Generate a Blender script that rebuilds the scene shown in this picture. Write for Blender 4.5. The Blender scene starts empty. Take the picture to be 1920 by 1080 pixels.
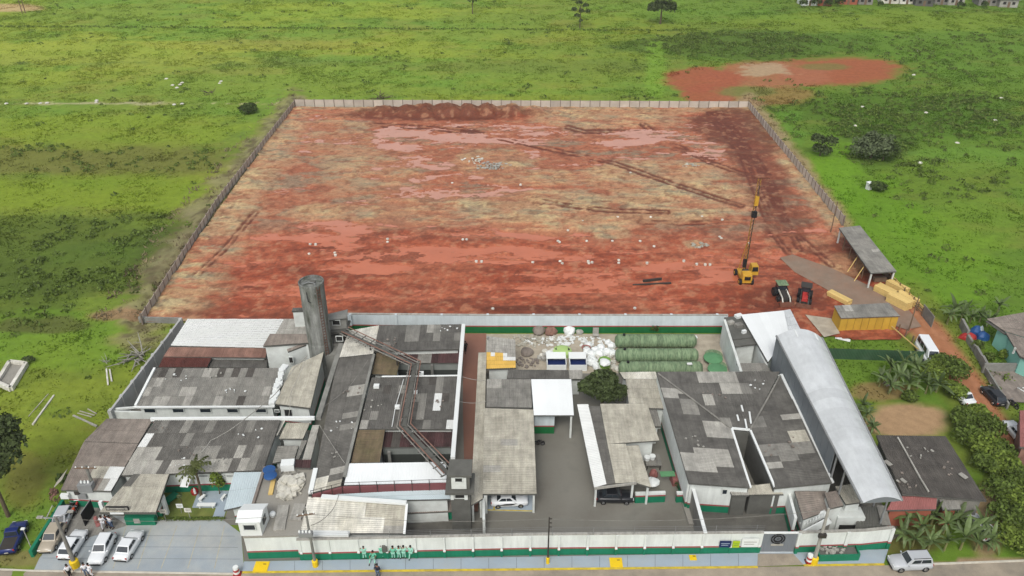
import bpy, math, random
import numpy as np
from mathutils import Vector, Matrix
random.seed(7); RNG = np.random.default_rng(11)
SC = bpy.context.scene
COL = SC.collection

# ------------------------------------------------------------------ camera, sky, sun, exposure
FPX, PITCH, CAMH = 1515.0, math.radians(31.1), 70.0
cam_d = bpy.data.cameras.new('camera'); cam = bpy.data.objects.new('camera', cam_d); COL.objects.link(cam)
cam.location = (0, 0, CAMH); cam.rotation_euler = (math.pi/2-PITCH, 0, 0)
cam_d.sensor_width = 36; cam_d.lens = 36*FPX/1920; cam_d.clip_end = 9000; cam_d.clip_start = 1
SC.camera = cam
SUN_EL, SUN_AZ = math.radians(50), math.radians(192)      # azimuth clockwise from +Y
w = bpy.data.worlds.new('World'); SC.world = w; w.use_nodes = True
nt = w.node_tree; nt.nodes.clear()
sky = nt.nodes.new('ShaderNodeTexSky'); sky.sky_type = 'NISHITA'; sky.sun_disc = False
sky.sun_elevation = SUN_EL; sky.sun_rotation = SUN_AZ; sky.dust_density = 4; sky.air_density = 1.2; sky.ozone_density = 1
hs = nt.nodes.new('ShaderNodeHueSaturation'); hs.inputs['Saturation'].default_value = 0.3
bg = nt.nodes.new('ShaderNodeBackground'); bg.inputs['Strength'].default_value = 0.15
wo = nt.nodes.new('ShaderNodeOutputWorld')
nt.links.new(sky.outputs[0], hs.inputs['Color']); nt.links.new(hs.outputs[0], bg.inputs[0]); nt.links.new(bg.outputs[0], wo.inputs[0])
sd = bpy.data.lights.new('sun', 'SUN'); sd.energy = 1.35; sd.angle = math.radians(22); sd.color = (1, .96, .9)
sun = bpy.data.objects.new('sun', sd); COL.objects.link(sun)
sdir = Vector((math.sin(SUN_AZ)*math.cos(SUN_EL), math.cos(SUN_AZ)*math.cos(SUN_EL), math.sin(SUN_EL)))
sun.rotation_euler = sdir.to_track_quat('Z', 'Y').to_euler(); sun.location = (0, 0, 120)
vs = SC.view_settings; vs.view_transform = 'Standard'; vs.look = 'None'; vs.gamma = 1; vs.use_curve_mapping = False
vs.exposure = 0.2

# ------------------------------------------------------------------ pixels to places
SP, CP = math.sin(PITCH), math.cos(PITCH)
def P(px, py, z=0.0):                 # where the ray through a photo pixel meets height z
    dn = FPX*SP+(py-540)*CP; fw = FPX*CP-(py-540)*SP; t = (CAMH-z)/dn
    return Vector(((px-960)*t, fw*t, z))
def V(px, py, Y):                     # where it meets the upright plane at distance Y
    dn = FPX*SP+(py-540)*CP; fw = FPX*CP-(py-540)*SP; t = Y/fw
    return Vector(((px-960)*t, Y, CAMH-dn*t))
def pix(x, y, z=0.0):
    d = CAMH-z; k = y*CP+d*SP
    return 960+FPX*x/k, 540+FPX*(d*CP-y*SP)/k
def inpoly(px, py, poly):
    r = np.zeros(np.shape(px), bool); n = len(poly)
    for i in range(n):
        x0, y0 = poly[i]; x1, y1 = poly[(i+1) % n]
        if y0 == y1: continue
        c = ((y0 > py) != (y1 > py)) & (px < (x1-x0)*(py-y0)/(y1-y0)+x0)
        r ^= c
    return r
def vnoise(x, y, seed=0):
    xi = np.floor(x).astype(np.int64); yi = np.floor(y).astype(np.int64)
    fx = x-xi; fy = y-yi; fx = fx*fx*(3-2*fx); fy = fy*fy*(3-2*fy)
    def h(a, b):
        v = (a*374761393+b*668265263+seed*974711+12345) & 0xffffffff
        v = ((v ^ (v >> 13))*1274126177) & 0xffffffff
        return ((v ^ (v >> 16)) & 0xffff)/65535.0
    return (h(xi, yi)*(1-fx)+h(xi+1, yi)*fx)*(1-fy)+(h(xi, yi+1)*(1-fx)+h(xi+1, yi+1)*fx)*fy
def fbm(x, y, s, seed=0, o=4, gn=.55):
    x = np.asarray(x, float)/s; y = np.asarray(y, float)/s; a = .5; r = 0; t = 0
    for i in range(o):
        r = r+a*vnoise(x, y, seed+i*7); t += a; x = x*2.03+3.1; y = y*2.03+1.7; a *= gn
    return r/t
def smooth(a, b, v):
    t = np.clip((v-a)/(b-a), 0, 1); return t*t*(3-2*t)
def lin(c): return tuple((v/255/12.92 if v/255 <= .04045 else ((v/255+.055)/1.055)**2.4) for v in c)
GAIN = 0.80
def S(r, g, b, k=None): return tuple(v*(GAIN if k is None else k) for v in lin((r, g, b)))

# ------------------------------------------------------------------ materials
M = {}
def mat(name, col, rough=.85, var=.12, scale=.8, rnd=0.0, bump=0.0, bscale=20, spec=.3, metal=0.0, stain=None, stain_amt=.5, stain_scale=.25, attr=None, island=0.0, fine=.0, stretch=None, transl=0.0, streak=None, streak_amt=.16):
    m = bpy.data.materials.new(name); m.use_nodes = True; n = m.node_tree.nodes; L = m.node_tree.links
    b = n['Principled BSDF']; b.inputs['Roughness'].default_value = rough; b.inputs['Metallic'].default_value = metal
    b.inputs['Specular IOR Level'].default_value = spec
    g = n.new('ShaderNodeNewGeometry'); pos = g.outputs['Position']
    if stretch:
        mp = n.new('ShaderNodeMapping'); mp.inputs['Scale'].default_value = stretch; L.new(pos, mp.inputs[0]); pos = mp.outputs[0]
    if attr:
        a = n.new('ShaderNodeAttribute'); a.attribute_name = attr; c = a.outputs['Color']
    else:
        r = n.new('ShaderNodeRGB'); r.outputs[0].default_value = (*col, 1); c = r.outputs[0]
    def noise(s, det=6, ro=.6):
        t = n.new('ShaderNodeTexNoise'); t.inputs['Scale'].default_value = s; t.inputs['Detail'].default_value = det
        t.inputs['Roughness'].default_value = ro; L.new(pos, t.inputs['Vector']); return t.outputs[0]
    def rng(v, lo, hi, a=.3, bb=.7):
        t = n.new('ShaderNodeMapRange'); t.inputs[1].default_value = a; t.inputs[2].default_value = bb
        t.inputs[3].default_value = lo; t.inputs[4].default_value = hi; L.new(v, t.inputs[0]); return t.outputs[0]
    def mul(c, f):
        t = n.new('ShaderNodeVectorMath'); t.operation = 'SCALE'; L.new(c, t.inputs[0]); L.new(f, t.inputs[3]); return t.outputs[0]
    if stain:
        mx = n.new('ShaderNodeMix'); mx.data_type = 'RGBA'; L.new(rng(noise(stain_scale, 8, .65), 0, stain_amt, .42, .66), mx.inputs[0])
        L.new(c, mx.inputs[6]); mx.inputs[7].default_value = (*stain, 1); c = mx.outputs[2]
    if var: c = mul(c, rng(noise(scale), 1-var, 1+var))
    if streak:                          # rain streaks: noise drawn out along one direction
        mp2 = n.new('ShaderNodeMapping'); mp2.inputs['Scale'].default_value = streak; L.new(g.outputs['Position'], mp2.inputs[0])
        t2 = n.new('ShaderNodeTexNoise'); t2.inputs['Scale'].default_value = 1.0; t2.inputs['Detail'].default_value = 5; t2.inputs['Roughness'].default_value = .7; L.new(mp2.outputs[0], t2.inputs['Vector']); c = mul(c, rng(t2.outputs[0], 1-streak_amt, 1+streak_amt))
    if fine: c = mul(c, rng(noise(9, 3, .7), 1-fine, 1+fine))
    if rnd:
        o = n.new('ShaderNodeObjectInfo'); c = mul(c, rng(o.outputs['Random'], 1-rnd, 1+rnd, 0, 1))
    if island: c = mul(c, rng(g.outputs['Random Per Island'], 1-island, 1+island, 0, 1))
    L.new(c, b.inputs['Base Color'])
    if transl:                          # thin leaves let light through
        tb = n.new('ShaderNodeBsdfTranslucent'); L.new(c, tb.inputs[0]); ms = n.new('ShaderNodeMixShader'); ms.inputs[0].default_value = transl
        L.new(b.outputs[0], ms.inputs[1]); L.new(tb.outputs[0], ms.inputs[2]); L.new(ms.outputs[0], n['Material Output'].inputs['Surface'])
    if bump:
        bp = n.new('ShaderNodeBump'); bp.inputs['Strength'].default_value = bump; bp.inputs['Distance'].default_value = .08
        L.new(noise(bscale, 5), bp.inputs['Height']); L.new(bp.outputs[0], b.inputs['Normal'])
    M[name] = m; return m
def mat_bands(name, bands, rough=.75):     # painted bands by height: [(z_upto, colour), ...]
    m = mat(name, (1, 1, 1), rough, .08, .5, spec=.3, streak=(1.6, 1.6, .14), streak_amt=.10, fine=.04); n = m.node_tree.nodes; L = m.node_tree.links
    rgb = [x for x in n if x.type == 'RGB'][0]; tgt = [l for l in L if l.from_node == rgb][0].to_socket
    g = n.new('ShaderNodeNewGeometry'); sx = n.new('ShaderNodeSeparateXYZ'); L.new(g.outputs['Position'], sx.inputs[0])
    cur = None
    for zt, c in bands:
        if cur is None:
            r = n.new('ShaderNodeRGB'); r.outputs[0].default_value = (*c, 1); cur = r.outputs[0]; last = zt; continue
        gt = n.new('ShaderNodeMath'); gt.operation = 'GREATER_THAN'; gt.inputs[1].default_value = last; L.new(sx.outputs[2], gt.inputs[0])
        mx = n.new('ShaderNodeMix'); mx.data_type = 'RGBA'; L.new(gt.outputs[0], mx.inputs[0]); L.new(cur, mx.inputs[6]); mx.inputs[7].default_value = (*c, 1)
        cur = mx.outputs[2]; last = zt
    L.new(cur, tgt); return m
WHITE = S(222, 227, 223); GREEN = S(24, 122, 90); RED = S(160, 80, 82)
mat('white_paint', WHITE, .7, .06, .4, stain=S(165, 165, 158), stain_amt=.4, stain_scale=.5)
mat('bright_white', S(232, 236, 234), .5, .04, .4, rnd=.03)
mat('green_paint', GREEN, .6, .1, .6); mat('red_paint', RED, .6, .1)
mat_bands('banded_wall', [(.98, GREEN), (1.2, RED), (99, WHITE)])
mat_bands('banded_wall_b', [(1.15, S(20, 105, 55)), (1.35, S(165, 80, 80)), (99, S(205, 215, 218))])
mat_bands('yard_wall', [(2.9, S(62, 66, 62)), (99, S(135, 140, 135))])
kw = dict(rough=.9, var=.2, scale=.9, bump=.15, fine=.14, streak=(2.4, .22, .5), streak_amt=.2)
mat('fc_dark', S(104, 102, 97), rnd=.07, stain=S(72, 70, 67), stain_scale=.3, **kw)
mat('fc_mid', S(138, 136, 129), rnd=.07, stain=S(105, 104, 100), **kw)
mat('fc_light', S(166, 164, 156), rnd=.06, stain=S(148, 145, 138), stain_amt=.35, **kw)
mat('fc_beige', S(178, 174, 160), rnd=.045, stain=S(150, 146, 132), stain_amt=.5, **kw)
mat('fc_cream', S(214, 212, 202), rnd=.04, stain=S(178, 172, 150), stain_amt=.5, **kw)
mat('fc_white', S(226, 228, 225), rough=.6, var=.05, rnd=.04)
mat('fc_brown', S(140, 131, 122), rnd=.07, stain=S(115, 105, 98), stain_amt=.6, **kw)
mat('fc_black', S(88, 84, 79), rnd=.07, stain=S(62, 60, 57), stain_scale=.3, **kw)
mat('rust_light', S(140, 108, 95), rnd=.1, stain=S(105, 72, 62), **kw)
mat('rust_dark', S(96, 55, 48), rnd=.1, stain=S(70, 42, 38), **kw)
mat('maroon', S(80, 56, 56), rnd=.25, stain=S(60, 55, 52), stain_scale=.5, **kw)
mat('moss_brown', S(112, 98, 78), rnd=.08, stain=S(92, 92, 60), stain_scale=.4, **kw)
mat('maroon_wall', S(126, 78, 80), .8, .1, .8)
mat('metal_blue', S(196, 210, 214), .45, .05, .3, rnd=.04, metal=.0)
mat('metal_white', S(236, 240, 240), .45, .04, .3, rnd=.03)
mat('galv', S(212, 216, 217), .35, .1, .5, rnd=.07, streak=(2.0, .5, .5), streak_amt=.07, metal=.1, spec=.5)
mat('galv_wall', S(128, 135, 140), .5, .05, .5, rnd=.04, metal=.2)
mat('yellow_sheet', S(228, 186, 92), .6, .06, rnd=.08)
mat('concrete', S(140, 140, 134), .95, .2, .5, bump=.3, stain=S(95, 95, 88), stain_scale=.6, fine=.08)
mat('concrete_roof', S(160, 157, 148), .95, .18, .4, bump=.3, stain=S(108, 104, 94), stain_scale=.4, fine=.1)
mat('concrete_tower', S(136, 138, 134), .95, .25, .35, bump=.4, stain=S(66, 70, 56), stain_amt=.95, stain_scale=.8, fine=.15, stretch=(1, 1, .25), streak=(1.6, 1.6, .1), streak_amt=.4)
mat('concrete_dark', S(98, 98, 93), .95, .2, .6, bump=.3)
mat('fence_panel', S(186, 176, 164), .95, .14, .5, rnd=.12, fine=.1); mat('fence_post', S(128, 116, 106), .95, .1, rnd=.1)
mat('wall_grey', S(182, 184, 182), .9, .1, .5, stain=S(150, 150, 146), stain_scale=.4)
mat('dark_void', S(40, 40, 38), .9, .1)
mat('glass', S(40, 48, 55), .08, 0, spec=.6); mat('rubber', S(32, 32, 33), .8, .05); mat('chrome', S(170, 172, 174), .25, 0, metal=.8)
mat('asphalt', S(132, 130, 121), .92, .16, .4, stain=S(98, 94, 86), stain_amt=.75, stain_scale=.2, bump=.1, fine=.07)
mat('yard_dark', S(112, 110, 103), .9, .18, .4, stain=S(74, 72, 68), stain_amt=.8, stain_scale=.16, fine=.06)
mat('carpark', S(158, 168, 174), .9, .10, .3, stain=S(188, 188, 180), stain_amt=.8, stain_scale=.1, fine=.05)
mat('blue_walk', S(160, 174, 186), .85, .07, .3, stain=S(165, 170, 168), stain_amt=.6, stain_scale=.2)
mat('road', S(164, 153, 136), .95, .16, .6, stain=S(128, 122, 112), stain_amt=.7, stain_scale=.2, fine=.08)
mat('terracotta', S(150, 108, 92), .9, .1, .5, stain=S(120, 92, 82), stain_amt=.5, fine=.05)
mat('sandy_yard', S(182, 172, 154), .95, .15, .6, stain=S(135, 126, 110), stain_scale=.5, fine=.12)
mat('gravel_grey', S(140, 122, 106), .95, .1, .6, fine=.1, stain=S(150, 112, 90), stain_amt=.5, stain_scale=.2)
mat('bare_earth', S(172, 142, 108), .95, .12, .5, stain=S(130, 108, 78), stain_amt=.6, stain_scale=.3, fine=.12)
mat('kerb_yellow', S(214, 190, 60), .8, .15, 1.5, stain=S(120, 110, 70), stain_scale=1.2); mat('yellow', S(236, 200, 30), .6, .06)
mat('joint', S(112, 118, 120), .9, .3, 2)
mat('kerb_white', S(205, 200, 186), .8, .15, 1.5); mat('line_paint', S(178, 176, 160), .8, .2, 1.5)
mat('clay', (1, 1, 1), .7, .24, 1.8, attr='Col', bump=.9, bscale=2.2, fine=.2, spec=.35)
mat('puddle', S(206, 148, 124, .74), .12, .08, .2, spec=.5, stain=S(204, 118, 84, .74), stain_amt=.9, stain_scale=.05)
def _puddle_tint():                     # muddier orange water in the near half of the plot
    m = M['puddle']; n = m.node_tree.nodes; L = m.node_tree.links; g = n.new('ShaderNodeNewGeometry'); sx = n.new('ShaderNodeSeparateXYZ'); L.new(g.outputs['Position'], sx.inputs[0])
    mr = n.new('ShaderNodeMapRange'); mr.inputs[1].default_value = 150; mr.inputs[2].default_value = 132; L.new(sx.outputs[1], mr.inputs[0]); mx = [x for x in n if x.type == 'MIX'][0]; L.new(mr.outputs[0], mx.inputs[0])
_puddle_tint()
mat('grass_ground', (1, 1, 1), .95, .15, .8, attr='Col', fine=.13, bump=.7, bscale=2.0, spec=.1)
mat('grass_blades', (1, 1, 1), .9, .1, .3, attr='Col', island=.16, spec=.1, transl=.5)
mat('grass_lawn', S(110,124,60), .95, .15, .8, fine=.15, stain=S(130,124,70), stain_amt=.5, stain_scale=.5)
mat('leaf_dark', S(76, 94, 44), .7, .2, .6, island=.45, spec=.3, transl=.3); mat('leaf_tree', S(82, 96, 56), .7, .2, .5, island=.4, spec=.3, transl=.3)
mat('leaf_mid', S(104, 124, 54), .7, .2, .5, island=.45, spec=.3, transl=.35); mat('leaf_bright', S(124, 144, 60), .7, .2, .5, island=.4, spec=.3, transl=.35)
mat('leaf_grey', S(86, 98, 66), .8, .2, .5, island=.4); mat('banana_leaf', S(104, 124, 72), .5, .22, .8, rnd=.3, spec=.4, transl=.3)
mat('banana_stem', S(130, 130, 84), .8, .2, 2); mat('palm_leaf', S(92, 100, 54), .6, .2, .8, rnd=.2, transl=.3); mat('bark', S(98, 86, 70), .95, .2, 3)
mat('dry_wood', S(152, 150, 140), .9, .15, 2, rnd=.1); mat('timber', S(222, 192, 122), .85, .08, 2, rnd=.08); mat('old_timber', S(120, 100, 82), .9, .2, 2)
mat('plywood', S(205, 165, 62), .75, .08, .8, rnd=.05, stain=S(170, 128, 50), stain_amt=.4)
mat('mast_yellow', S(158, 122, 56), .6, .15, 1)
mat('rig_yellow', S(200, 154, 52), .5, .1, 1); mat('dark_metal', S(62, 58, 54), .6, .1); mat('rust_steel', S(105, 66, 50), .8, .2, 1)
mat('grey_metal', S(140, 142, 142), .5, .08); mat('blue_plastic', S(40, 84, 140), .45, .05); mat('tank_green', S(126, 146, 112), .7, .15, .8, rnd=.16, stain=S(80, 106, 78), stain_amt=.8, stain_scale=1.4, stretch=(3, 1, 1))
mat('lid_green', S(96, 148, 104), .6, .1); mat('lime', S(176, 206, 128), .5, .08); mat('lime_drum', S(120, 160, 70), .5, .08)
mat('green_fence', S(60, 92, 66), .6, .1, .8, rnd=.08, stain=S(84, 100, 84)); mat('teal', S(140, 200, 186), .7, .06)
mat('navy', S(28, 44, 92), .6, .05); mat('sign_lime', S(170, 196, 30), .6, .05); mat('gate_grey', S(122, 128, 134), .5, .05)
mat('red', S(170, 52, 48), .5, .06); mat('orange', S(214, 84, 36), .5, .08); mat('black', S(30, 30, 32), .6, .05)
mat('pink_roof', S(158, 102, 98), .7, .1, rnd=.08, stain=S(120, 78, 72)); mat('brick_red', S(158, 92, 72), .9, .15, .8, rnd=.1)
mat('skin', S(150, 104, 80), .6, 0); mat('cloth_green', S(110, 190, 160), .8, .05); mat('cloth_mint', S(150, 205, 185), .8, .05); mat('cloth_white', S(225, 225, 228), .8, .03)
mat('cloth_navy', S(36, 40, 56), .8, .05); mat('cloth_black', S(28, 27, 28), .8, .05); mat('cloth_red', S(190, 60, 60), .8, .05); mat('cloth_blue', S(90, 105, 130), .8, .05); mat('hair', S(28, 24, 22), .7, 0)
def paint(name, c): return mat('paint_'+name, c, .28, .02, spec=.55)
paint('white', S(232, 236, 238)); paint('beige', S(176, 166, 148)); paint('silver', S(186, 190, 194)); paint('blue', S(28, 44, 104)); paint('black', S(36, 38, 42))

# ------------------------------------------------------------------ mesh building
class MB:
    def __init__(s): s.v = []; s.f = []
    def add(s, v, f):
        n = len(s.v); s.v += [tuple(p) for p in v]; s.f += [tuple(i+n for i in q) for q in f]; return s
    def quad(s, a, b, c, d): return s.add([a, b, c, d], [(0, 1, 2, 3)])
    def hexa(s, lo, hi):               # prism between two rings
        n = len(lo); f = [tuple(range(n-1, -1, -1)), tuple(range(n, 2*n))]
        f += [(i, (i+1) % n, n+(i+1) % n, n+i) for i in range(n)]
        return s.add(list(lo)+list(hi), f)
    def box(s, c, d, rz=0.0):          # centre, full size
        x, y, z = (v/2 for v in d); R = Matrix.Rotation(rz, 3, 'Z'); c = Vector(c)
        r = [(-x, -y), (x, -y), (x, y), (-x, y)]
        return s.hexa([c+R@Vector((a, b, -z)) for a, b in r], [c+R@Vector((a, b, z)) for a, b in r])
    def tube(s, a, b, r0, r1=None, n=8, cap=True):
        a = Vector(a); b = Vector(b); r1 = r0 if r1 is None else r1; d = (b-a).normalized()
        u = d.orthogonal().normalized(); w_ = d.cross(u)
        lo = [a+(u*math.cos(t)+w_*math.sin(t))*r0 for t in (2*math.pi*i/n for i in range(n))]
        hi = [b+(u*math.cos(t)+w_*math.sin(t))*r1 for t in (2*math.pi*i/n for i in range(n))]
        f = [(i, (i+1) % n, n+(i+1) % n, n+i) for i in range(n)]
        if cap: f += [tuple(range(n-1, -1, -1)), tuple(range(n, 2*n))]
        return s.add(lo+hi, f)
    def path(s, pts, r, n=5):
        for i in range(len(pts)-1): s.tube(pts[i], pts[i+1], r, r, n)
        return s
    def beam(s, a, b, wd, ht):         # rectangular bar between two points
        a = Vector(a); b = Vector(b); d = (b-a).normalized()
        u = d.cross(Vector((0, 0, 1))); u = (u if u.length > 1e-3 else Vector((1, 0, 0))).normalized()*wd/2; v = u.cross(d).normalized()*ht/2
        return s.hexa([a-u-v, a+u-v, a+u+v, a-u+v], [b-u-v, b+u-v, b+u+v, b-u+v])
    def lathe(s, c, prof, n=16):       # profile [(r,z)...] about a vertical axis through c
        c = Vector(c); v = []; f = []
        for r, z in prof: v += [c+Vector((r*math.cos(2*math.pi*i/n), r*math.sin(2*math.pi*i/n), z)) for i in range(n)]
        for k in range(len(prof)-1): f += [(k*n+i, k*n+(i+1) % n, (k+1)*n+(i+1) % n, (k+1)*n+i) for i in range(n)]
        f += [tuple(range(n-1, -1, -1)), tuple(range((len(prof)-1)*n, len(prof)*n))]
        return s.add(v, f)
def link(name, me, m=None, parent=None):
    o = bpy.data.objects.new(name, me); COL.objects.link(o)
    if m is not None and not me.materials: me.materials.append(M[m] if isinstance(m, str) else m)
    if parent is not None: o.parent = parent
    return o
def obj(name, mb, m, parent=None, local=False, smooth=False, bevel=0):
    off = Vector((0, 0, 0))
    if parent is not None and not local: off = absloc(parent)
    elif parent is None and mb.v:
        a = np.array(mb.v); off = Vector(((a[:, 0].min()+a[:, 0].max())/2, (a[:, 1].min()+a[:, 1].max())/2, a[:, 2].min()))
    me = bpy.data.meshes.new(name); me.from_pydata([(p[0]-off.x, p[1]-off.y, p[2]-off.z) for p in mb.v], [], mb.f)
    if smooth: me.polygons.foreach_set('use_smooth', [True]*len(me.polygons))
    me.update(); o = link(name, me, m, parent)
    if parent is None: o.location = off
    if bevel:
        b = o.modifiers.new('bevel', 'BEVEL'); b.width = bevel; b.segments = 2; b.limit_method = 'ANGLE'
    return o
def absloc(o):
    l = Vector(o.location)
    while o.parent: o = o.parent; l += Vector(o.location)
    return l
def tag(o, label, cat, group=None, kind=None):
    if label: o['label'] = label
    if cat: o['category'] = cat
    if group: o['group'] = group
    if kind: o['kind'] = kind
    return o
def thing(name, label, cat, loc, rz=0.0, group=None):
    o = bpy.data.objects.new(name, None); COL.objects.link(o); o.location = loc; o.rotation_euler.z = rz; o.empty_display_size = .3
    return tag(o, label, cat, group)
def struct(name, mb, m): return tag(obj(name, mb, m), None, None, kind='structure')
def fast_mesh(name, v, f3, m, col=None, smooth=False, nper=3):
    me = bpy.data.meshes.new(name); v = np.asarray(v, np.float32); f = np.asarray(f3, np.int32)
    me.vertices.add(len(v)); me.vertices.foreach_set('co', v.ravel())
    me.loops.add(f.size); me.loops.foreach_set('vertex_index', f.ravel())
    me.polygons.add(len(f)); me.polygons.foreach_set('loop_start', np.arange(0, f.size, nper, dtype=np.int32))
    if smooth: me.polygons.foreach_set('use_smooth', np.ones(len(f), bool))
    me.update(calc_edges=True)
    if col is not None:
        a = me.color_attributes.new('Col', 'FLOAT_COLOR', 'POINT')
        a.data.foreach_set('color', np.concatenate([col, np.ones((len(col), 1))], 1).astype(np.float32).ravel())
    me.materials.append(M[m]); return me
def flat(name, pts, z, m):             # a ground sheet from pixel corners
    mb = MB(); v = [P(a, b, z) for a, b in pts]; mb.add(v, [tuple(range(len(v)))])
    me = bpy.data.meshes.new(name); me.from_pydata([tuple(p) for p in mb.v], [], mb.f); o = link(name, me, m); o['kind'] = 'structure'
    if me.polygons[0].normal.z < 0: me.flip_normals()
    return o

# ------------------------------------------------------------------ the ground
FIELD_OUT = [(250, 588), (55, 1085), (2000, 1085), (2000, 560), (1740, 560), (1402, 188), (553, 186)]
LOT = [(553, 186), (1402, 188), (1580, 420), (1700, 560), (1765, 640), (1800, 700), (1960, 900), (1960, 1090), (40, 1090), (118, 915), (150, 825), (200, 780), (330, 603), (262, 602)]
G_BASE = np.array(S(112, 142, 58)); 
def gpatch(px, py, cx, cy, rx, ry, n, rag=.55):
    d = np.sqrt(((px-cx)/rx)**2+((py-cy)/ry)**2)+(n-.5)*2*rag
    return smooth(1.15, .75, d)
def seg_d(px, py, pts, sy=1.0):
    best = np.full(np.shape(px), 1e9)
    for (x0, y0), (x1, y1) in zip(pts[:-1], pts[1:]):
        dx, dy = x1-x0, (y1-y0)*sy; q = np.clip(((px-x0)*dx+(py-y0)*sy*dy)/(dx*dx+dy*dy), 0, 1)
        best = np.minimum(best, np.hypot(px-x0-q*dx, (py-y0)*sy-q*dy))
    return best
def ground_colour(x, y):
    px, py = pix(x, y)
    n1 = fbm(x*.7, y, 30, 1, 6, .65); n2 = fbm(x*.45, y, 9, 2, 5, .7); n3 = fbm(x*.5, y, 4, 3, 4, .75); n4 = fbm(x*.5, y, 16, 9, 6, .68)
    c = np.repeat(G_BASE[None], x.size, 0)
    def mix(col, f): nonlocal c; c = c*(1-f[:, None])+np.array(col)*f[:, None]
    mix(S(136, 156, 58), smooth(.45, .65, n1)*.5)
    mix(S(98, 142, 56), smooth(.5, .72, n4)*.7)
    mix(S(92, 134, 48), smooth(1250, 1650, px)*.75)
    mix(S(134, 134, 74), smooth(.56, .72, n2)*.32)
    mix(S(84, 112, 48), smooth(.55, .72, n3)*.32)
    for cx, cy, rx, ry, col, a in [
        (170, 480, 300, 70, (78, 102, 46), .8), (20, 560, 120, 60, (78, 102, 46), .7), (330, 470, 90, 60, (72, 92, 46), .6), (200, 300, 300, 30, (112, 116, 66), .75),
        (220, 245, 260, 28, (128, 158, 52), .6), (200, 360, 280, 30, (122, 154, 48), .7), (120, 640, 200, 50, (104, 150, 50), .6), (90, 610, 90, 14, (88, 88, 60), .7),
        (300, 115, 420, 10, (98, 118, 62), .5), (450, 85, 200, 10, (142, 140, 72), .4), (200, 100, 260, 26, (142, 160, 66), .6),
        (1400, 85, 230, 26, (76, 108, 46), .8), (1000, 125, 300, 12, (98, 122, 58), .5), (1800, 80, 260, 60, (98, 140, 52), .5), (1700, 40, 350, 18, (128, 158, 58), .6), (1300, 20, 200, 18, (104, 150, 56), .5),
        (1720, 215, 260, 40, (76, 112, 42), .75), (1640, 270, 70, 40, (72, 100, 44), .7), (1820, 300, 120, 22, (104, 152, 62), .6), (1780, 340, 160, 40, (108, 138, 50), .5),
        (1560, 340, 60, 70, (108, 160, 42), .8), (1640, 400, 90, 60, (100, 150, 40), .7), (1760, 480, 120, 80, (104, 152, 44), .7), (1850, 420, 100, 60, (112, 150, 52), .5), (1230, 140, 20, 55, (118, 164, 60), .7),
        (1470, 250, 36, 40, (100, 152, 60), .6), (640, 20, 260, 16, (136, 160, 58), .5)]:
        mix(S(*col), gpatch(px, py, cx, cy, rx*1.05, ry*1.1, n3*.4+n2*.3+n4*.3, 1.25)*a*.9)
    red, red2 = S(160, 92, 66), S(164, 106, 78)
    for cx, cy, rx, ry, a in [(1575, 133, 118, 27, 1), (1440, 140, 130, 22, .95), (1320, 148, 72, 24, 1), (1330, 178, 50, 20, 1), (1440, 178, 90, 18, .6)]:
        mix(np.array(red) if cx != 1440 else red2, gpatch(px, py, cx, cy, rx*1.03, ry*1.05, n3*.6+n2*.4, .6)*a*.95)
    mix(S(176, 158, 126), gpatch(px, py, 1432, 132, 50, 11, n3, .9)*.75); mix(S(108, 124, 66), gpatch(px, py, 1400, 172, 60, 10, n3, .5)*.7); mix(S(104, 122, 64), gpatch(px, py, 1545, 125, 60, 6, n3, .5)*.6)
    bank = seg_d(px, py, [(556, 190), (410, 380), (262, 602)])                       # dug-over bank outside the side fence
    mix(S(148, 136, 104), smooth(46, 12, bank*np.clip(330/np.maximum(py, 1), .65, 1.7)+(n3-.5)*70)*.75)
    mix(S(96, 86, 64), smooth(46, 12, bank*np.clip(330/np.maximum(py, 1), .65, 1.7)+(n3-.5)*70)*smooth(.5, .6, fbm(x, y, 2.2, 77, 4, .75))*.8)
    mix(S(164, 140, 108), smooth(26, 8, seg_d(px, py, [(1402, 192), (1470, 270), (1580, 420)])+(n3-.5)*24)*.85)
    mix(S(150, 122, 92), gpatch(px, py, 225, 592, 60, 12, n3, .4)*.9)
    mix(S(190, 168, 120), gpatch(px, py, 20, 15, 62, 8, n3, .2)); mix(S(200, 190, 160), gpatch(px, py, 180, 194, 230, 3, n3, 1.3)*.55)
    mix(S(140, 112, 82), gpatch(px, py, 40, 1048, 70, 18, n3, .4)*.6); mix(S(122, 112, 62), gpatch(px, py, 45, 900, 45, 60, n3, .5)*.5)
    # the track and the yards beyond the plot
    tr = seg_d(px, py, [(1700, 585), (1760, 640), (1830, 740), (1900, 860), (1945, 960)])
    mix(S(118, 134, 62), smooth(70, 40, tr)*.6); mix(S(168, 112, 82), smooth(34, 17, tr+(n3-.5)*16)*.95); mix(S(186, 134, 102), smooth(6, 1, abs(tr-9)+(n3-.5)*8)*.5)
    mix(S(172, 142, 108), gpatch(px, py, 1700, 785, 85, 34, n3, .35)); mix(S(150, 112, 84), gpatch(px, py, 1660, 735, 60, 20, n3, .5)*.7); mix(S(160, 134, 104), gpatch(px, py, 1850, 980, 32, 80, n3, .3)*.9)
    mix(S(108, 80, 62), gpatch(px, py, 1700, 1000, 70, 40, n3, .4)*.6); mix(S(164, 140, 112), seg_d(px, py, [(1700, 1062), (1940, 1050)], 1) < 8+(n3-.5)*10)
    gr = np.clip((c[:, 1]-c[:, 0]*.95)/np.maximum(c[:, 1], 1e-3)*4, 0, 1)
    far_haze = smooth(330, 90, py)*smooth(1500, 700, px)  # haze over the distant left grass, brightened into its colour
    c = c*(1+gr[:, None]*(np.array([1.04, .90, .80])-1))*(1+gr*far_haze*.30)[:, None]
    return np.clip(c, .003, 1)
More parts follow.
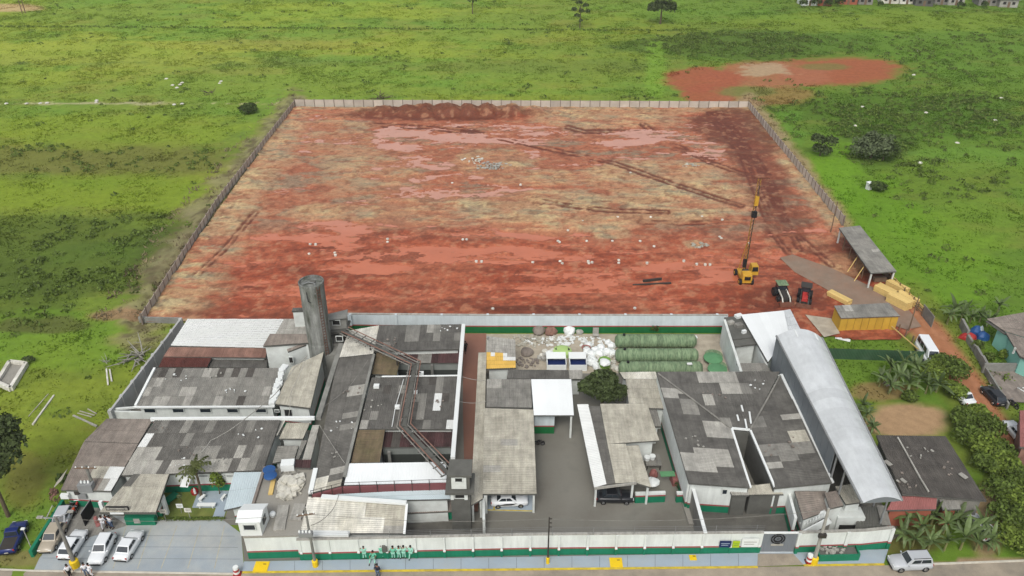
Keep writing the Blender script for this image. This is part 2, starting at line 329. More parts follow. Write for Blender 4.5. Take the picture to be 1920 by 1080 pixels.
def axis(parts):
    o = []
    for a, b, s in parts: o += list(np.arange(a, b, s))
    return np.array(o+[parts[-1][1]])
gx = axis([(-4500, -600, 650), (-600, -260, 34), (-260, -85, 1.25), (-85, 85, .6), (85, 260, 1.25), (260, 600, 34), (600, 4501, 650)])
gy = axis([(-400, 50, 45), (50, 122, .55), (122, 365, 1.05), (365, 700, 33.5), (700, 6500, 580)])
X, Y = np.meshgrid(gx, gy); xs, ys = X.ravel(), Y.ravel()
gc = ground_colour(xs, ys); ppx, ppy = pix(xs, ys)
far = (ys > 364) | (np.abs(xs) > 259) | (ys < 50.5)
keep = np.where(inpoly(ppx, ppy, FIELD_OUT) | far, 0, 1)
bk = smooth(60, 14, seg_d(ppx, ppy, [(548, 196), (400, 380), (250, 602)]))*((ppx < 960) & ~far)
gz = keep*((fbm(xs, ys, 5, 21)-.45)*.5+(fbm(xs, ys, 1.6, 22)-.5)*.25+bk*(.35+1.3*(fbm(xs, ys, 2.2, 25)-.4)))-.02
nx, ny = len(gx), len(gy); ii = (np.arange(ny-1)[:, None]*nx+np.arange(nx-1)[None]).ravel()
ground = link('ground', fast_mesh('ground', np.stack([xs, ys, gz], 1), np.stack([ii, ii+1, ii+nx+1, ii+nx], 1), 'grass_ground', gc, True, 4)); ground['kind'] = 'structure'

# grass tufts and scrub: nobody could count them
def in_view(n, poly=None):
    x = RNG.uniform(-230, 230, n); y = RNG.uniform(55, 352, n); a, b = pix(x, y)
    k = (a > -60) & (a < 1980) & (b < 1095)
    return x[k], y[k], a[k], b[k]
GRASS_IN = [[(1548, 636), (1702, 642), (1722, 655), (1548, 655)], [(1560, 678), (1735, 682), (1640, 760), (1600, 740)], [(1800, 690), (1850, 760), (1900, 830), (1925, 820), (1860, 690), (1800, 600), (1765, 600)], [(310, 900), (430, 925), (405, 972), (300, 968)]]
def blades(x, y, n, hgt, wid, col, tilt=.6):
    k = len(x); X0 = np.repeat(x, n)+RNG.normal(0, .28, k*n)*np.repeat(wid, n); Y0 = np.repeat(y, n)+RNG.normal(0, .28, k*n)*np.repeat(wid, n)
    h = np.repeat(hgt, n)*RNG.uniform(.5, 1.2, k*n); a = RNG.uniform(0, 2*np.pi, k*n); t = RNG.uniform(.1, tilt, k*n)*h*1.6; b = RNG.uniform(0, 2*np.pi, k*n)
    bw = .13*np.repeat(wid, n); dx, dy = np.cos(a)*bw, np.sin(a)*bw
    v = np.stack([np.stack([X0-dx, Y0-dy, np.full(k*n, -.05)], 1), np.stack([X0+dx, Y0+dy, np.full(k*n, -.05)], 1), np.stack([X0+np.cos(b)*t, Y0+np.sin(b)*t, h], 1)], 1).reshape(-1, 3)
    return v, np.arange(k*n*3).reshape(-1, 3), np.repeat(col, n*3, 0)
x, y, a, b = in_view(300000)
k = ~inpoly(a, b, LOT)
redz = (((a-1575)/122)**2+((b-133)/28)**2 < 1) | (((a-1330)/80)**2+((b-160)/30)**2 < 1) | (((a-1440)/120)**2+((b-140)/20)**2 < 1)
k &= ~redz
for g in GRASS_IN: k |= inpoly(a, b, g)
k &= ~((seg_d(a, b, [(1700, 585), (1760, 640), (1830, 740), (1945, 960)]) < 18) & (b > 585))
k &= ~((b > 1060-.0*a) & (a > 30))
x, y, a, b = x[k], y[k], a[k], b[k]
den = fbm(x, y, 6, 33); kk = RNG.uniform(0, 1, len(x)) < smooth(.25, .6, den)*.9+.1; x, y, a, b = x[kk], y[kk], a[kk], b[kk]
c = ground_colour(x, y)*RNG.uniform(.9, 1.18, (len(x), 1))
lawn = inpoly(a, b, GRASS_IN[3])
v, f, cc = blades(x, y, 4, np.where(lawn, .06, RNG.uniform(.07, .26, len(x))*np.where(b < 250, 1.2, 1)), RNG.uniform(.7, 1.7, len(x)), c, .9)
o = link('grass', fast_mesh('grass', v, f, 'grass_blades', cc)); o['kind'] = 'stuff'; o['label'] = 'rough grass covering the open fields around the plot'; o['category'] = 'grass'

def leaf_mesh(cen, rad, n, size, nz=.35, shell=.55):   # many small leaf quads through an ellipsoid
    d = RNG.normal(0, 1, (n, 3)); d /= np.linalg.norm(d, axis=1)[:, None]; d[:, 2] = np.where(d[:, 2] < -nz, -d[:, 2], d[:, 2])
    r = RNG.uniform(shell, 1, n)**.7; lump = .78+.44*vnoise(d[:, 0]*2.6+cen[0], d[:, 1]*2.6+d[:, 2]*2+cen[1], 5)
    p = np.array(cen)+d*(r*lump)[:, None]*np.array(rad)
    q = d+RNG.normal(0, .7, (n, 3)); q /= np.linalg.norm(q, axis=1)[:, None]
    t = np.cross(q, RNG.normal(0, 1, (n, 3))); t /= np.linalg.norm(t, axis=1)[:, None]; u = np.cross(q, t)
    s = size*RNG.uniform(.6, 1.3, n)[:, None]; t = t*s; u = u*s*.6
    return np.stack([p-t, p+u, p+t, p-u], 1).reshape(-1, 3), np.arange(n*4).reshape(-1, 4)
def merge(parts):
    vs_, fs = [], []; n = 0
    for v, f in parts: vs_.append(v); fs.append(f+n); n += len(v)
    return np.concatenate(vs_), np.concatenate(fs)
def dens(a, b):
    d = np.full(len(a), .02)
    for cx, cy, rx, ry, w_ in [(170, 480, 300, 75, .9), (20, 560, 120, 60, .6), (1400, 85, 230, 26, .8), (1720, 215, 280, 50, .8), (1800, 110, 260, 50, .3), (1800, 320, 160, 60, .4), (200, 300, 300, 35, .25), (1640, 270, 80, 45, .8), (1200, 185, 200, 6, .3)]:
        d = np.maximum(d, w_*smooth(1.1, .7, np.hypot((a-cx)/rx, (b-cy)/ry)))
    return d
x, y, a, b = in_view(60000); k = ~inpoly(a, b, LOT); x, y, a, b = x[k], y[k], a[k], b[k]
k = (RNG.uniform(0, 1, len(x)) < dens(a, b)*smooth(.3, .6, fbm(x, y, 7, 41))) & ~((((a-1575)/122)**2+((b-133)/28)**2 < 1) | (((a-1350)/90)**2+((b-160)/30)**2 < 1)); x, y = x[k], y[k]
ln = np.linspace(0, 1, 130); la = [P(-20+1290*t, 50+8*t) for t in ln]                    # the overgrown ditch across the field
parts = [leaf_mesh((p.x, p.y+random.uniform(-.6, .6), .1), (1.6, .7, .55), 16, .3) for p in la]
parts += [leaf_mesh((xx, yy, .1), (s*1.3, s*1.1, s*.8), 22, .2+.1*s) for xx, yy, s in zip(x, y, RNG.uniform(.35, 1.15, len(x)))]
v, f = merge(parts)
o = link('scrub', fast_mesh('scrub', v, f, 'leaf_mid', None, False, 4)); o['kind'] = 'stuff'; o['label'] = 'low dark green scrub growing in patches over the fields'; o['category'] = 'scrub'
x, y, a, b = in_view(60000); bd = seg_d(a, b, [(540, 200), (398, 380), (250, 598)]); k = (bd < 26+42*(b-200)/400) & (a < 556) & (b < 602) & ~inpoly(a, b, LOT); x, y = x[k][:4200], y[k][:4200]
dry = np.array(S(162, 148, 118))*RNG.uniform(.5, 1.25, (len(x), 1))
v, f, cc = blades(x, y, 9, RNG.uniform(.3, .9, len(x)), RNG.uniform(1.0, 2.2, len(x)), dry, 1.0)
o = link('dry_weeds', fast_mesh('dry_weeds', v, f, 'grass_blades', cc)); o['kind'] = 'stuff'; o['label'] = 'dry straw coloured weeds on the bank outside the panel fence'; o['category'] = 'weeds'

# ------------------------------------------------------------------ the cleared clay plot: modelled ruts, heaps and puddles
CLAY = [(546, 200), (1405, 203), (1580, 425), (1700, 565), (1722, 612), (1690, 640), (1600, 640), (1545, 632), (1505, 640), (1400, 640), (1352, 622), (262, 606)]
st = .32; cx_ = np.arange(-92, 76, st); cy_ = np.arange(98, 209, st); X, Y = np.meshgrid(cx_, cy_); x, y = X.ravel(), Y.ravel(); a, b = pix(x, y)
nA = fbm(x*.45, y, 7, 51, 6, .7); nB = fbm(x*.4, y, 3, 52, 5, .72); nC = fbm(x, y, 1.1, 53, 3); nD = fbm(x*.35, y, 16, 54, 5, .7); nE = fbm(x*.8, y, 4, 55, 5, .75)
col = np.repeat(np.array(S(162, 84, 56))[None], len(x), 0)
def mix(cl, f):
    global col
    col = col*(1-f[:, None])+np.array(S(*cl))*f[:, None]
mix((170, 100, 72), smooth(.4, .65, nA)); mix((132, 68, 46), smooth(.5, .7, nB)*.7); strk = fbm(x*.2, y, 1.6, 57, 5, .7); mix((180, 108, 78), smooth(.52, .7, strk)*.4); mix((120, 64, 44), smooth(.5, .32, strk)*.5)
mid = smooth(470, 400, b+(nD-.5)*60)*smooth(205, 245, b)
mix((170, 116, 88), mid*.6); mix((146, 126, 104), mid*smooth(.5, .6, fbm(x*.4, y, 3.2, 58, 5, .72))*.8)
sandf = np.zeros(len(x))
for cx, cy, rx, ry, w_ in [(1290, 375, 130, 34, .95), (1030, 388, 120, 28, .9), (930, 305, 70, 24, .8), (1130, 222, 120, 18, .8), (820, 400, 160, 26, .7), (1060, 422, 130, 18, .75), (1140, 437, 36, 12, .9), (1230, 330, 140, 24, .7), (1010, 335, 90, 14, .6), (700, 330, 90, 40, .45), (600, 400, 60, 14, .6), (640, 260, 60, 40, .5), (1500, 460, 60, 14, .3), (1590, 500, 50, 20, .5), (1300, 460, 16, 6, .8), (980, 208, 500, 8, .7)]:
    sandf = np.maximum(sandf, w_*gpatch(a, b, cx, cy, rx*1.15, ry*1.25, nB*.6+nE*.4, .8))
edge = seg_d(a, b, [(560, 205), (420, 390), (285, 600)])*np.clip(300/b, .55, 1.4)
sandf = np.maximum(sandf, smooth(62, 18, edge+(nE-.5)*70)*1.0); sandf = np.maximum(sandf, smooth(22, 6, seg_d(a, b, [(1400, 208), (1470, 300), (1575, 430)])+(nE-.5)*24)*.8)
mix((190, 160, 124), sandf*.85); mix((140, 128, 106), sandf*smooth(.5, .62, nB)*.75); mix((206, 178, 134), sandf*smooth(.52, .62, nE)*.6); mix((150, 92, 66), sandf*smooth(.5, .4, nB)*.45)
darkf = np.zeros(len(x))
for cx, cy, rx, ry, w_ in [(820, 216, 190, 12, .9), (1370, 235, 75, 36, .85), (1405, 275, 50, 40, .8), (1440, 350, 45, 55, .6), (1475, 425, 50, 45, .5), (1450, 260, 40, 30, .6), (1420, 330, 60, 40, .4), (1560, 470, 70, 10, .5), (1470, 560, 90, 30, .6), (1620, 520, 70, 12, .6), (700, 590, 400, 14, .5), (1000, 580, 130, 6, .9), (720, 480, 100, 14, .5)]:
    darkf = np.maximum(darkf, w_*gpatch(a, b, cx, cy, rx, ry, nB*.5+nE*.5, .5))
mix((112, 60, 40), darkf*.95)
ruts = [[(1350, 215), (1420, 300), (1455, 380), (1500, 470)], [(1360, 225), (1440, 330), (1480, 430), (1560, 500)], [(700, 235), (800, 240), (900, 252)], [(1000, 380), (1120, 395), (1250, 400)], [(855, 241), (960, 265), (1148, 306), (1270, 350), (1390, 388)], [(1065, 240), (1095, 248), (1205, 248), (1260, 278), (1335, 300)], [(1330, 215), (1390, 290), (1420, 370), (1450, 440), (1490, 490)], [(1340, 215), (1400, 285), (1435, 365), (1470, 440)], [(1205, 235), (1250, 265), (1330, 305), (1400, 330)], [(1200, 418), (1300, 420), (1395, 415)], [(1400, 560), (1450, 575), (1540, 580)], [(1395, 575), (1480, 590)], [(330, 560), (420, 470), (480, 400)]]
rut = np.full(len(x), 1e9)
for r in ruts: rut = np.minimum(rut, np.abs(seg_d(a, b, r, 1.6)-4.5))
rf = smooth(4.5, 1.2, rut+(nC-.5)*4); rf = rf*smooth(.3, .5, nA+(nB-.5)*.6); mix((112, 58, 40), rf*.9)
wetzone = np.zeros(len(x))
for cx, cy, rx, ry, w_ in [(800, 260, 200, 32, 1), (960, 290, 80, 14, 1.1), (820, 320, 190, 30, 1), (760, 370, 160, 26, .95), (1000, 262, 140, 16, .9), (1180, 262, 70, 18, 1.1), (1320, 280, 60, 14, .8), (800, 430, 260, 22, 1.2), (1000, 438, 100, 14, 1.2), (600, 440, 120, 16, .9), (900, 480, 280, 16, 1.05), (640, 500, 150, 20, .8), (1150, 470, 160, 14, .8), (1040, 512, 120, 9, 1.2), (720, 555, 240, 12, .85), (560, 535, 200, 16, .75), (1330, 440, 80, 12, .8), (1010, 555, 240, 9, .7), (1240, 500, 90, 12, .5), (1385, 385, 24, 22, 1), (1360, 480, 60, 10, .6), (1000, 350, 100, 12, .8), (1180, 350, 60, 14, .6)]:
    wetzone = np.maximum(wetzone, w_*smooth(1.2, .5, np.hypot((a-cx)/rx, (b-cy)/ry)))
wn = fbm(x*.30, y, 3.6, 61, 6, .76)
wet = smooth(.475, .515, wn+(wetzone-1)*.13)*(1-sandf*.75)*(1-rf*.7)*(1-darkf*.8)
soft = smooth(.36, .49, wn+(wetzone-1)*.13); mix((186, 112, 84), soft*.65*(1-darkf)*(1-rf)*(1-mid*.55)); mix((150, 88, 64), smooth(.0, .3, wet)*.35); mix((196, 150, 118), smooth(.6, .72, nC)*.35*(1-wet)); mix((110, 60, 42), smooth(.42, .3, nC)*.4*(1-wet))
lip = smooth(260, 330, a)*1.0
z = .2+(nE-.5)*.4+(nC-.5)*.14+(nA-.5)*.2+sandf*(.08+.7*np.clip(nE-.42, 0, 1)+.4*np.clip(nB-.45, 0, 1))-rf*.12
berm = smooth(1.1, .4, np.hypot((a-860)/215, (b-211)/11)); scal = np.abs(np.sin(x*.55+fbm(x, y, 5, 70)*3)); z += berm*(.7+1.0*scal)*(.5+nE); z += smooth(1.1, .3, np.hypot((a-1035)/60, (b-378)/12))*.5*nE+smooth(1.1, .3, np.hypot((a-1480)/85, (b-575)/16))*.35*nE+smooth(1.1, .3, np.hypot((a-1580)/60, (b-548)/8))*.5
z = np.maximum(z, .1); z = z*(1-wet)+.02*wet
ramp = inpoly(a, b, [(1455, 480), (1488, 472), (1565, 498), (1645, 534), (1735, 600), (1700, 625), (1600, 580), (1480, 510)]); z = np.where(ramp, np.minimum(z, .14), z)
col = col*np.array([1.0, .96, .9]); mm_ = col.mean(0)*.93; col = np.clip(mm_*(col/mm_)**1.22*.93, .003, 1)
inside = inpoly(a+(nE-.5)*8, b, CLAY)
n_x, n_y = len(cx_), len(cy_); ii = (np.arange(n_y-1)[:, None]*n_x+np.arange(n_x-1)[None]).ravel()
q = np.stack([ii, ii+1, ii+n_x+1, ii+n_x], 1); q = q[inside[q].all(1)]
used = np.unique(q); re = np.zeros(len(x), int); re[used] = np.arange(len(used))
clay = link('clay_plot', fast_mesh('clay_plot', np.stack([x, y, z], 1)[used], re[q], 'clay', np.clip(col[used], .003, 1), True, 4)); clay['kind'] = 'structure'
mb = MB(); pp = [P(*c_, .085) for c_ in [(552, 203), (1400, 206), (1480, 300), (1560, 430), (1400, 520), (1352, 600), (300, 600)]]; mb.add(pp, [tuple(range(len(pp)))])
o = struct('puddle_water', mb, 'puddle')
if o.data.polygons[0].normal.z < 0: o.data.flip_normals()

# ------------------------------------------------------------------ paved sheets
flat('compound_yard', [(205, 785), (335, 606), (560, 606), (660, 626), (1360, 626), (1440, 640), (1560, 800), (1690, 1000), (1650, 1032), (1425, 1039), (458, 1052), (450, 985), (120, 965)], .006, 'asphalt')
flat('service_path', [(868, 625), (912, 625), (905, 760), (896, 960), (872, 960), (868, 760)], .011, 'terracotta')
flat('scrap_yard', [(912, 626), (1150, 626), (1165, 700), (912, 700)], .011, 'sandy_yard'); flat('tank_yard', [(1148, 627), (1358, 627), (1392, 700), (1160, 700)], .016, 'sandy_yard')
flat('exercise_yard', [(762, 960), (905, 958), (906, 1004), (757, 1006)], .011, 'yard_dark'); flat('gate_court', [(1300, 930), (1470, 930), (1490, 1003), (1318, 1004)], .011, 'yard_dark')
flat('parking_apron', [(64, 1068), (112, 962), (420, 976), (452, 1000), (458, 1070), (455, 1074)], .012, 'carpark'); flat('entrance_floor', [(100, 975), (122, 945), (180, 948), (240, 985), (160, 1010), (90, 1020)], .016, 'fc_mid')
flat('garage_floor', [(912, 910), (1003, 908), (1000, 960), (912, 958)], .012, 'blue_walk')
flat('patio', [(372, 920), (440, 920), (425, 951), (418, 977), (396, 977), (405, 952), (360, 952)], .03, 'blue_walk')
flat('lawn', [(300, 900), (440, 915), (420, 976), (285, 974)], .013, 'grass_lawn')
for x0, x1 in ((237, 212), (285, 258), (332, 302), (376, 352), (421, 402)):
    flat('parking_line', [(x0-.9, 985), (x0+.9, 985), (x1+1, 1066), (x1-1, 1066)], .017, 'line_paint')
flat('garage_line', [(912, 955), (998, 957), (998, 959), (912, 957)], .017, 'kerb_yellow'); flat('garage_line', [(925, 938), (928, 938), (928, 956), (925, 956)], .017, 'kerb_yellow'); flat('garage_line', [(1152, 940), (1188, 939), (1188, 942), (1152, 943)], .017, 'kerb_yellow')
flat('sand_ramp', [(1462, 483), (1486, 477), (1560, 503), (1640, 540), (1700, 575), (1728, 612), (1700, 618), (1640, 598), (1560, 548), (1490, 510)], .2, 'gravel_grey')
flat('concrete_pad', [(1510, 590), (1560, 597), (1575, 625), (1545, 632)], .33, 'sandy_yard')
for i in range(18):
    xx = 500+i*52; flat('slab_joint', [(xx, 1053.5-.0165*(xx-458)), (xx+.8, 1053.5-.0165*(xx-458)), (xx+.8, 1070.5-.0104*(xx-455)), (xx, 1070.5-.0104*(xx-455))], .1245, 'joint')
for yy, x0, x1 in ((1003, 108, 440), (1024, 95, 446), (1046, 80, 450)): flat('slab_joint', [(x0, yy), (x1, yy+2), (x1, yy+2.6), (x0, yy+.6)], .0185, 'joint')
# the street: road, raised pavement, kerbs
kl, kr = P(-40, 1068), P(1960, 1051)
mb = MB(); mb.add([Vector((-300, kl.y-3, .004)), Vector((-300, -30, .004)), Vector((300, -30, .004)), Vector((300, kr.y+3, .004)), P(1960, 1050.5, .004), P(1660, 1060, .004), P(455, 1073, .004), P(60, 1068, .004), P(-40, 1066, .004)], [tuple(range(9))]); struct('road', mb, 'road')
if bpy.data.objects['road'].data.polygons[0].normal.z < 0: bpy.data.objects['road'].data.flip_normals()
pv = [(458, 1054), (1420, 1038), (1665, 1031), (1657, 1057), (1510, 1059), (1420, 1062), (455, 1072)]
mb = MB(); mb.hexa([P(*p, 0) for p in pv[::-1]], [P(*p, 0)+Vector((0, 0, .12)) for p in pv[::-1]]); struct('pavement', mb, 'blue_walk')
def strip(name, pts, wd, h, m, z=0.0):
    mb = MB()
    for (x0, y0), (x1, y1) in zip(pts[:-1], pts[1:]): mb.beam(P(x0, y0)+Vector((0, -wd/2, z+h/2)), P(x1, y1)+Vector((0, -wd/2, z+h/2)), wd, h)
    return struct(name, mb, m)
strip('kerb', [(455, 1072.3), (1420, 1062.3)], .2, .125, 'kerb_yellow'); strip('kerb', [(1506, 1059.4), (1657, 1057.4)], .2, .125, 'kerb_yellow'); strip('kerb', [(1740, 1057), (1930, 1050)], .2, .12, 'kerb_white'); strip('kerb', [(-30, 1065), (60, 1069), (450, 1075)], .2, .06, 'kerb_white')
flat('gate_ramp', [(1421, 1038), (1487, 1038), (1507, 1059), (1420, 1062)], .128, 'road')

# ------------------------------------------------------------------ buildings: roofs laid sheet by sheet over walls
def pin(c, patches):
    a, b = pix(c.x, c.y, c.z)
    for x0, y0, x1, y1, m in patches:
        if x0 <= a <= x1 and y0 <= b <= y1: return m
    return None
def sheet(name, q, m, parent, waves=4, amp=.045, across=True, part_of=None):
    a, b, c, d = q                     # a-b top edge, d-c bottom edge; ribs run a->d when across
    if not across: a, b, c, d = d, a, b, c
    n = (b-a).cross(d-a).normalized()
    if n.z < 0: n = -n
    k = waves*2+1; mb = MB()
    for i in range(k):
        t = i/(k-1); o = n*(amp if i % 2 else 0.0)
        mb.v += [tuple(a.lerp(b, t)+o), tuple(d.lerp(c, t)+o+n*.035)]
    mb.f = [(2*i, 2*i+1, 2*i+3, 2*i+2) for i in range(k-1)]
    return obj(name, mb, m, parent)
def roof(root, q, m, sw=1.0, sl=1.9, patches=(), across=True, thick=.16, deck='concrete_dark', waves=4, amp=.045, mixm=None, part='roof_sheet'):
    a, b, c, d = q
    n = (b-a).cross(d-a).normalized(); n = -n if n.z < 0 else n
    dv = .03+abs(((a+c)/2-(b+d)/2).dot(n)); mb = MB(); mb.hexa([p-n*(thick+dv) for p in (a, d, c, b)], [p-n*dv for p in (a, d, c, b)]); obj('roof_deck', mb, deck, root)
    wu = ((b-a).length+(c-d).length)/2; wv = ((d-a).length+(c-b).length)/2
    nu, nv = (max(1, round(wu/sw)), max(1, round(wv/sl))) if across else (max(1, round(wu/sl)), max(1, round(wv/sw)))
    def at(u, v): return a.lerp(b, u).lerp(d.lerp(c, u), v)
    for j in range(nv):
        for i in range(nu):
            u0, u1, v0, v1 = i/nu, (i+1)/nu, j/nv, (j+1)/nv; g = .02/max(wv, .1)
            cen = at((u0+u1)/2, (v0+v1)/2)
            mm = pin(cen, patches) or (random.choice(mixm) if mixm and random.random() < .07 else m)
            sheet(part, (at(u0, v0), at(u1, v0), at(u1, min(1, v1+g)), at(u0, min(1, v1+g))), mm, root, waves, amp, across)
def inset(q, k):
    c = sum((Vector(p) for p in q), Vector())/len(q); o = []
    for i, p in enumerate(q):
        e1 = (q[i-1]-p); e2 = (q[(i+1) % len(q)]-p); e1.z = e2.z = 0; o.append(p+(e1.normalized()+e2.normalized())*k)
    return o
def clip(poly, axis_, v, keep_less):
    o = []
    for i, p in enumerate(poly):
        q = poly[(i+1) % len(poly)]; ip = (p[axis_] <= v) == keep_less or p[axis_] == v; iq = (q[axis_] <= v) == keep_less or q[axis_] == v
        if ip: o.append(p)
        if ip != iq: o.append(p.lerp(q, (v-p[axis_])/(q[axis_]-p[axis_])))
    return o
def roof_poly(root, ring, m, sx, sy, patches=(), ribs_x=True, deck='concrete_dark'):   # sheets on a straight grid, cut to the roof's outline
    a, b, c = ring[0], ring[1], ring[2]; n = (b-a).cross(c-a).normalized(); n = -n if n.z < 0 else n
    def up(x, y): return Vector((x, y, a.z-(n.x*(x-a.x)+n.y*(y-a.y))/n.z))
    ring = [up(p.x, p.y) for p in ring]; mb = MB(); mb.hexa([p-n*.2 for p in ring[::-1]], [p-n*.04 for p in ring[::-1]]); obj('roof_deck', mb, deck, root)
    x0, x1 = min(p.x for p in ring), max(p.x for p in ring); y0, y1 = min(p.y for p in ring), max(p.y for p in ring)
    for j in range(int((y1-y0)/sy)+1):
        for i in range(int((x1-x0)/sx)+1):
            u0, v0 = x0+i*sx, y0+j*sy; pl = ring
            for ax, v, kl in ((0, u0, False), (0, u0+sx, True), (1, v0, False), (1, v0+sy, True)):
                pl = clip(pl, ax, v, kl)
                if len(pl) < 3: break
            if len(pl) < 3: continue
            cen = sum(pl, Vector())/len(pl); mm = pin(cen, patches) or m
            ar = sum(pl[k].x*pl[(k+1) % len(pl)].y-pl[(k+1) % len(pl)].x*pl[k].y for k in range(len(pl)))
            if abs(ar)/2 > sx*sy*.985: sheet('roof_sheet', (up(u0, v0+sy), up(u0+sx, v0+sy), up(u0+sx, v0), up(u0, v0)), mm, root, 4, .045, not ribs_x)
            elif abs(ar) > .06: mb = MB(); mb.add([p+n*.02 for p in (pl if ar > 0 else pl[::-1])], [tuple(range(len(pl)))]); obj('roof_sheet', mb, mm, root)
def walls(root, q, m, ins=.35, drop=.17, z0=0.0, name='wall'):
    t = inset(q, ins); mb = MB()
    mb.hexa([Vector((p.x, p.y, z0)) for p in (t[0], t[3], t[2], t[1])] if len(q) == 4 else [Vector((p.x, p.y, z0)) for p in t[::-1]], [p-Vector((0, 0, drop)) for p in ((t[0], t[3], t[2], t[1]) if len(q) == 4 else t[::-1])])
    return obj(name, mb, m, root)
def posts(root, q, m='white_paint', r=.12, ins=.3, which=(0, 1, 2, 3), n='post'):
    t = inset(q, ins)
    for i in which: obj(n, MB().box((t[i].x, t[i].y, (t[i].z-.16)/2), (2*r, 2*r, t[i].z-.16)), m, root)
def Q(*c): return [P(*k) for k in c]
def bld(name, label, cat, roofs, group=None):
    q0 = Q(*roofs[0]['q']); c = sum(q0, Vector())/4; root = thing(name, label, cat, (c.x, c.y, 0), 0, group)
    for r in roofs:
        q = Q(*r['q'])
        roof(root, q, r.get('m', 'fc_dark'), r.get('sw', 1.0), r.get('sl', 1.9), r.get('p', ()), r.get('across', True), deck=r.get('deck', 'concrete_dark'), waves=r.get('waves', 4), amp=r.get('amp', .045), mixm=r.get('mixm'))
        wm = r.get('w', 'white_paint')
        if wm: walls(root, q, wm, r.get('ins', .35), z0=r.get('z0', 0))
        else: posts(root, q, which=r.get('posts', (0, 1, 2, 3)))
    return root
def window(root, px0, py0, px1, py1, Y, m='glass', frame='white_paint', name='window', d=.06):
    a, b = V(px0, py1, Y), V(px1, py0, Y); c = (a+b)/2; wd, ht = abs(b.x-a.x), abs(b.z-a.z)
    w_ = obj(name, MB().box((c.x, Y-d/2, c.z), (wd, d, ht)), m, root)
    mb = MB(); e = .07
    for dx, dz, sx, sz in ((0, ht/2, wd+2*e, e), (0, -ht/2, wd+2*e, e), (-wd/2, 0, e, ht), (wd/2, 0, e, ht)): mb.box((c.x+dx, Y-d/2-.02, c.z+dz), (sx, d+.06, sz))
    obj('window_frame', mb, frame, w_)
    return w_
L_, D_, MI, W_, CR, BE = 'fc_light', 'fc_black', 'fc_mid', 'fc_white', 'fc_cream', 'fc_beige'

# --- the long workshop with the white window wall
ws = bld('workshop', 'long low workshop with patched grey sheet roof and row of small windows', 'building', [
    dict(q=[(290, 691, 5.0), (533, 690, 5.0), (513, 761, 4.0), (254, 762, 4.0)], m='fc_mid', sw=.95, sl=1.8, w='banded_wall', mixm=['fc_dark'], p=[
        (272, 729, 289, 746, L_), (288, 716, 301, 731, L_), (345, 728, 361, 761, L_), (381, 690, 396, 709, L_), (399, 744, 413, 761, L_), (290, 746, 313, 761, L_), (488, 726, 506, 745, L_), (300, 692, 310, 706, D_), (328, 692, 341, 706, D_), (414, 692, 424, 706, D_), (436, 692, 450, 712, D_), (468, 692, 482, 706, D_), (450, 742, 462, 756, D_)]),
    dict(q=[(547, 688, 5.0), (607, 660, 5.2), (582, 765, 4.1), (516, 757, 4.2)], m='fc_beige', across=False, w='banded_wall')])
yw = P(400, 762, 4.0).y+.35
for x0 in (272, 325, 376, 427, 480): window(ws, x0, 765.5, x0+19, 773, yw)
window(ws, 535, 767, 547, 781, yw, 'dark_void', name='door'); window(ws, 516, 768, 523, 772, yw)
for a_, b_ in (((254, 760, 4.15), (290, 690, 5.15)),): obj('verge_board', MB().beam(P(*a_), P(*b_), .3, .22), 'bright_white', ws)
obj('eave_gutter', MB().beam(P(250, 763.5, 3.95), P(515, 762, 3.95), .22, .2), 'bright_white', ws)
mb = MB()
for i in range(16):
    t = i/15; p = P(533-21*t, 689+68*t, 4.9-.8*t); mb.box(p+Vector((random.uniform(-.15, .15), 0, random.uniform(0, .25))), (random.uniform(.5, .9), .8, random.uniform(.3, .6)), random.uniform(-.3, .3))
obj('broken_parapet', mb, 'bright_white', ws)
# --- white tiled shed behind it
ts = thing('tiled_shed', 'shed with pale white tiled roof along the clay plot', 'building', P(450, 625))
q = Q((352, 598, 4.7), (596, 598, 4.7), (566, 654, 4.0), (320, 648, 4.0)); walls(ts, q, 'white_paint'); roof(ts, [q[0].lerp(q[1], .74), q[1], q[2], q[3].lerp(q[2], .74)], 'fc_light', 1, 2, across=True)
mb = MB(); a_, b_, c_, d_ = q[0], q[0].lerp(q[1], .74), q[3].lerp(q[2], .74), q[3]; mb.hexa([p-Vector((0, 0, .2)) for p in (a_, d_, c_, b_)], [p-Vector((0, 0, .05)) for p in (a_, d_, c_, b_)]); obj('roof_deck', mb, 'concrete_dark', ts)
mb = MB()
for j in range(13):
    for i in range(44):
        p = a_.lerp(b_, (i+.5)/44).lerp(d_.lerp(c_, (i+.5)/44), (j+.5)/13); mb.box(p+Vector((0, 0, random.uniform(-.01, .02))), (.30, .42, .09), .06)
o = obj('roof_tile_field', mb, 'fc_white', ts); o['kind'] = 'stuff'
bld('rusty_roof_store', 'low store with rust brown sheet roofs between tiled shed and workshop', 'building', [
    dict(q=[(318, 651, 3.9), (502, 653, 3.9), (498, 671, 3.6), (306, 669, 3.6)], m='rust_light'), dict(q=[(306, 670, 3.5), (397, 670, 3.5), (388, 689, 3.2), (297, 689, 3.2)], m='rust_dark'),
    dict(q=[(399, 671, 3.0), (502, 672, 3.0), (500, 690, 2.8), (391, 689, 2.8)], m='fc_dark')])
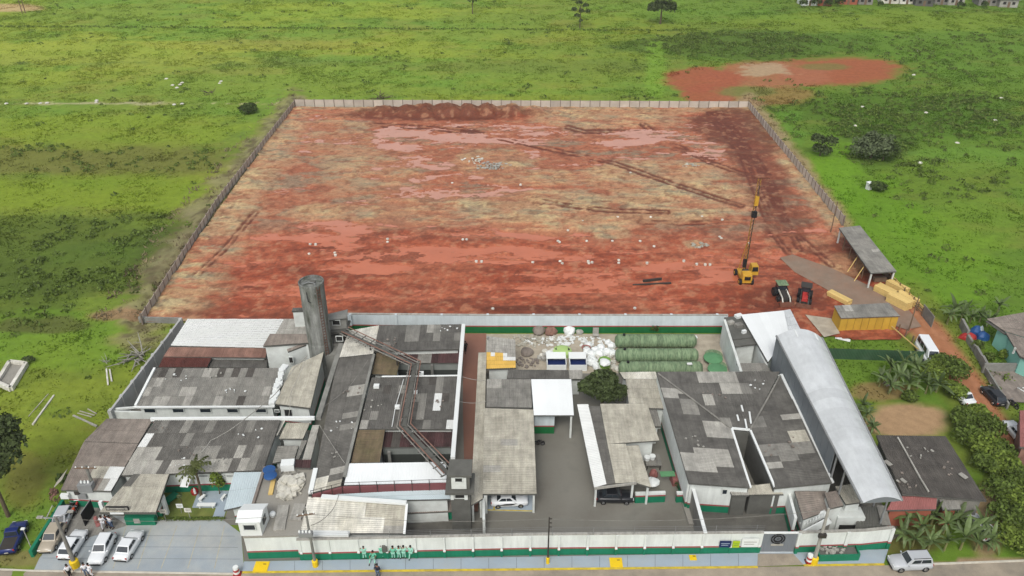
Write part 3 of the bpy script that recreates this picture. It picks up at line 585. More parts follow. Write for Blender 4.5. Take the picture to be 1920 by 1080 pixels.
# --- stair hut, white box and concrete lookout around the water tower
h = bld('stair_hut', 'white stair hut with weathered grey roof in front of water tower', 'building', [dict(q=[(506, 626, 6.6), (575, 626, 6.6), (580, 643, 6.2), (493, 649, 6.2)], m='fc_brown', w='white_paint', ins=.2), dict(q=[(538, 655, 5.8), (578, 640, 5.9), (579, 645, 5.8), (540, 660, 5.7)], m='fc_brown', w='white_paint', ins=.06)])
window(h, 543, 669, 549, 680, P(541, 660, 5.7).y+.02, 'dark_void'); 
h = bld('roof_box', 'small white roof box standing behind the water tower', 'building', [dict(q=[(549, 577, 7.4), (572, 577, 7.4), (571, 583, 7.3), (547, 584, 7.3)], m='fc_dark', w='white_paint', ins=.12)])
wt = thing('water_tower', 'tall stained round concrete water tower beside white stair hut', 'water tower', (*P(602, 655, 4.5).xy, 0))
c0 = Vector((*P(602, 655, 4.5).xy, 0)); r_ = 1.62
obj('shaft', MB().lathe(c0, [(r_*1.03, 0), (r_*1.03, 6), (r_, 6.1), (r_, 15.2), (r_*1.04, 15.25), (r_*1.04, 15.55), (r_*.93, 15.55), (r_*.93, 15.3)], 28), 'concrete_tower', wt, smooth=False)
mb = MB()
for zz in (9.0, 12.1): mb.lathe(c0+Vector((0, 0, zz)), [(r_*1.015, -.06), (r_*1.025, 0), (r_*1.015, .06)], 28)
obj('cast_joint', mb, 'concrete_tower', wt)
obj('plinth', MB().hexa([Vector((p.x, p.y, 0)) for p in Q((578, 650, 4.4), (606, 668, 4.4), (632, 664, 4.4), (641, 640, 4.4))], Q((578, 650, 4.4), (606, 668, 4.4), (632, 664, 4.4), (641, 640, 4.4))), 'concrete', wt)
mb = MB()
for zz in range(24): mb.box(c0+Vector((1.15, -1.28, 4.8+zz*.44)), (.4, .05, .05), .7)
obj('ladder', mb.beam(c0+Vector((1.0, -1.42, 4.4)), c0+Vector((1.0, -1.42, 15.4)), .05, .05).beam(c0+Vector((1.31, -1.14, 4.4)), c0+Vector((1.31, -1.14, 15.4)), .05, .05), 'rust_steel', wt)
obj('hatch', MB().lathe(c0+Vector((.2, .1, 15.3)), [(.4, 0), (.4, .18), (.34, .22)], 14), 'concrete_dark', wt); obj('inlet_pipe', MB().path([c0+Vector((-.95, -.9, 15.62)), c0+Vector((-.2, -.4, 15.66)), c0+Vector((.7, -.7, 15.6)), c0+Vector((.75, -1.5, 14.4))], .06), 'grey_metal', wt)
obj('drain_pipe', MB().path([c0+Vector((-.35, -1.66, 14.8)), c0+Vector((-.25, -1.7, 13.4)), c0+Vector((.1, -1.7, 13.2))], .04), 'black', wt)
h = bld('lookout_block', 'stained concrete lookout block with dark window beside water tower', 'building', [dict(q=[(613, 589, 8.0), (652, 580, 8.0), (650, 597, 7.9), (614, 601, 7.9)], m='concrete', w='concrete', ins=.15, waves=1, amp=0), dict(q=[(615, 626, 5.4), (646, 624, 5.4), (642, 641, 5.2), (616, 643, 5.2)], m='concrete_dark', w='concrete', ins=.12, waves=1, amp=0)])
yv = P(632, 599, 7.9).y+.05; window(h, 624, 600, 637, 609, yv, 'dark_void'); obj('ledge', MB().box((V(631, 619, yv).x, yv+.8, V(631, 619, yv).z), (3.2, 3.0, .25)), 'concrete_dark', h); window(h, 631, 630, 642, 639, P(630, 642, 5.2).y+.05, 'dark_void')
# --- cream roofed hall end, the long dark roof and its gutter
lh = bld('cell_hall', 'long hall with dark patched roof and cream sheets at its far end', 'building', [
    dict(q=[(655, 620, 5.2), (711, 610, 5.4), (700, 664, 5.2), (633, 671, 5.0)], m='fc_cream', sw=1.1, sl=2.4),
    dict(q=[(633, 672, 5.0), (700, 665, 5.3), (639, 911, 4.7), (584, 924, 4.2)], m='fc_dark', across=False, sw=1.05, sl=2.2, p=[(659, 721, 684, 741, L_), (655, 770, 676, 786, MI), (626, 877, 643, 891, L_), (592, 893, 622, 925, CR), (618, 899, 640, 914, BE), (640, 790, 660, 800, MI)])])
obj('ridge_pipe', MB().beam(P(701, 665, 5.5), P(646, 893, 4.95), .35, .25), 'concrete', lh); obj('gutter_wall', MB().beam(P(640, 646, 5.0), P(597, 785, 4.6), .62, .5), 'concrete', lh); obj('verge_gutter', MB().beam(P(592, 879, 4.5), P(582, 925, 4.3), .5, .3), 'bright_white', lh)
# --- the two-yard block with maroon lean-to roofs
jb = bld('yard_block', 'dark patched roof block with two sunken yards under maroon lean-to roofs', 'building', [
    dict(q=[(711, 610, 5.7), (866, 608, 5.7), (863, 655, 5.2), (702, 659, 5.2)], m='fc_dark', p=[(756, 612, 783, 634, MI), (802, 610, 818, 628, L_), (817, 622, 828, 633, MI)], mixm=['fc_mid']),
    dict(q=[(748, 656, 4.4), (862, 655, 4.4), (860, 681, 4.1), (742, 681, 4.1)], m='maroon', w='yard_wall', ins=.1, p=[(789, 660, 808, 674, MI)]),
    dict(q=[(707, 657, 4.9), (749, 679, 4.7), (744, 704, 4.5), (697, 701, 4.6)], m='moss_brown', across=False),
    dict(q=[(697, 708, 5.3), (860, 706, 5.3), (851, 805, 5.0), (673, 805, 5.0)], m='fc_dark', sw=.95, sl=1.8, mixm=['fc_mid', 'fc_black'], p=[(780, 738, 801, 791, MI), (813, 712, 832, 736, MI), (810, 741, 833, 763, W_), (834, 780, 850, 803, W_), (676, 781, 688, 803, L_), (799, 790, 813, 803, MI), (786, 720, 792, 738, L_), (760, 742, 782, 750, MI)]),
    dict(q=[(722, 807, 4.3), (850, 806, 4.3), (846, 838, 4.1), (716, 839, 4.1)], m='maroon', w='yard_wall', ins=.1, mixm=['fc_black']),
    dict(q=[(672, 806, 4.9), (722, 806, 4.9), (712, 867, 4.5), (658, 868, 4.5)], m='moss_brown', across=False),
    dict(q=[(655, 869, 5.0), (836, 866, 5.0), (838, 905, 4.6), (645, 910, 4.6)], m='metal_white', sw=1.2, sl=5, amp=.02, waves=4)])
obj('parapet', MB().beam(P(869, 610, 5.9), P(849, 860, 5.7), .5, .5), 'bright_white', jb); mb = MB().path([P(716, 706, 5.5), P(862, 704, 5.5)], .11); obj('cross_pipe', mb, 'bright_white', jb)
mb = MB()
for (xa, ya), (xb, yb) in (((757, 711), (741, 765)), ((741, 765), (735, 800))): mb.path([P(xa, ya, 5.45), P(xb, yb, 5.3)], .05)
obj('roof_conduit', mb, 'bright_white', jb)
for xx, yy, s in ((706, 724, .7), (745, 763, .6), (779, 735, .5), (790, 700, .6)): obj('roof_vent', MB().box(P(xx, yy, 5.6), (s, s*.8, .4)), 'bright_white', jb)
for xx, yy in ((735, 693), (810, 693), (730, 855), (800, 855)): obj('yard_pier', MB().box(Vector((P(xx, yy-12, 4).x, P(xx, yy-12, 4).y-.35, 2)), (.35, .3, 4)), 'concrete', jb)
# --- maroon catwalk with railing, and the pale roof strip below it
cw = thing('catwalk', 'maroon catwalk with posts running in front of the white roof', 'walkway', (*P(740, 912, 4).xy, 0))
pts = [P(585, 929, 4.6), P(642, 914, 4.7), P(838, 907, 4.8)]; mb = MB()
for a_, b_ in zip(pts[:-1], pts[1:]): mb.beam(a_-Vector((0, 0, .4)), b_-Vector((0, 0, .4)), .25, .95)
obj('side_plate', mb, 'maroon_wall', cw)
for i in range(10):
    t = i/9; p = pts[0].lerp(pts[1], t*3) if t < .333 else pts[1].lerp(pts[2], (t-.333)/.667); obj('post', MB().tube(p-Vector((0, .16, .9)), p+Vector((0, -.16, .9)), .045, n=6), 'dark_metal', cw)
obj('rail', MB().path([p+Vector((0, -.16, .85)) for p in pts], .03), 'dark_metal', cw)
mb = MB(); [mb.beam(Vector((p.x, p.y+.3, 0)), Vector((p.x, p.y+.3, p.z-.87)), .3, .3) for p in (pts[0].lerp(pts[1], .4), pts[1], pts[1].lerp(pts[2], .5), pts[2])]; obj('support', mb, 'concrete', cw)
bld('pale_strip_roof', 'narrow pale metal roof strip below the maroon catwalk', 'building', [dict(q=[(612, 928, 4.0), (838, 916, 4.0), (846, 936, 3.8), (690, 939, 3.8)], m='metal_blue', waves=4)])
fs = bld('front_shed', 'front shed with cream and grey sheet roof behind the street wall', 'building', [
    dict(q=[(578, 931, 4.4), (762, 945, 4.4), (757, 1000, 3.3), (563, 999, 3.3)], m='fc_beige', across=False, sw=1.0, sl=2.4, w='banded_wall', p=[(562, 930, 702, 1004, CR)], mixm=['fc_light'])])
obj('ridge_cap', MB().beam(P(603, 931, 4.6), P(762, 943, 4.6), .5, .25), 'bright_white', fs); obj('end_flashing', MB().beam(P(763, 945, 4.5), P(758, 1001, 3.4), .25, .2), 'bright_white', fs); obj('roof_ridge_cap', MB().beam(P(564, 1000, 3.42), P(655, 1001, 3.42), .7, .2), 'bright_white', fs)
bld('yard_porch', 'grey porch roof over green wall at back of small yard', 'building', [dict(q=[(763, 942, 2.0), (879, 937, 2.0), (877, 958, 1.6), (764, 963, 1.6)], m='fc_brown', w='green_paint')])
# --- watchtower
k = thing('watchtower', 'square concrete watchtower with white window bays at end of catwalk', 'tower', (*P(862, 905, 5).xy, 0))
q = Q((843, 861, 8.6), (886, 861, 8.6), (884, 892, 8.5), (838, 892, 8.5)); mb = MB(); mb.hexa([p-Vector((0, 0, .3)) for p in (q[0], q[3], q[2], q[1])], [q[0], q[3], q[2], q[1]]); obj('roof_slab', mb, 'concrete_dark', k)
walls(k, q, 'concrete_dark', .25, .3); yk = q[3].y+.25; a_ = V(847, 915, yk); b_ = V(874, 894, yk)
obj('window_bay', MB().box(((a_.x+b_.x)/2, yk, (a_.z+b_.z)/2), (b_.x-a_.x, .3, b_.z-a_.z)), 'white_paint', k); window(k, 853, 895, 867, 903, yk-.16, 'dark_void')
c_ = V(862, 920, yk); obj('ledge', MB().box((c_.x, yk+1.0, c_.z), (3.1, 3.0, .35)), 'concrete_dark', k); window(k, 853, 926, 871, 933.5, yk-.03, 'dark_void')
for xx in (848, 874): obj('pier', MB().box((V(xx, 930, yk).x, yk-.1, V(xx, 929, yk).z), (.35, .25, .9)), 'white_paint', k)
# --- pipe rack over the roofs
pr = thing('pipe_rack', 'elevated rack of parallel rusty pipes crossing the dark roofs to the watchtower', 'pipe rack', (*P(760, 740, 5).xy, 0))
run = [P(645, 620, 6.6), P(778, 682, 6.3), P(757, 798, 6.3), P(840, 886, 6.4)]
for kx, off in enumerate((-.75, -.45, .45, .75)):
    pp = []
    for i, p in enumerate(run):
        d0 = (run[min(i+1, 3)]-run[max(i-1, 0)]); d0.z = 0; nrm = Vector((-d0.y, d0.x, 0)).normalized(); pp.append(p+nrm*off*1.1+Vector((0, 0, .15*(kx % 2))))
    obj('pipe', MB().path(pp, .07, 6), 'rust_light' if kx % 2 else 'fc_mid', pr)
mb = MB(); mb2 = MB()
for a_, b_ in zip(run[:-1], run[1:]):
    n = max(2, int((b_-a_).length/1.6)); d0 = (b_-a_).normalized(); nrm = Vector((-d0.y, d0.x, 0)).normalized()
    for i in range(n+1):
        p = a_.lerp(b_, i/n); mb.beam(p-nrm*.95-Vector((0, 0, .12)), p+nrm*.95-Vector((0, 0, .12)), .12, .1)
        if i % 3 == 0: mb2.beam(p-Vector((0, 0, 1.9)), p-Vector((0, 0, .1)), .16, .16)
    mb.beam(a_-Vector((0, 0, .2)), b_-Vector((0, 0, .2)), .55, .06)
obj('rack_tray', mb, 'concrete_dark', pr); obj('stanchion', mb2, 'dark_metal', pr)
# --- front corner block with flat concrete roof
cb = thing('corner_block', 'flat concrete roofed corner block with rubble on top beside car park', 'building', (*P(520, 950).xy, 0))
zc = 3.45; ring = Q((497, 878, zc), (590, 880, zc), (562, 1004, zc), (455, 1007, zc), (476, 945, zc)); mb = MB(); mb.hexa([p-Vector((0, 0, .2)) for p in ring[::-1]], ring[::-1]); obj('roof_slab', mb, 'concrete_roof', cb)
t = inset(ring, .06); mb = MB(); mb.hexa([Vector((p.x, p.y, 0)) for p in t[::-1]], [p-Vector((0, 0, .2)) for p in t[::-1]]); obj('wall', mb, 'banded_wall', cb)
obj('parapet', MB().beam(ring[0]+Vector((0, 0, .15)), ring[4]+Vector((0, 0, .15)), .3, .35).beam(ring[4]+Vector((0, 0, .15)), P(462, 985, zc+.15), .3, .35), 'fc_brown', cb)
gc_ = thing('guard_cabin', 'small white gabled guard cabin on the corner of flat roof', 'cabin', P(470, 990, zc))
fa, fb = P(452, 1005, zc), P(492, 1004, zc); dp = 2.3; zt = 5.6; A = fa; B = fb; C = fb+Vector((.15, dp, 0)); D = fa+Vector((.15, dp, 0))
mb = MB(); mb.hexa([A, B, C, D], [Vector((p.x, p.y, zt)) for p in (A, B, C, D)]); obj('wall', mb, 'bright_white', gc_)
e = .18; mx, = [(A.x+B.x)/2]; mb = MB(); zr = zt+.45
mb.add([(A.x-e, A.y-e, zt), (B.x+e, B.y-e, zt), (C.x+e, C.y+e, zt), (D.x-e, D.y+e, zt), (A.x-e, (A.y+D.y)/2, zr), (B.x+e, (B.y+C.y)/2, zr)], [(0, 1, 5, 4), (2, 3, 4, 5), (1, 2, 5), (3, 0, 4), (3, 2, 1, 0)]); obj('roof', mb, 'bright_white', gc_)
window(gc_, 458, 983, 478, 993, A.y-.0, 'glass'); obj('side_window', MB().box((B.x+.1, B.y+dp/2, zt-.9), (.1, .9, .8)), 'glass', gc_)
def rubble(root, name, cen, rx, ry, n, smin, smax, m, hz=.5):
    mb = MB()
    for i in range(n):
        a_ = random.uniform(0, 6.28); r = math.sqrt(random.random()); s = random.uniform(smin, smax); zz = (1-r)*hz*random.random()
        mb.box(Vector(cen)+Vector((math.cos(a_)*r*rx, math.sin(a_)*r*ry, s*.2+zz)), (s, s*random.uniform(.4, 1), s*random.uniform(.2, .5)), random.uniform(0, 3))
    o = obj(name, mb, m, root); o['kind'] = 'stuff'; return o
o = rubble(None, 'roof_rubble', P(546, 914, zc), 1.5, 1.9, 60, .3, 1.1, 'fc_cream', .8); tag(o, 'heap of broken pale sheets on the flat concrete roof', 'rubble')
o = rubble(None, 'roof_litter', P(535, 895, zc), 2.2, 1.2, 30, .1, .3, 'fc_mid', .1); tag(o, 'small litter scattered behind the heap on flat roof', 'litter')
for i, (x0, y0, x1, y1, wd, lb, m) in enumerate(((532, 948, 523, 994, 1.2, 'narrow pale slab laid on flat roof next to guard cabin', 'fc_light'), (563, 945, 553, 975, 1.25, 'wider pale slab laid on flat roof by front shed', 'fc_light'), (513, 899, 507, 927, .5, 'orange timber board lying below the blue water tank', 'timber'))):
    tag(obj('roof_slab_piece' if i < 2 else 'timber_board', MB().beam(P(x0, y0, zc+.12), P(x1, y1, zc+.12), wd, .2), m), lb, 'slab' if i < 2 else 'board')
bt = thing('water_tank', 'round blue plastic water tank on the flat concrete roof', 'water tank', P(507, 892, zc)); obj('body', MB().lathe(P(507, 892, zc), [(.55, 0), (.68, .95), (.72, 1.0)], 18), 'blue_plastic', bt, smooth=False); obj('lid', MB().lathe(P(507, 892, zc+1.0), [(.74, 0), (.74, .08), (.5, .2), (.15, .26)], 18), 'blue_plastic', bt)
tag(obj('roof_unit', MB().lathe(P(512, 967, zc), [(.3, 0), (.35, .3), (.25, .5), (.1, .55)], 10), 'bright_white'), 'small white vent pot on flat roof next to pale slab', 'vent')
# --- lean-to cluster between blocks
bld('lean_to_cluster', 'jumble of small weathered lean-to roofs behind the blue water tank', 'building', [
    dict(q=[(537, 793, 4.0), (581, 793, 4.0), (568, 823, 3.8), (523, 823, 3.8)], m='fc_beige'), dict(q=[(521, 787, 4.3), (535, 789, 4.3), (520, 817, 4.1), (507, 816, 4.1)], m='fc_cream', w=None, posts=()),
    dict(q=[(521, 836, 3.4), (560, 836, 3.4), (552, 861, 3.2), (511, 868, 3.2)], m='fc_mid', across=False), dict(q=[(586, 797, 4.0), (599, 797, 4.0), (583, 862, 3.6), (567, 862, 3.6)], m='fc_light', across=False), dict(q=[(566, 826, 3.5), (576, 826, 3.5), (560, 862, 3.2), (554, 861, 3.2)], m='fc_mid'),
    dict(q=[(554, 862, 3.9), (584, 862, 3.9), (582, 878, 3.8), (550, 877, 3.8)], m='maroon')])
tag(obj('white_crate', MB().box(P(540, 872, 3.9), (1.5, 1.1, .9), .1), 'bright_white'), 'white boxy tank standing among the lean-to roofs', 'tank')
# --- reception block along the field
rb = bld('reception_block', 'brown grey sheet roofed block on the field side of entrance', 'building', [
    dict(q=[(200, 785, 4.3), (287, 786, 4.5), (259, 832, 4.2), (157, 828, 3.8)], m='fc_brown', w='banded_wall'), dict(q=[(157, 828.5, 3.8), (259, 832.5, 4.2), (208, 921, 3.2), (114, 919, 2.9)], m='fc_brown', w='banded_wall', p=[(196, 874, 228, 921, W_), (172, 873, 196, 894, BE), (184, 880, 198, 910, L_), (232, 824, 249, 834, W_)])])
obj('side_awning', MB().hexa(Q((127, 878, 2.2), (116, 900, 2.2), (98, 918, 2.0), (106, 904, 2.0)), Q((127, 878, 2.3), (116, 900, 2.3), (98, 918, 2.1), (106, 904, 2.1))), 'fc_beige', rb)
yr = P(150, 920, 2.9).y+.35; 
for xx in (124, 157): obj('air_conditioner', MB().box(V(xx, 927, yr)-Vector((0, .25, 0)), (.9, .4, .6)), 'bright_white' if xx == 124 else 'grey_metal', rb)
obj('wall_vent', MB().box(V(146, 921, yr)-Vector((0, .2, 0)), (.5, .35, .5)), 'dark_metal', rb)
ad = bld('admin_block', 'wide block with patchwork dark roof behind the entrance garden', 'building', [
    dict(q=[(290, 788, 4.9), (526, 788, 4.9), (493, 882, 3.3), (224, 892, 3.3)], m='fc_dark', sw=1.0, sl=1.9, w='banded_wall', mixm=['fc_mid'], p=[
        (262, 825, 279, 834, W_), (229, 834, 300, 890, L_), (337, 797, 358, 816, MI), (457, 797, 476, 822, MI), (445, 824, 463, 874, L_), (365, 832, 413, 861, MI), (322, 862, 364, 889, L_), (370, 869, 437, 890, L_), (470, 842, 489, 871, MI), (300, 800, 318, 822, MI), (414, 800, 420, 830, MI)])])
obj('back_parapet', MB().beam(P(283, 786, 4.95), P(590, 784, 4.9), .35, .4), 'bright_white', ad); ya = P(380, 886, 3.3).y+.35
for x0, x1 in ((372, 390), (408, 420), (425, 438), (342, 355)): window(ad, x0, 890, x1, 893, ya, 'glass')
obj('door_hood', MB().hexa(Q((345, 892, 2.6), (337, 913, 2.2), (352, 914, 2.2), (360, 893, 2.6)), Q((345, 892, 2.7), (337, 913, 2.3), (352, 914, 2.3), (360, 893, 2.7))), 'bright_white', ad)
en = thing('entrance_canopy', 'beige sheet entrance canopy on white columns with black name sign', 'canopy', (*P(250, 960).xy, 0))
q = Q((250, 889, 3.7), (317, 889, 3.7), (292, 961, 3.1), (186, 961, 3.1)); roof(en, q, 'fc_beige', 1, 2, [(212, 885, 252, 910, 'fc_dark')], thick=.3, deck='concrete_dark')
for xx, yy, zz in ((197, 981, 2.9), (247, 979, 2.9), (290, 979, 2.9)): p = P(xx, yy); obj('column', MB().box((p.x, p.y+.5, zz/2), (.38, .38, zz)), 'bright_white', en)
for xx, yy in ((304, 930),): p = P(xx, yy, 2.8); obj('column', MB().box((p.x, p.y, 1.4), (.38, .38, 2.8)), 'bright_white', en)
walls(en, [q[0].lerp(q[3], .25), q[1].lerp(q[2], .25), q[1].lerp(q[2], .72), q[0].lerp(q[3], .72)], 'banded_wall', .6, .5)
kx = P(237, 985); kx2 = P(293, 984); obj('kiosk_counter', MB().box(((kx.x+kx2.x)/2, kx.y+.35, .6), (kx2.x-kx.x, .7, 1.2)), 'green_paint', en); obj('counter_notice', MB().box((P(262, 980).x, kx.y-.02, .7), (.7, .05, .7)), 'fc_light', en)
sg = obj('sign_board', MB().box(P(220, 953, 3.45), (2.5, .12, .55)), 'black', en); c_ = P(220, 953, 3.45)
obj('sign_lettering', MB().box(c_+Vector((0, -.09, .02)), (1.6, .03, .2)).box(c_+Vector((-1.0, -.09, .02)), (.3, .03, .3)).box(c_+Vector((1.0, -.09, .02)), (.3, .03, .3)), 'fc_light', sg)
obj('valance', MB().box(P(220, 961, 3.05)+Vector((0, -.12, 0)), (1.5, .04, .25)), 'bright_white', en)
bc = bld('visitor_canopy', 'pale blue metal canopy beside the flat roofed corner block', 'canopy', [dict(q=[(439, 886, 3.3), (492, 885, 3.3), (474, 945, 3.1), (420, 957, 3.0)], m='metal_blue', sw=1.1, sl=2.6, w='banded_wall', ins=.7)])
# --- entrance garden
def board_sign(px, py, h, label, m='fc_cream', w_=.75, hh=.6, pole='fc_mid'):
    r = thing('notice_board', label, 'sign', P(px, py)); p = P(px, py); obj('post', MB().tube(p, p+Vector((0, 0, h)), .04, n=6), pole, r); obj('board', MB().box(p+Vector((0, -.05, h)), (w_, .06, hh)), m, r); obj('text_line', MB().box(p+Vector((0, -.09, h+.1)), (w_*.7, .02, .05)).box(p+Vector((0, -.09, h-.05)), (w_*.6, .02, .05)), 'fc_mid', r)
board_sign(312, 978, 1.7, 'pale notice board on tilted post next to green kiosk'); board_sign(358, 976, 1.7, 'yellowish notice board on pole near lawn hedge', 'fc_cream'); board_sign(341, 962, 1.2, 'white notice board standing in middle of lawn', 'bright_white')
def bench(px, py, label, m, L=2.2, rz=0.0, wd=.5):
    p = P(px, py); r = thing('bench', label, 'bench', p, rz); obj('seat', MB().box((0, 0, .43), (L, wd, .1)), m, r, local=True)
    for s in (-1, 1): obj('leg', MB().box((s*L*.36, 0, .19), (.15, wd*.8, .38)), m, r, local=True)
bench(388, 951, 'long white garden bench at edge of blue patio', 'bright_white', 2.1, .0, .5); bench(380, 937, 'short white bench standing lengthways near the palm', 'bright_white', .9, 1.2, .4); bench(420, 936, 'short white bench under edge of blue canopy', 'bright_white', .8, 1.3, .3); bench(322, 938, 'bright green bench box beside entrance canopy', 'green_paint', 1.7, 1.0, 1.0)
obj_ = thing('planter_figure', 'small red and white garden figure by the palm trunk', 'statue', P(366, 925)); obj('base', MB().lathe(P(366, 925), [(.4, 0), (.45, .5), (.3, .7)], 10), 'red', obj_); obj('top', MB().lathe(P(366, 925, .7), [(.14, 0), (.12, .6), (.05, .8)], 8), 'bright_white', obj_)

# --- middle block: garage, white roof house, scrap yard
nh = bld('white_roof_store', 'store with bright white metal roof half and grey half beside the tree', 'building', [
    dict(q=[(913, 711, 4.2), (995, 711, 4.2), (998, 765, 3.9), (912, 763, 3.9)], m='fc_mid', w='banded_wall', mixm=['fc_light']), dict(q=[(996, 711, 4.7), (1071, 711, 4.7), (1076, 779, 3.9), (1001, 779, 3.9)], m='metal_white', w=None, posts=(2,), sw=1.5, sl=6, waves=3, amp=.012)])
walls(nh, Q((996, 711, 4.5), (1030, 711, 4.5), (1042, 770, 3.9), (1001, 770, 3.9)), 'banded_wall_b', .1)
gr = bld('garage', 'open fronted garage with long beige sheet roof and parked striped car', 'garage', [dict(q=[(908, 765, 3.9), (1000, 768, 4.0), (1006, 926, 3.2), (905, 926, 3.2)], m='fc_beige', across=False, sw=1.05, sl=2.4, w=None, posts=(1, 2), mixm=['fc_light'])])
walls(gr, Q((907, 765, 3.9), (914, 765, 3.9), (914, 926, 3.2), (906, 926, 3.2)), 'white_paint', .05); walls(gr, Q((910, 766, 3.8), (999, 768, 3.8), (1001, 860, 3.4), (908, 860, 3.4)), 'banded_wall', .25)
bld('corridor_roof', 'narrow beige roof strip running along the terracotta path', 'walkway', [dict(q=[(897, 661, 3.1), (912, 661, 3.1), (905, 935, 3.0), (882, 948, 3.0)], m='fc_beige', across=False, sl=2.4, w=None)])
tag(obj('yard_divider', MB().beam(P(907, 962)+Vector((0, 0, 1.2)), P(908, 1003)+Vector((0, 0, 1.2)), .3, 2.4), 'white_paint'), 'white dividing wall between small yard and main yard', 'wall')
sh = bld('sheet_store', 'small lean-to with grey roof and loose yellow sheets', 'shed', [dict(sw=.62, sl=.85, waves=2, q=[(913, 630, 3.4), (966, 637, 3.4), (967, 690, 2.9), (912, 692, 2.9)], m='fc_light', w='white_paint', p=[(912, 657, 921, 692, 'yellow_sheet'), (922, 658, 931, 672, W_), (930, 658, 941, 692, 'yellow_sheet'), (941, 660, 951, 678, W_), (941, 678, 967, 692, 'yellow_sheet'), (921, 672, 931, 692, 'yellow_sheet'), (951, 668, 967, 680, W_)])])
obj('back_pole', MB().tube(P(914, 632, 0), P(914, 632, 4.2), .12, n=8), 'grey_metal', sh)
bld('rear_gutter_roof', 'narrow dark grey roof strip in front of the scrap yard', 'building', [dict(q=[(953, 693, 3.2), (1066, 694, 3.2), (1068, 711, 3.0), (950, 710, 3.0)], m='fc_dark'), dict(q=[(1066, 694, 3.1), (1092, 694, 3.1), (1092, 711, 2.9), (1068, 711, 2.9)], m='fc_light'), dict(q=[(1162, 698, 3.2), (1229, 697, 3.2), (1236, 711, 3.0), (1170, 711, 3.0)], m='fc_cream')])
bld('annex', 'plain beige roofed annex between round tree and courtyard building', 'building', [dict(q=[(1173, 711, 4.0), (1238, 711, 4.0), (1250, 767, 3.6), (1180, 764, 3.6)], m='fc_beige')])
gb = bld('striped_roof_garage', 'garage with white, dark and beige roof stripes over a parked black car', 'garage', [
    dict(q=[(1082, 758, 4.2), (1103, 758, 4.3), (1137, 908, 3.4), (1114, 914, 3.3)], m='fc_white', across=False, sl=2.2, w=None, posts=(3,)), dict(q=[(1103, 761, 4.3), (1125, 762, 4.35), (1154, 906, 3.5), (1137, 908, 3.4)], m='fc_dark', across=False, sl=2.2, w=None, posts=()),
    dict(q=[(1125, 757, 4.4), (1213, 757, 4.1), (1236, 826, 3.7), (1139, 832, 4.0)], m='fc_beige', across=False, sl=2.2, w='white_paint', ins=.6), dict(q=[(1139, 832, 4.0), (1173, 832, 3.9), (1193, 904, 3.5), (1154, 906, 3.5)], m='fc_beige', across=False, sl=2.2, w=None, posts=(2,)),
    dict(q=[(1173, 836, 3.5), (1197, 835, 3.4), (1221, 914, 3.0), (1193, 905, 3.1)], m='fc_beige', across=False, sl=2.2, w=None, posts=(2,)), dict(q=[(1213, 757, 3.4), (1229, 758, 3.4), (1240, 800, 3.1), (1222, 800, 3.1)], m='fc_mid')])
obj('fascia', MB().beam(P(1114, 916, 3.25), P(1193, 906, 3.4), .15, .3), 'fc_light', gb)
# --- courtyard building with inward roofs
cy = thing('courtyard_building', 'dark roofed building with roofs sloping inwards to a narrow courtyard', 'building', (*P(1395, 800, 4).xy, 0))
roof_poly(cy, Q((1231, 697, 5.3), (1462, 697, 5.3), (1406, 806, 4.5), (1372, 804, 4.5)), 'fc_dark', 1.3, 2.1, ribs_x=False, patches=[(1302, 694, 1339, 725, L_), (1345, 694, 1386, 741, L_), (1378, 718, 1413, 742, MI), (1313, 738, 1336, 762, L_), (1356, 783, 1374, 803, MI)])
roof_poly(cy, Q((1231, 699, 5.2), (1371, 805, 4.5), (1406, 914, 4.5), (1292, 905, 5.2)), 'fc_dark', 2.1, 1.0, patches=[(1240, 728, 1281, 742, L_), (1274, 749, 1311, 765, MI), (1280, 768, 1318, 781, MI), (1326, 794, 1369, 818, L_), (1272, 845, 1358, 886, L_), (1340, 872, 1358, 886, D_)])
roof_poly(cy, Q((1407, 807, 4.5), (1464, 702, 5.2), (1560, 905, 5.1), (1452, 915, 4.5)), 'fc_dark', 2.1, 1.0, patches=[(1462, 777, 1502, 789, L_), (1412, 784, 1440, 797, MI), (1420, 831, 1512, 859, MI), (1437, 866, 1468, 881, L_), (1484, 812, 1516, 843, BE)])
def ringwall(root, pts, m, th=.25, z0=0):
    mb = MB()
    for a_, b_ in zip(pts[:-1], pts[1:]):
        d0 = (b_-a_); d0.z = 0; nn = Vector((-d0.y, d0.x, 0)).normalized()*th/2; dz = Vector((0, 0, .18))
        g = lambda p: Vector((p.x, p.y, z0))
        mb.hexa([g(a_-nn), g(b_-nn), g(b_+nn), g(a_+nn)], [a_-nn-dz, b_-nn-dz, b_+nn-dz, a_+nn-dz])
    return obj('wall', mb, m, root)
ringwall(cy, Q((1292, 904, 4.3), (1234, 702, 5.2), (1460, 700, 5.2), (1556, 904, 4.4)), 'banded_wall'); ringwall(cy, Q((1295, 902, 4.5), (1402, 911, 4.3)), 'banded_wall'); ringwall(cy, Q((1402, 911, 4.3), (1371, 806, 4.5), (1406, 808, 4.5), (1453, 911, 4.3)), 'concrete_dark'); ringwall(cy, Q((1453, 911, 4.3), (1556, 903, 4.5)), 'banded_wall')
obj('valley_gutter', MB().beam(P(1372, 803, 4.6), P(1406, 806, 4.6), .25, .2).beam(P(1372, 804, 4.6), P(1407, 914, 4.4), .25, .2).beam(P(1407, 807, 4.6), P(1453, 914, 4.4), .25, .2), 'bright_white', cy)
obj('hip_flashing', MB().beam(P(1463, 704, 5.32), P(1407, 805, 4.62), .2, .08).beam(P(1234, 700, 5.32), P(1371, 803, 4.62), .2, .08), 'fc_mid', cy); obj('verge_flashing', MB().beam(P(1465, 702, 5.3), P(1561, 905, 4.5), .35, .2), 'bright_white', cy)
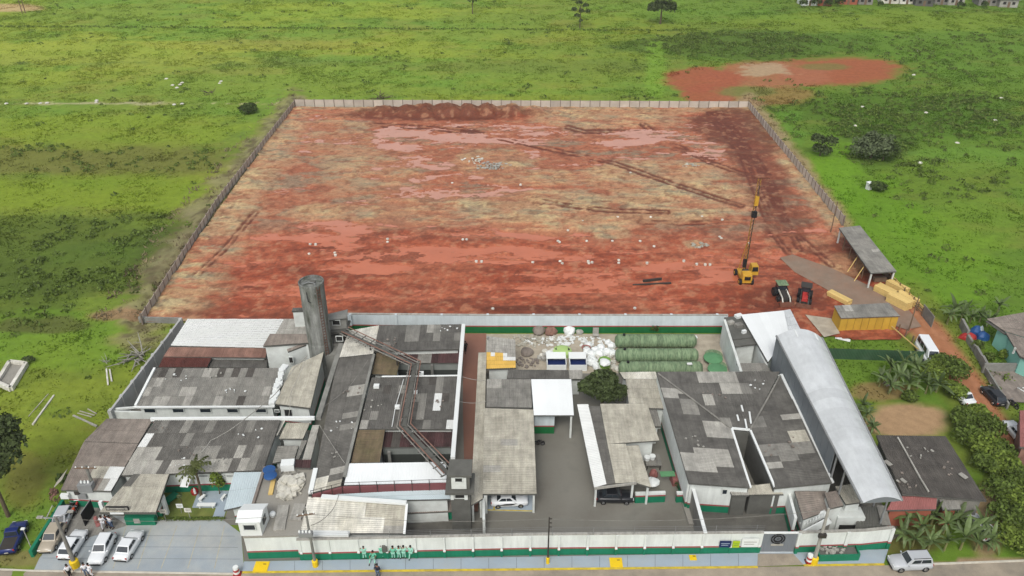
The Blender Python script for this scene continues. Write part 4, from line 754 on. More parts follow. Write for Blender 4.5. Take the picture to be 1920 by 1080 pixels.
yx = P(1340, 909, 4.3).y+.1; window(cy, 1353, 917, 1364, 926, yx-.25, 'glass')
for i, (xx, yy, l) in enumerate(((1390, 760, .9), (1382, 778, .9), (1397, 786, 1.4), (1405, 772, 1.8))): p = P(xx, yy, 4.9); obj('skylight_strip', MB().beam(p, P(xx+3, yy+12*l, 4.85), .2, .12), 'bright_white', cy)
bld('court_porch', 'light beige porch roof between the two courtyard wings', 'building', [dict(q=[(1400, 911, 3.6), (1450, 906, 3.6), (1470, 927, 3.3), (1404, 928, 3.3)], m='fc_beige', w='concrete_dark', ins=.25), dict(q=[(1367, 919, 3.4), (1404, 922, 3.4), (1404, 929, 3.3), (1373, 929, 3.3)], m='fc_light', w='concrete_dark', ins=.2)])  # dark walls stand in for the shade beneath these canopies
# --- arched steel barn
ba = thing('arched_barn', 'tall narrow steel barn with arched silver roof', 'barn', (*P(1575, 790, 8).xy, 0)); ze = 8.2
LF, RF, LN, RN = P(1457, 629, ze), P(1540, 633, ze), P(1618, 942, ze), P(1690, 938, ze); NS = 12
def arch(t, k, rise=1.25): 
    a_, b_ = LF.lerp(LN, t), RF.lerp(RN, t); u = k/NS; return a_.lerp(b_, u)+Vector((0, 0, (rise-.55*t)*4*u*(1-u)))
nr = 17
for j in range(nr):
    mb = MB(); t0, t1 = j/nr, (j+1)/nr+.004
    v = [arch(t0, k) for k in range(NS+1)]+[arch(t1, k)+Vector((0, 0, .03)) for k in range(NS+1)]; mb.add(v, [(k, NS+1+k, NS+2+k, k+1) for k in range(NS)]); obj('roof_sheet', mb, 'galv', ba, smooth=True)
for t in (.0, 1.0):
    mb = MB(); v = [arch(t, k) for k in range(NS+1)]+[arch(t, k)*1.0-Vector((0, 0, .1+.75*(4*k/NS*(1-k/NS)))) for k in range(NS+1)]; mb.add(v, [(k, k+1, NS+2+k, NS+1+k) for k in range(NS)]); obj('fascia', mb, 'galv_wall', ba)
n = 13
for i in range(n):
    t0, t1 = i/n*.74, (i+1)/n*.74
    for A_, B_ in ((LF, LN), (RF, RN)): p0, p1 = A_.lerp(B_, t0), A_.lerp(B_, t1-.002); mb = MB(); d_ = (p1-p0).cross(Vector((0, 0, 1))).normalized()*.06; mb.hexa([Vector((*(p0-d_).xy, 0)), Vector((*(p1-d_).xy, 0)), Vector((*(p1+d_).xy, 0)), Vector((*(p0+d_).xy, 0))], [p0-d_, p1-d_, p1+d_, p0+d_]); obj('wall_panel', mb, 'galv_wall', ba)
mb = MB(); mb.hexa([Vector((*LF.xy, 0)), Vector((*RF.xy, 0)), Vector((RF.x, RF.y+.1, 0)), Vector((LF.x, LF.y+.1, 0))], [LF, RF, RF+Vector((0, .1, 0)), LF+Vector((0, .1, 0))]); obj('end_wall', mb, 'galv_wall', ba)
for t in (.76, .84, .92):
    for A_, B_ in ((LF, LN), (RF, RN)) if t < .9 else ((RF, RN),): p = A_.lerp(B_, t); obj('column', MB().box((p.x, p.y, ze/2), (.16, .16, ze)), 'grey_metal', ba)
obj('eave_gutter', MB().beam(LF+Vector((-.1, 0, -.05)), LN+Vector((-.1, 0, -.05)), .2, .2).beam(RF+Vector((.1, 0, -.05)), RN+Vector((.1, 0, -.05)), .2, .2), 'grey_metal', ba)
p0, p1 = arch(.01, 4)+Vector((0, 0, .08)), arch(.07, 10)+Vector((0, 0, .08)); obj('roof_patch', MB().hexa([arch(.01, 4), arch(.06, 4), arch(.06, 10), arch(.01, 10)], [q_+Vector((0, 0, .09)) for q_ in (arch(.01, 4), arch(.06, 4), arch(.06, 10), arch(.01, 10))]), 'bright_white', ba)
# --- dark roofed store and white lean-to by the clay plot
zs = bld('flat_roof_store', 'white walled store with dark stained flat roof next to round tanks', 'building', [dict(q=[(1358, 595, 4.3), (1389, 592, 4.3), (1415, 632, 4.2), (1374, 637, 4.2)], m='concrete_dark', waves=1, amp=0), dict(q=[(1374, 638, 4.1), (1416, 633, 4.1), (1421, 645, 4.0), (1379, 650, 4.0)], m='concrete_dark', waves=1, amp=0), dict(q=[(1381, 681, 3.6), (1436, 681, 3.6), (1446, 697, 3.5), (1387, 697, 3.5)], m='fc_mid')])
ringwall(zs, Q((1359, 597, 4.6), (1390, 694, 3.9)), 'white_paint', .35); ringwall(zs, Q((1421, 645, 4.0), (1438, 682, 3.8)), 'white_paint', .25)
for xx, yy, s, m in ((1370, 605, .9, 'fc_light'), (1385, 610, 1.1, 'fc_mid'), (1385, 593, 1.1, 'bright_white'), (1395, 622, .6, 'bright_white')): tag(obj('roof_junk', MB().box(P(xx, yy, 4.45), (s, s*.7, .5), .4), m), {1370: 'pale box lying on stained flat roof', 1385: 'grey crate on stained flat roof' if yy > 600 else 'white cistern box at back corner of flat roof', 1395: 'small white box near edge of stained flat roof'}[xx], 'box')
mx_ = thing('cement_mixer', 'orange cement mixer in open bay of flat roofed store', 'mixer', P(1413, 668)); p = P(1413, 668); obj('drum', MB().lathe(p+Vector((0, 0, .6)), [(.2, 0), (.55, .4), (.5, .9), (.3, 1.3)], 12), 'orange', mx_); obj('frame', MB().box(p+Vector((0, 0, .3)), (1.1, .8, .6)), 'orange', mx_); obj('motor', MB().box(p+Vector((.1, .4, 2.1)), (.6, .5, .5)), 'bright_white', mx_)
bld('white_lean_to', 'bright white metal roof sloping beside the arched barn', 'building', [dict(q=[(1389, 590, 4.8), (1470, 582, 5.2), (1479, 627, 5.0), (1440, 679, 4.2)], m='metal_white', sw=1.5, sl=7, waves=3, amp=.012), dict(q=[(1470, 582, 5.1), (1482, 580, 5.1), (1503, 622, 4.9), (1479, 627, 4.9)], m='galv', waves=3)])
# --- gate house with stair by the barn
gh = bld('gate_house', 'white gate house with outside stair and beige roofs beside the barn front', 'building', [
    dict(q=[(1490, 921, 3.7), (1548, 921, 3.7), (1550, 958, 3.4), (1506, 974, 3.2)], m='fc_brown', across=False, w='banded_wall', ins=.2), dict(q=[(1546, 924, 4.6), (1569, 920, 4.6), (1582, 948, 4.4), (1556, 954, 4.4)], m='fc_brown', w='white_paint', ins=.15),
    dict(q=[(1566, 912, 4.3), (1596, 908, 4.3), (1616, 942, 4.0), (1586, 946, 4.0)], m='fc_beige', w='white_paint', ins=.15)])
obj('front_gable', MB().beam(P(1477, 916, 3.0)-Vector((0, 0, 1.4)), P(1492, 972, 3.0)-Vector((0, 0, 1.4)), .3, 3.0), 'banded_wall', gh)
mb = MB()
for i in range(9): t = i/8; p = P(1500, 995, .4).lerp(P(1550, 968, 2.6), t); mb.box((p.x, p.y, p.z/2), (.55, 1.2, p.z))
obj('stair', mb, 'fc_mid', gh); obj('stair_parapet', MB().beam(P(1503, 985, 1.4), P(1550, 961, 3.4), .2, .9).beam(P(1508, 1000, 1.3), P(1556, 975, 3.3), .2, .9), 'bright_white', gh)
for i in range(8): t = (i+.5)/8; p = P(1506, 984, 2.0).lerp(P(1549, 963, 3.9), t); obj('baluster', MB().box(p, (.12, .1, .35)), 'bright_white', gh)
obj('gate_lodge', MB().box(P(1593, 985, 1.6)+Vector((0, .8, -.2)), (3.0, 1.6, 2.8)), 'white_paint', gh); obj('lodge_opening', MB().box(P(1590, 992, 1.0)+Vector((0, -.1, 0)), (2.2, .1, 1.4)), 'dark_void', gh)
tr = thing('tile_lean_to', 'dark weathered tile lean-to under the open end of barn', 'shed', (*P(1640, 975).xy, 0)); q = Q((1612, 950, 2.6), (1655, 950, 2.6), (1668, 1000, 1.9), (1600, 1003, 1.9))
for j in range(8):
    t0, t1 = j/8, (j+1)/8; a_, b_, c_, d_ = q[0].lerp(q[3], t0), q[1].lerp(q[2], t0), q[1].lerp(q[2], t1), q[0].lerp(q[3], t1); sheet('tile_course', (a_, b_, c_, d_), 'concrete_dark', tr, 10, .06)
walls(tr, q, 'concrete_dark', .1, .2); obj('broken_sheet', MB().beam(P(1652, 948, 2.75), P(1662, 985, 2.3), 1.0, .08), 'fc_mid', tr)
# --- neighbours by the track
nr_ = bld('dark_roof_warehouse', 'broad warehouse with blackish sheet roof behind the banana grove', 'building', [dict(q=[(1643, 816, 4.2), (1773, 818, 4.0), (1850, 939, 3.5), (1692, 926, 3.8)], m='fc_black', sw=1.1, sl=2.2, w='fc_mid')])
obj('ridge_patch', MB().path([P(1683, 820, 4.3), P(1703, 856, 4.2), P(1725, 896, 4.05), P(1741, 922, 3.95)], .12, 4), 'fc_light', nr_)
for xx, yy, s in ((1694, 901, .7), (1806, 892, .9), (1748, 845, .4), (1665, 868, .9), (1684, 902, .4)): obj('loose_patch', MB().box(P(xx, yy, 4.05), (s*.6, s, .1), .5), 'fc_light', nr_)
bld('red_porch', 'faded red sheet porch in front of the blackish warehouse roof', 'porch', [dict(q=[(1676, 931, 3.2), (1757, 930, 3.3), (1755, 955, 2.8), (1662, 957, 2.8)], m='pink_roof', w='brick_red', across=True), dict(q=[(1761, 935, 3.1), (1797, 938, 3.1), (1802, 955, 2.8), (1768, 956, 2.8)], m='fc_mid', w='brick_red')])
th = bld('teal_house', 'teal walled house with dark grey roof among bananas', 'house', [dict(q=[(1850, 598, 4.0), (1935, 583, 4.6), (1950, 642, 4.0), (1885, 622, 3.6)], m='fc_brown', w=None, posts=()), dict(q=[(1886, 623, 3.6), (1950, 643, 3.9), (1965, 690, 3.5), (1912, 668, 3.2)], m='fc_brown', w='teal', ins=.5)])
walls(th, Q((1862, 603, 3.9), (1935, 590, 4.4), (1952, 648, 3.9), (1890, 628, 3.5)), 'teal', .6)
window(th, 1898, 652, 1904, 662, P(1905, 668, 3.2).y, 'dark_void')
yd = thing('walled_yard', 'brown concrete yard with low dark wall below the teal house', 'yard', P(1890, 725)); obj('slab', MB().hexa(Q((1848, 695, .05), (1868, 752, .05), (1990, 758, .05), (1990, 695, .05)), Q((1848, 695, .3), (1868, 752, .3), (1990, 758, .3), (1990, 695, .3))), 'fc_brown', yd); obj('wall', MB().beam(P(1843, 690, .8), P(1990, 690, .8), .3, 1.6).beam(P(1846, 692, .5), P(1890, 762, .5), .25, 1.0), 'concrete', yd)
gf = thing('goal_frame', 'white tube frame standing at edge of brown yard', 'frame', P(1912, 730)); mb = MB().path([P(1908, 727, 0), P(1918, 727, 3.4), P(1932, 727, 3.4)], .07).path([P(1908, 727, 1.2), P(1930, 740, 1.2)], .07); obj('tube', mb, 'bright_white', gf)
bld('tan_house', 'tan walled house corner beside white car on the track', 'house', [dict(q=[(1912, 770, 3.6), (1990, 765, 3.8), (2010, 850, 3.4), (1912, 838, 3.2)], m='pink_roof', w='rust_light')])
g = thing('garden_wall', 'crumbling stone garden wall along grass verge of track', 'wall', P(1825, 650))
for (a0, b0), (a1, b1), hh in (((1800, 612), (1812, 635), 1.5), ((1812, 638), (1826, 660), 1.1), ((1827, 662), (1838, 682), 1.3), ((1838, 682), (1846, 697), 1.5)): obj('wall_segment', MB().beam(P(a0, b0)+Vector((0, 0, hh/2)), P(a1, b1)+Vector((0, 0, hh/2)), .35, hh), 'concrete', g)
tp = thing('tarp_pile', 'heap under blue and red tarpaulins in the garden of teal house', 'pile', P(1830, 633))
for (xx, yy, rx, ry, hz, m) in ((1815, 634, 1.3, 1.0, 1.0, 'red'), (1830, 626, 1.2, .9, 1.5, 'blue_plastic'), (1841, 634, 1.1, .9, 1.2, 'blue_plastic'), (1836, 628, .5, .4, 1.7, 'metal_blue')):
    mb = MB(); c_ = P(xx, yy); pr_ = [(1.0, 0), (.85, .5), (.45, .85), (.1, 1.0)]; v = []; N_ = 10
    for r, zz in pr_: v += [c_+Vector((math.cos(2*math.pi*i/N_)*rx*r*random.uniform(.8, 1.15), math.sin(2*math.pi*i/N_)*ry*r*random.uniform(.8, 1.15), zz*hz)) for i in range(N_)]
    mb.add(v, [(k_*N_+i, k_*N_+(i+1) % N_, (k_+1)*N_+(i+1) % N_, (k_+1)*N_+i) for k_ in range(3) for i in range(N_)]+[tuple(range(3*N_, 4*N_))]); obj('tarpaulin', mb, m, tp)
# --- far houses at the top of the picture
far_h = [(1518, 8, 1.0, 'white_paint', 'fc_dark', 'pale end house half hidden by dark shrubs'), (1545, 8, .9, 'brick_red', 'fc_brown', 'brown brick house between shrubs at field edge'), (1590, 6, 1.1, 'brick_red', 'fc_brown', 'orange brick house at far edge of field'), (1622, 6, .9, 'fc_mid', 'fc_light', 'pale blue grey shed past the orange brick house'), (1668, 4, 1.1, 'fc_cream', 'fc_light', 'cream house with two dark windows at field edge'), (1700, 5, .9, 'fc_cream', 'fc_brown', 'cream house with brown roof at field edge'), (1732, 9, 1.1, 'concrete_dark', 'fc_white', 'open shed with bright white roof at field edge'), (1765, 6, .9, 'fc_mid', 'fc_dark', 'dark roofed grey house beyond the white roof shed'), (1792, 7, 1.0, 'fc_light', 'fc_light', 'light grey roofed house amid trees far off'), (1852, 8, 1.2, 'fc_mid', 'fc_light', 'long pale lean-to beyond bright grass gap'), (1890, 11, 1.1, 'fc_light', 'fc_mid', 'grey roofed house last along far field edge')]
for xx, yy, s, wm, rm, lb in far_h:
    p = P(xx, yy+3); r = thing('far_house', lb, 'house', p, random.uniform(-.15, .15), 'houses along the far edge of field'); wd, dp, hh = 6.2*s, 5.5*s, 2.9
    obj('wall', MB().box((0, dp/2, hh/2), (wd, dp, hh)), wm, r, local=True)
    mb = MB(); e = .5; mb.add([(-wd/2-e, -e, hh), (wd/2+e, -e, hh), (wd/2+e, dp+e, hh), (-wd/2-e, dp+e, hh), (-wd/2-e, dp/2, hh+1.3), (wd/2+e, dp/2, hh+1.3)], [(0, 1, 5, 4), (2, 3, 4, 5), (1, 2, 5), (3, 0, 4), (3, 2, 1, 0)]); obj('roof', mb, rm, r, local=True)
    for dx in (-.25, .25): obj('window', MB().box((dx*wd, -.05, 1.6), (1.1, .1, 1.0)), 'dark_void', r, local=True)
    obj('door', MB().box((0, -.05, 1.05), (.9, .1, 2.1)), 'old_timber', r, local=True)

for rt, spots in ((ad, [(300, 800, 4.75), (360, 845, 4.1), (420, 860, 3.8), (470, 812, 4.5), (330, 870, 3.7)]), (ws, [(330, 712, 4.75), (440, 730, 4.5), (400, 700, 4.9)]), (jb, [(740, 640, 5.45), (820, 760, 5.2), (700, 760, 5.2), (770, 785, 5.1), (840, 620, 5.65)]), (lh, [(655, 735, 5.0), (640, 800, 4.9), (620, 850, 4.75)]), (cy, [(1300, 830, 5.0), (1440, 845, 4.8), (1500, 830, 4.95), (1340, 740, 5.05), (1420, 720, 5.2)]), (nr_, [(1720, 850, 4.05), (1780, 880, 3.85), (1700, 900, 3.95)])):
    for xx, yy, zz in spots: rubble(rt, 'roof_debris', P(xx, yy, zz+.08), 1.6, 1.2, 6, .08, .34, random.choice(['bright_white', 'fc_light', 'fc_brown']), .02)
# ------------------------------------------------------------------ walls and fences
def wallrun(name, label, pts, h, th, m, cat='wall', cope=None, pil=None, z0=0.0):
    c = P(*pts[len(pts)//2]); r = thing(name, label, cat, (c.x, c.y, 0)); mb = MB(); mc = MB()
    for (x0, y0), (x1, y1) in zip(pts[:-1], pts[1:]):
        a_, b_ = P(x0, y0), P(x1, y1); dz = Vector((0, 0, z0)); mb.beam(a_+Vector((0, th/2, h/2))+dz, b_+Vector((0, th/2, h/2))+dz, th, h); mc.beam(a_+Vector((0, th/2, h+.04))+dz, b_+Vector((0, th/2, h+.04))+dz, th+.1, .08)
    obj('wall_face', mb, m, r)
    if cope: obj('coping', mc, cope, r)
    return r
fw = wallrun('street_wall', 'long white street wall with green base and red line', [(563, 1051), (1000, 1041), (1424, 1037.5)], 3.12, .25, 'banded_wall', cope='fc_light')
n = 17
for i in range(n):
    t = i/(n-1); px_, py_ = 568+(1420-568)*t, 1051-13.3*t+.0; p = P(px_, py_); obj('pilaster', MB().box((p.x, p.y+.02, 1.55), (.2, .14, 3.1)), 'banded_wall', fw); obj('pilaster_cap', MB().box((p.x, p.y-.04, 1.2), (.26, .14, .2)), 'bright_white', fw)
for i in range(12): p = P(585+75*i, 1050-1.2*i); obj('fence_stay', MB().tube((p.x, p.y+.1, 3.1), (p.x, p.y+.1, 4.2), .025, n=5), 'grey_metal', fw)
mb = MB()
for k_ in range(4): mb.path([P(563, 1051)+Vector((0, .1, 3.35+.26*k_)), P(1000, 1041)+Vector((0, .1, 3.35+.26*k_)), P(1424, 1037.5)+Vector((0, .1, 3.35+.26*k_))], .012, 3)
obj('security_wire', mb, 'grey_metal', fw)
for x0, x1, y0, y1, m in ((1348, 1372, 1014.5, 1026, 'navy'), (1372.5, 1388, 1014.5, 1026.5, 'sign_lime'), (1389, 1424, 1010, 1025.5, 'bright_white')):
    yq = P(1390, 1038.2).y-.22; a_, b_ = V(x0, y1, yq), V(x1, y0, yq); o = obj('sign_panel', MB().box(((a_.x+b_.x)/2, yq, (a_.z+b_.z)/2), (b_.x-a_.x, .05, b_.z-a_.z)), m, fw)
    obj('lettering', MB().box(((a_.x*.5+b_.x*.5), yq-.035, a_.z+.62*(b_.z-a_.z)), ((b_.x-a_.x)*.75, .02, .07)).box(((a_.x*.55+b_.x*.45), yq-.035, a_.z+.36*(b_.z-a_.z)), ((b_.x-a_.x)*.6, .02, .07)), {'navy': 'blue_walk', 'sign_lime': 'lime_drum', 'bright_white': 'fc_mid'}[m], o)
yq = P(721, 1047.5).y-.06; a_, b_ = V(717, 1033, yq), V(726, 1023, yq); obj('meter_box', MB().box(((a_.x+b_.x)/2, yq, (a_.z+b_.z)/2), (b_.x-a_.x, .3, b_.z-a_.z)), 'concrete_dark', fw)
fw2 = wallrun('street_wall', 'shorter street wall east of the grey gate behind rubble planter', [(1488, 1037.5), (1612, 1033.5), (1664, 1028)], 3.1, .25, 'banded_wall', cope='fc_light')
for px_, py_ in ((1490, 1037.4), (1580, 1034.5), (1662, 1028.2)): p = P(px_, py_); obj('pilaster', MB().box((p.x, p.y-.02, 1.58), (.34, .34, 3.16)), 'banded_wall', fw2)
gt = thing('street_gate', 'grey metal sliding gate with dark round emblem', 'gate', P(1456, 1038)); p0, p1 = P(1423, 1037.6), P(1488, 1037.6); n = 9
for i in range(n):
    a_, b_ = p0.lerp(p1, i/n), p0.lerp(p1, (i+1)/n-.004); obj('gate_panel', MB().box(((a_.x+b_.x)/2, a_.y+.1, 1.62), (b_.x-a_.x, .08, 2.9)), 'gate_grey', gt)
obj('gate_frame', MB().box(((p0.x+p1.x)/2, p0.y+.1, 3.1), (p1.x-p0.x+.1, .2, .14)).box(((p0.x+p1.x)/2, p0.y+.12, .12), (p1.x-p0.x, .14, .12)), 'bright_white', gt)
ec = V(1459, 1010.5, p0.y-.02); mb = MB()
def ring_(mb, c, r0, r1, n=20, a0=0, a1=6.2832, d=.03):
    for i in range(n):
        u, v_ = a0+(a1-a0)*i/n, a0+(a1-a0)*(i+1)/n; q = [(r0, u), (r1, u), (r1, v_), (r0, v_)]
        f = [c+Vector((math.cos(w_)*r, 0, math.sin(w_)*r)) for r, w_ in q]; mb.hexa(f, [p_+Vector((0, -d, 0)) for p_ in f])
ring_(mb, ec, .34, .52, d=.02); 
for k_ in range(6): ring_(mb, ec, .62, .78, 3, k_*math.pi/3+.06, (k_+1)*math.pi/3-.06, d=.02)
for k_ in range(5): u = math.pi/2+k_*2*math.pi/5; mb.hexa([ec+Vector((math.cos(u+s)*r, 0, math.sin(u+s)*r)) for s, r in ((-.5, .08), (0, .26), (.5, .08))], [ec+Vector((math.cos(u+s)*r, -.02, math.sin(u+s)*r)) for s, r in ((-.5, .08), (0, .26), (.5, .08))])
obj('emblem', mb, 'black', gt); c_ = V(1457, 1021.5, p0.y-.02); obj('name_plate', MB().box(c_, (1.35, .04, .28)), 'fc_light', gt)
bw = wallrun('rear_wall', 'long white rear wall with green base facing the clay plot', [(650, 622), (912, 624.5), (1360, 624.5)], 3.2, .3, 'banded_wall_b', cope='fc_light')
for i in range(9): p = P(660+85*i, 623.5); obj('pilaster', MB().box((p.x, p.y+.1, 1.65), (.35, .42, 3.3)), 'banded_wall_b', bw)
sw_ = thing('side_wall', 'plain light grey concrete boundary wall on field side', 'wall', (*P(275, 690).xy, 0)); ww = Q((338, 598, 3.1), (300, 648, 3.1), (206, 770, 3.1))
mb = MB(); [mb.beam(a_-Vector((0, 0, 1.55)), b_-Vector((0, 0, 1.55)), .3, 3.1) for a_, b_ in zip(ww[:-1], ww[1:])]; obj('wall_face', mb, 'wall_grey', sw_)
for i in range(8): p = ww[0].lerp(ww[2], i/7); obj('pier', MB().box((p.x, p.y, 1.6), (.45, .45, 3.2)), 'wall_grey', sw_)
tag(obj('cross_wall', MB().beam(P(205, 768, 2.6), P(252, 764, 2.6), .25, .25).beam(P(207, 785, 1.3), P(287, 787, 1.3), .25, 2.6), 'white_paint'), 'thin white beam bridging from grey boundary wall to workshop', 'beam')
tag(obj('back_curb', MB().beam(P(262, 604)+Vector((0, 0, .5)), P(338, 606)+Vector((0, 0, .5)), .3, 1.0), 'concrete'), 'low concrete kerb wall at near corner of clay plot', 'wall')
lw = thing('low_green_wall', 'low dark green wall along the car park and field', 'wall', P(92, 1000)); a_, b_ = P(62, 1046), P(122, 950); obj('wall_face', MB().beam(a_+Vector((0, 0, .55)), b_+Vector((0, 0, .55)), .35, 1.1), 'green_paint', lw)
obj('pipe_rail', MB().path([P(85, 975, 1.1), P(98, 948, 2.2), P(100, 950, 1.1)], .05).path([P(82, 972, 1.4), P(112, 970, 1.4), P(120, 965, 1.1)], .05), 'fc_light', lw)
for (x0, y0, x1, y1, lb) in ((1190, 944, 1246, 942, 'low white and green wall beside black car garage'), (1267, 943, 1298, 941, 'short low white and green wall by the courtyard building')):
    a_, b_ = P(x0, y0), P(x1, y1); r = thing('low_wall', lb, 'wall', (a_+b_)/2); obj('wall_face', MB().beam(a_+Vector((0, .2, .75)), b_+Vector((0, .2, .75)), .35, 1.5), 'banded_wall', r)
w1 = thing('court_wall', 'tall grey wall running from courtyard building to street wall', 'wall', P(1305, 985)); obj('wall_face', MB().beam(P(1297, 905, 3.4)-Vector((0, 0, 1.7)), P(1322, 996, 3.2)-Vector((0, 0, 1.7)), .3, 3.3), 'fc_mid', w1); obj('coping', MB().beam(P(1297, 905, 3.42), P(1323, 1000, 3.22), .38, .1), 'bright_white', w1)
tag(obj('loading_kerb', MB().beam(P(1287, 945, .2), P(1300, 985, .2), 1.0, .4), 'concrete_roof'), 'raised beige concrete kerb beside tall grey wall', 'kerb')
def panel_fence(name, label, pts, bays, h=2.0, m='fence_panel', rail=None):
    L_s = [P(*p) for p in pts]; c = L_s[len(L_s)//2]; r = thing(name, label, 'fence', (c.x, c.y, 0)); d = [0]
    for a_, b_ in zip(L_s[:-1], L_s[1:]): d.append(d[-1]+(b_-a_).length)
    def at(s):
        for i in range(len(d)-1):
            if s <= d[i+1]+1e-6: return L_s[i].lerp(L_s[i+1], (s-d[i])/(d[i+1]-d[i]))
        return L_s[-1]
    for i in range(bays+1):
        p = at(d[-1]*i/bays); obj('post', MB().box((p.x, p.y, (h+.25)/2), (.2, .2, h+.25)), 'fence_post', r)
        if i < bays:
            q_ = at(d[-1]*(i+1)/bays); dr = (q_-p).normalized(); mb = MB(); mb.beam(p+dr*.1+Vector((0, 0, h/2+.02)), q_-dr*.1+Vector((0, 0, h/2+.02)), .07, h); obj('panel', mb, m, r)
    mb = MB()
    for zz in (.5, 1.0, 1.5): mb.path([at(d[-1]*i/40)+Vector((0, 0, zz+.0)) for i in range(41)], .05, 4)
    if rail: obj('rail', mb, rail, r)
    return r
panel_fence('panel_fence', 'far concrete panel fence closing the back of clay plot', [(554, 200.5), (1402, 204)], 46)
panel_fence('panel_fence', 'brown panel fence along the weedy bank side of clay plot', [(553, 200.5), (410, 385), (268, 608)], 50, 1.7, 'fence_panel')
panel_fence('panel_fence', 'grey panel fence between clay plot and bright grass field', [(1402, 204), (1470, 288), (1580, 424)], 34, 2.0, 'fence_panel')
tf = thing('timber_fence', 'timber post and rail fence behind stacked lumber', 'fence', P(1690, 545)); a_, b_ = P(1660, 522), P(1728, 592)
for i in range(9): p = a_.lerp(b_, i/8); obj('post', MB().box((p.x, p.y, .85), (.16, .16, 1.7)), 'old_timber', tf)
for zz in (.5, 1.0, 1.5): obj('rail', MB().beam(a_+Vector((0, 0, zz)), b_+Vector((0, 0, zz)), .06, .16), 'old_timber' if zz < 1.4 else 'timber', tf)
tag(obj('sheet_gate', MB().beam(P(1727, 590)+Vector((0, 0, 1)), P(1746, 614)+Vector((0, 0, 1)), .1, 2.0), 'fc_mid'), 'grey sheet hoarding at end of timber fence by track', 'fence')
g2 = thing('pole_fence', 'short rail fence of pale poles beside white van', 'fence', P(1695, 640))
for i in range(5): p = P(1672, 612).lerp(P(1722, 655), i/4); obj('post', MB().box((p.x, p.y, .7), (.15, .15, 1.4)), 'old_timber', g2)
for zz in (.7, 1.25): obj('rail', MB().beam(P(1672, 612, zz), P(1722, 655, zz), .08, .16), 'timber', g2)
gf_ = thing('green_sheet_fence', 'dark green corrugated sheet fence behind the banana plants', 'fence', P(1635, 675)); a_, b_ = P(1548, 673), P(1728, 679); n = 13
for i in range(n):
    p, q_ = a_.lerp(b_, i/n), a_.lerp(b_, (i+1)/n); up = Vector((0, 0, 1.9)); sheet('fence_sheet', (p+up, q_+up, q_, p), 'green_fence', gf_, 5, .05)
    obj('post', MB().box((p.x, p.y+.12, .95), (.1, .1, 1.9)), 'old_timber', gf_)
ORD = ['first', 'second', 'third', 'fourth', 'fifth', 'sixth', 'seventh', 'eighth', 'ninth', 'tenth', 'eleventh', 'twelfth', 'thirteenth', 'fourteenth', 'fifteenth', 'sixteenth']

# ------------------------------------------------------------------ trees and plants
def tree(name, label, cat, base, blobs, leaf=.28, m='leaf_dark', tr=.25, th=None, group=None, n=700, limbs=True, shell=.5):
    base = Vector(base); r = thing(name, label, cat, base, 0, group)
    parts = [leaf_mesh((b[0], b[1], b[2]), (b[3], b[4], b[5]), int(n*(b[6] if len(b) > 6 else 1)), leaf, shell=shell) for b in blobs]; v, f = merge(parts)
    o = link('crown', fast_mesh('crown', v, f, m, None, False, 4), None, r)
    if th:
        mb = MB(); top = Vector((0, 0, th)); mb.tube((0, 0, -.1), top*.5+Vector((.05, .03, 0)), tr, tr*.8, 8).tube(top*.5+Vector((.05, .03, 0)), top, tr*.8, tr*.6, 8)
        if limbs:
            for b in blobs: mb.tube(top*.8, Vector((b[0], b[1], b[2]-.1)), tr*.45, tr*.15, 6)
        obj('trunk', mb, 'bark', r, local=True)
    return r
def rb_(n, R, zc, rz, rad, sq=1.0):
    o = []
    for i in range(n):
        a = 6.283*i/n+random.uniform(-.4, .4); q = R*random.uniform(.45, 1); o.append((math.cos(a)*q, math.sin(a)*q*sq, zc+random.uniform(-.5, .6)*rz, rad*random.uniform(.7, 1.15), rad*random.uniform(.7, 1.1), rad*random.uniform(.6, .9)))
    return o
tree('round_tree', 'dense round dark green tree between white roof and beige annex', 'tree', P(1128, 768), rb_(11, 2.6, 3.9, 1.6, 1.25)+[(0, 0, 5.0, 1.9, 1.8, 1.3), (0, 0, 3.6, 2.4, 2.2, 1.6)], .26, 'leaf_tree', .25, 3.2, n=420, shell=.55)
tree('field_tree', 'tall tree with bare trunk at field edge by blue pickup', 'tree', P(16, 968), [(-1.5, 3, 9.5, 2.4, 2.2, 1.7), (1.2, 1.5, 7.5, 1.9, 1.9, 1.5), (-2.5, 0, 8, 2.2, 2, 1.6), (.8, 3.2, 10.6, 1.5, 1.4, 1.1), (-.8, 4.2, 11.8, 1.2, 1.2, .9), (-.2, .6, 6.2, 1.9, 1.8, 1.2), (-3, 3, 11, 2.2, 2, 1.6), (-1, 1, 8.6, 2.6, 2.4, 1.8), (.2, 4, 9.6, 2.2, 2, 1.5), (1.8, 2.6, 8.8, 1.6, 1.5, 1.2)], .3, 'leaf_tree', .24, 7.5, n=420)
tree('grey_tree', 'broad half bare greyish tree standing in the bright field', 'tree', P(1632, 296), rb_(7, 4.2, 3.0, 1.6, 2.3)+[(-3.5, -1, 2.2, 2.2, 2, 1.6), (2.5, 0, 3.5, 2.6, 2.4, 2.2)], .32, 'leaf_grey', .3, 2.4, n=260)
tree('shade_tree', 'dark green tree growing against the half bare greyish tree', 'tree', P(1655, 300), rb_(5, 2.2, 2.2, 1.4, 1.9), .3, 'leaf_dark', .2, 1.8, n=380)
tree('forked_bush', 'dark two lobed bush tree near corner of panel fence', 'tree', P(1537, 292), [(-1.3, 0, 4.1, 1.5, 1.4, 1.1), (1.7, 0, 3.2, 1.9, 1.7, 1.5), (-.4, 0, 1.7, 1.7, 1.5, 1.2), (.8, -.5, 1.4, 1.6, 1.4, 1.1)], .28, 'leaf_tree', .2, 2.6, n=420)
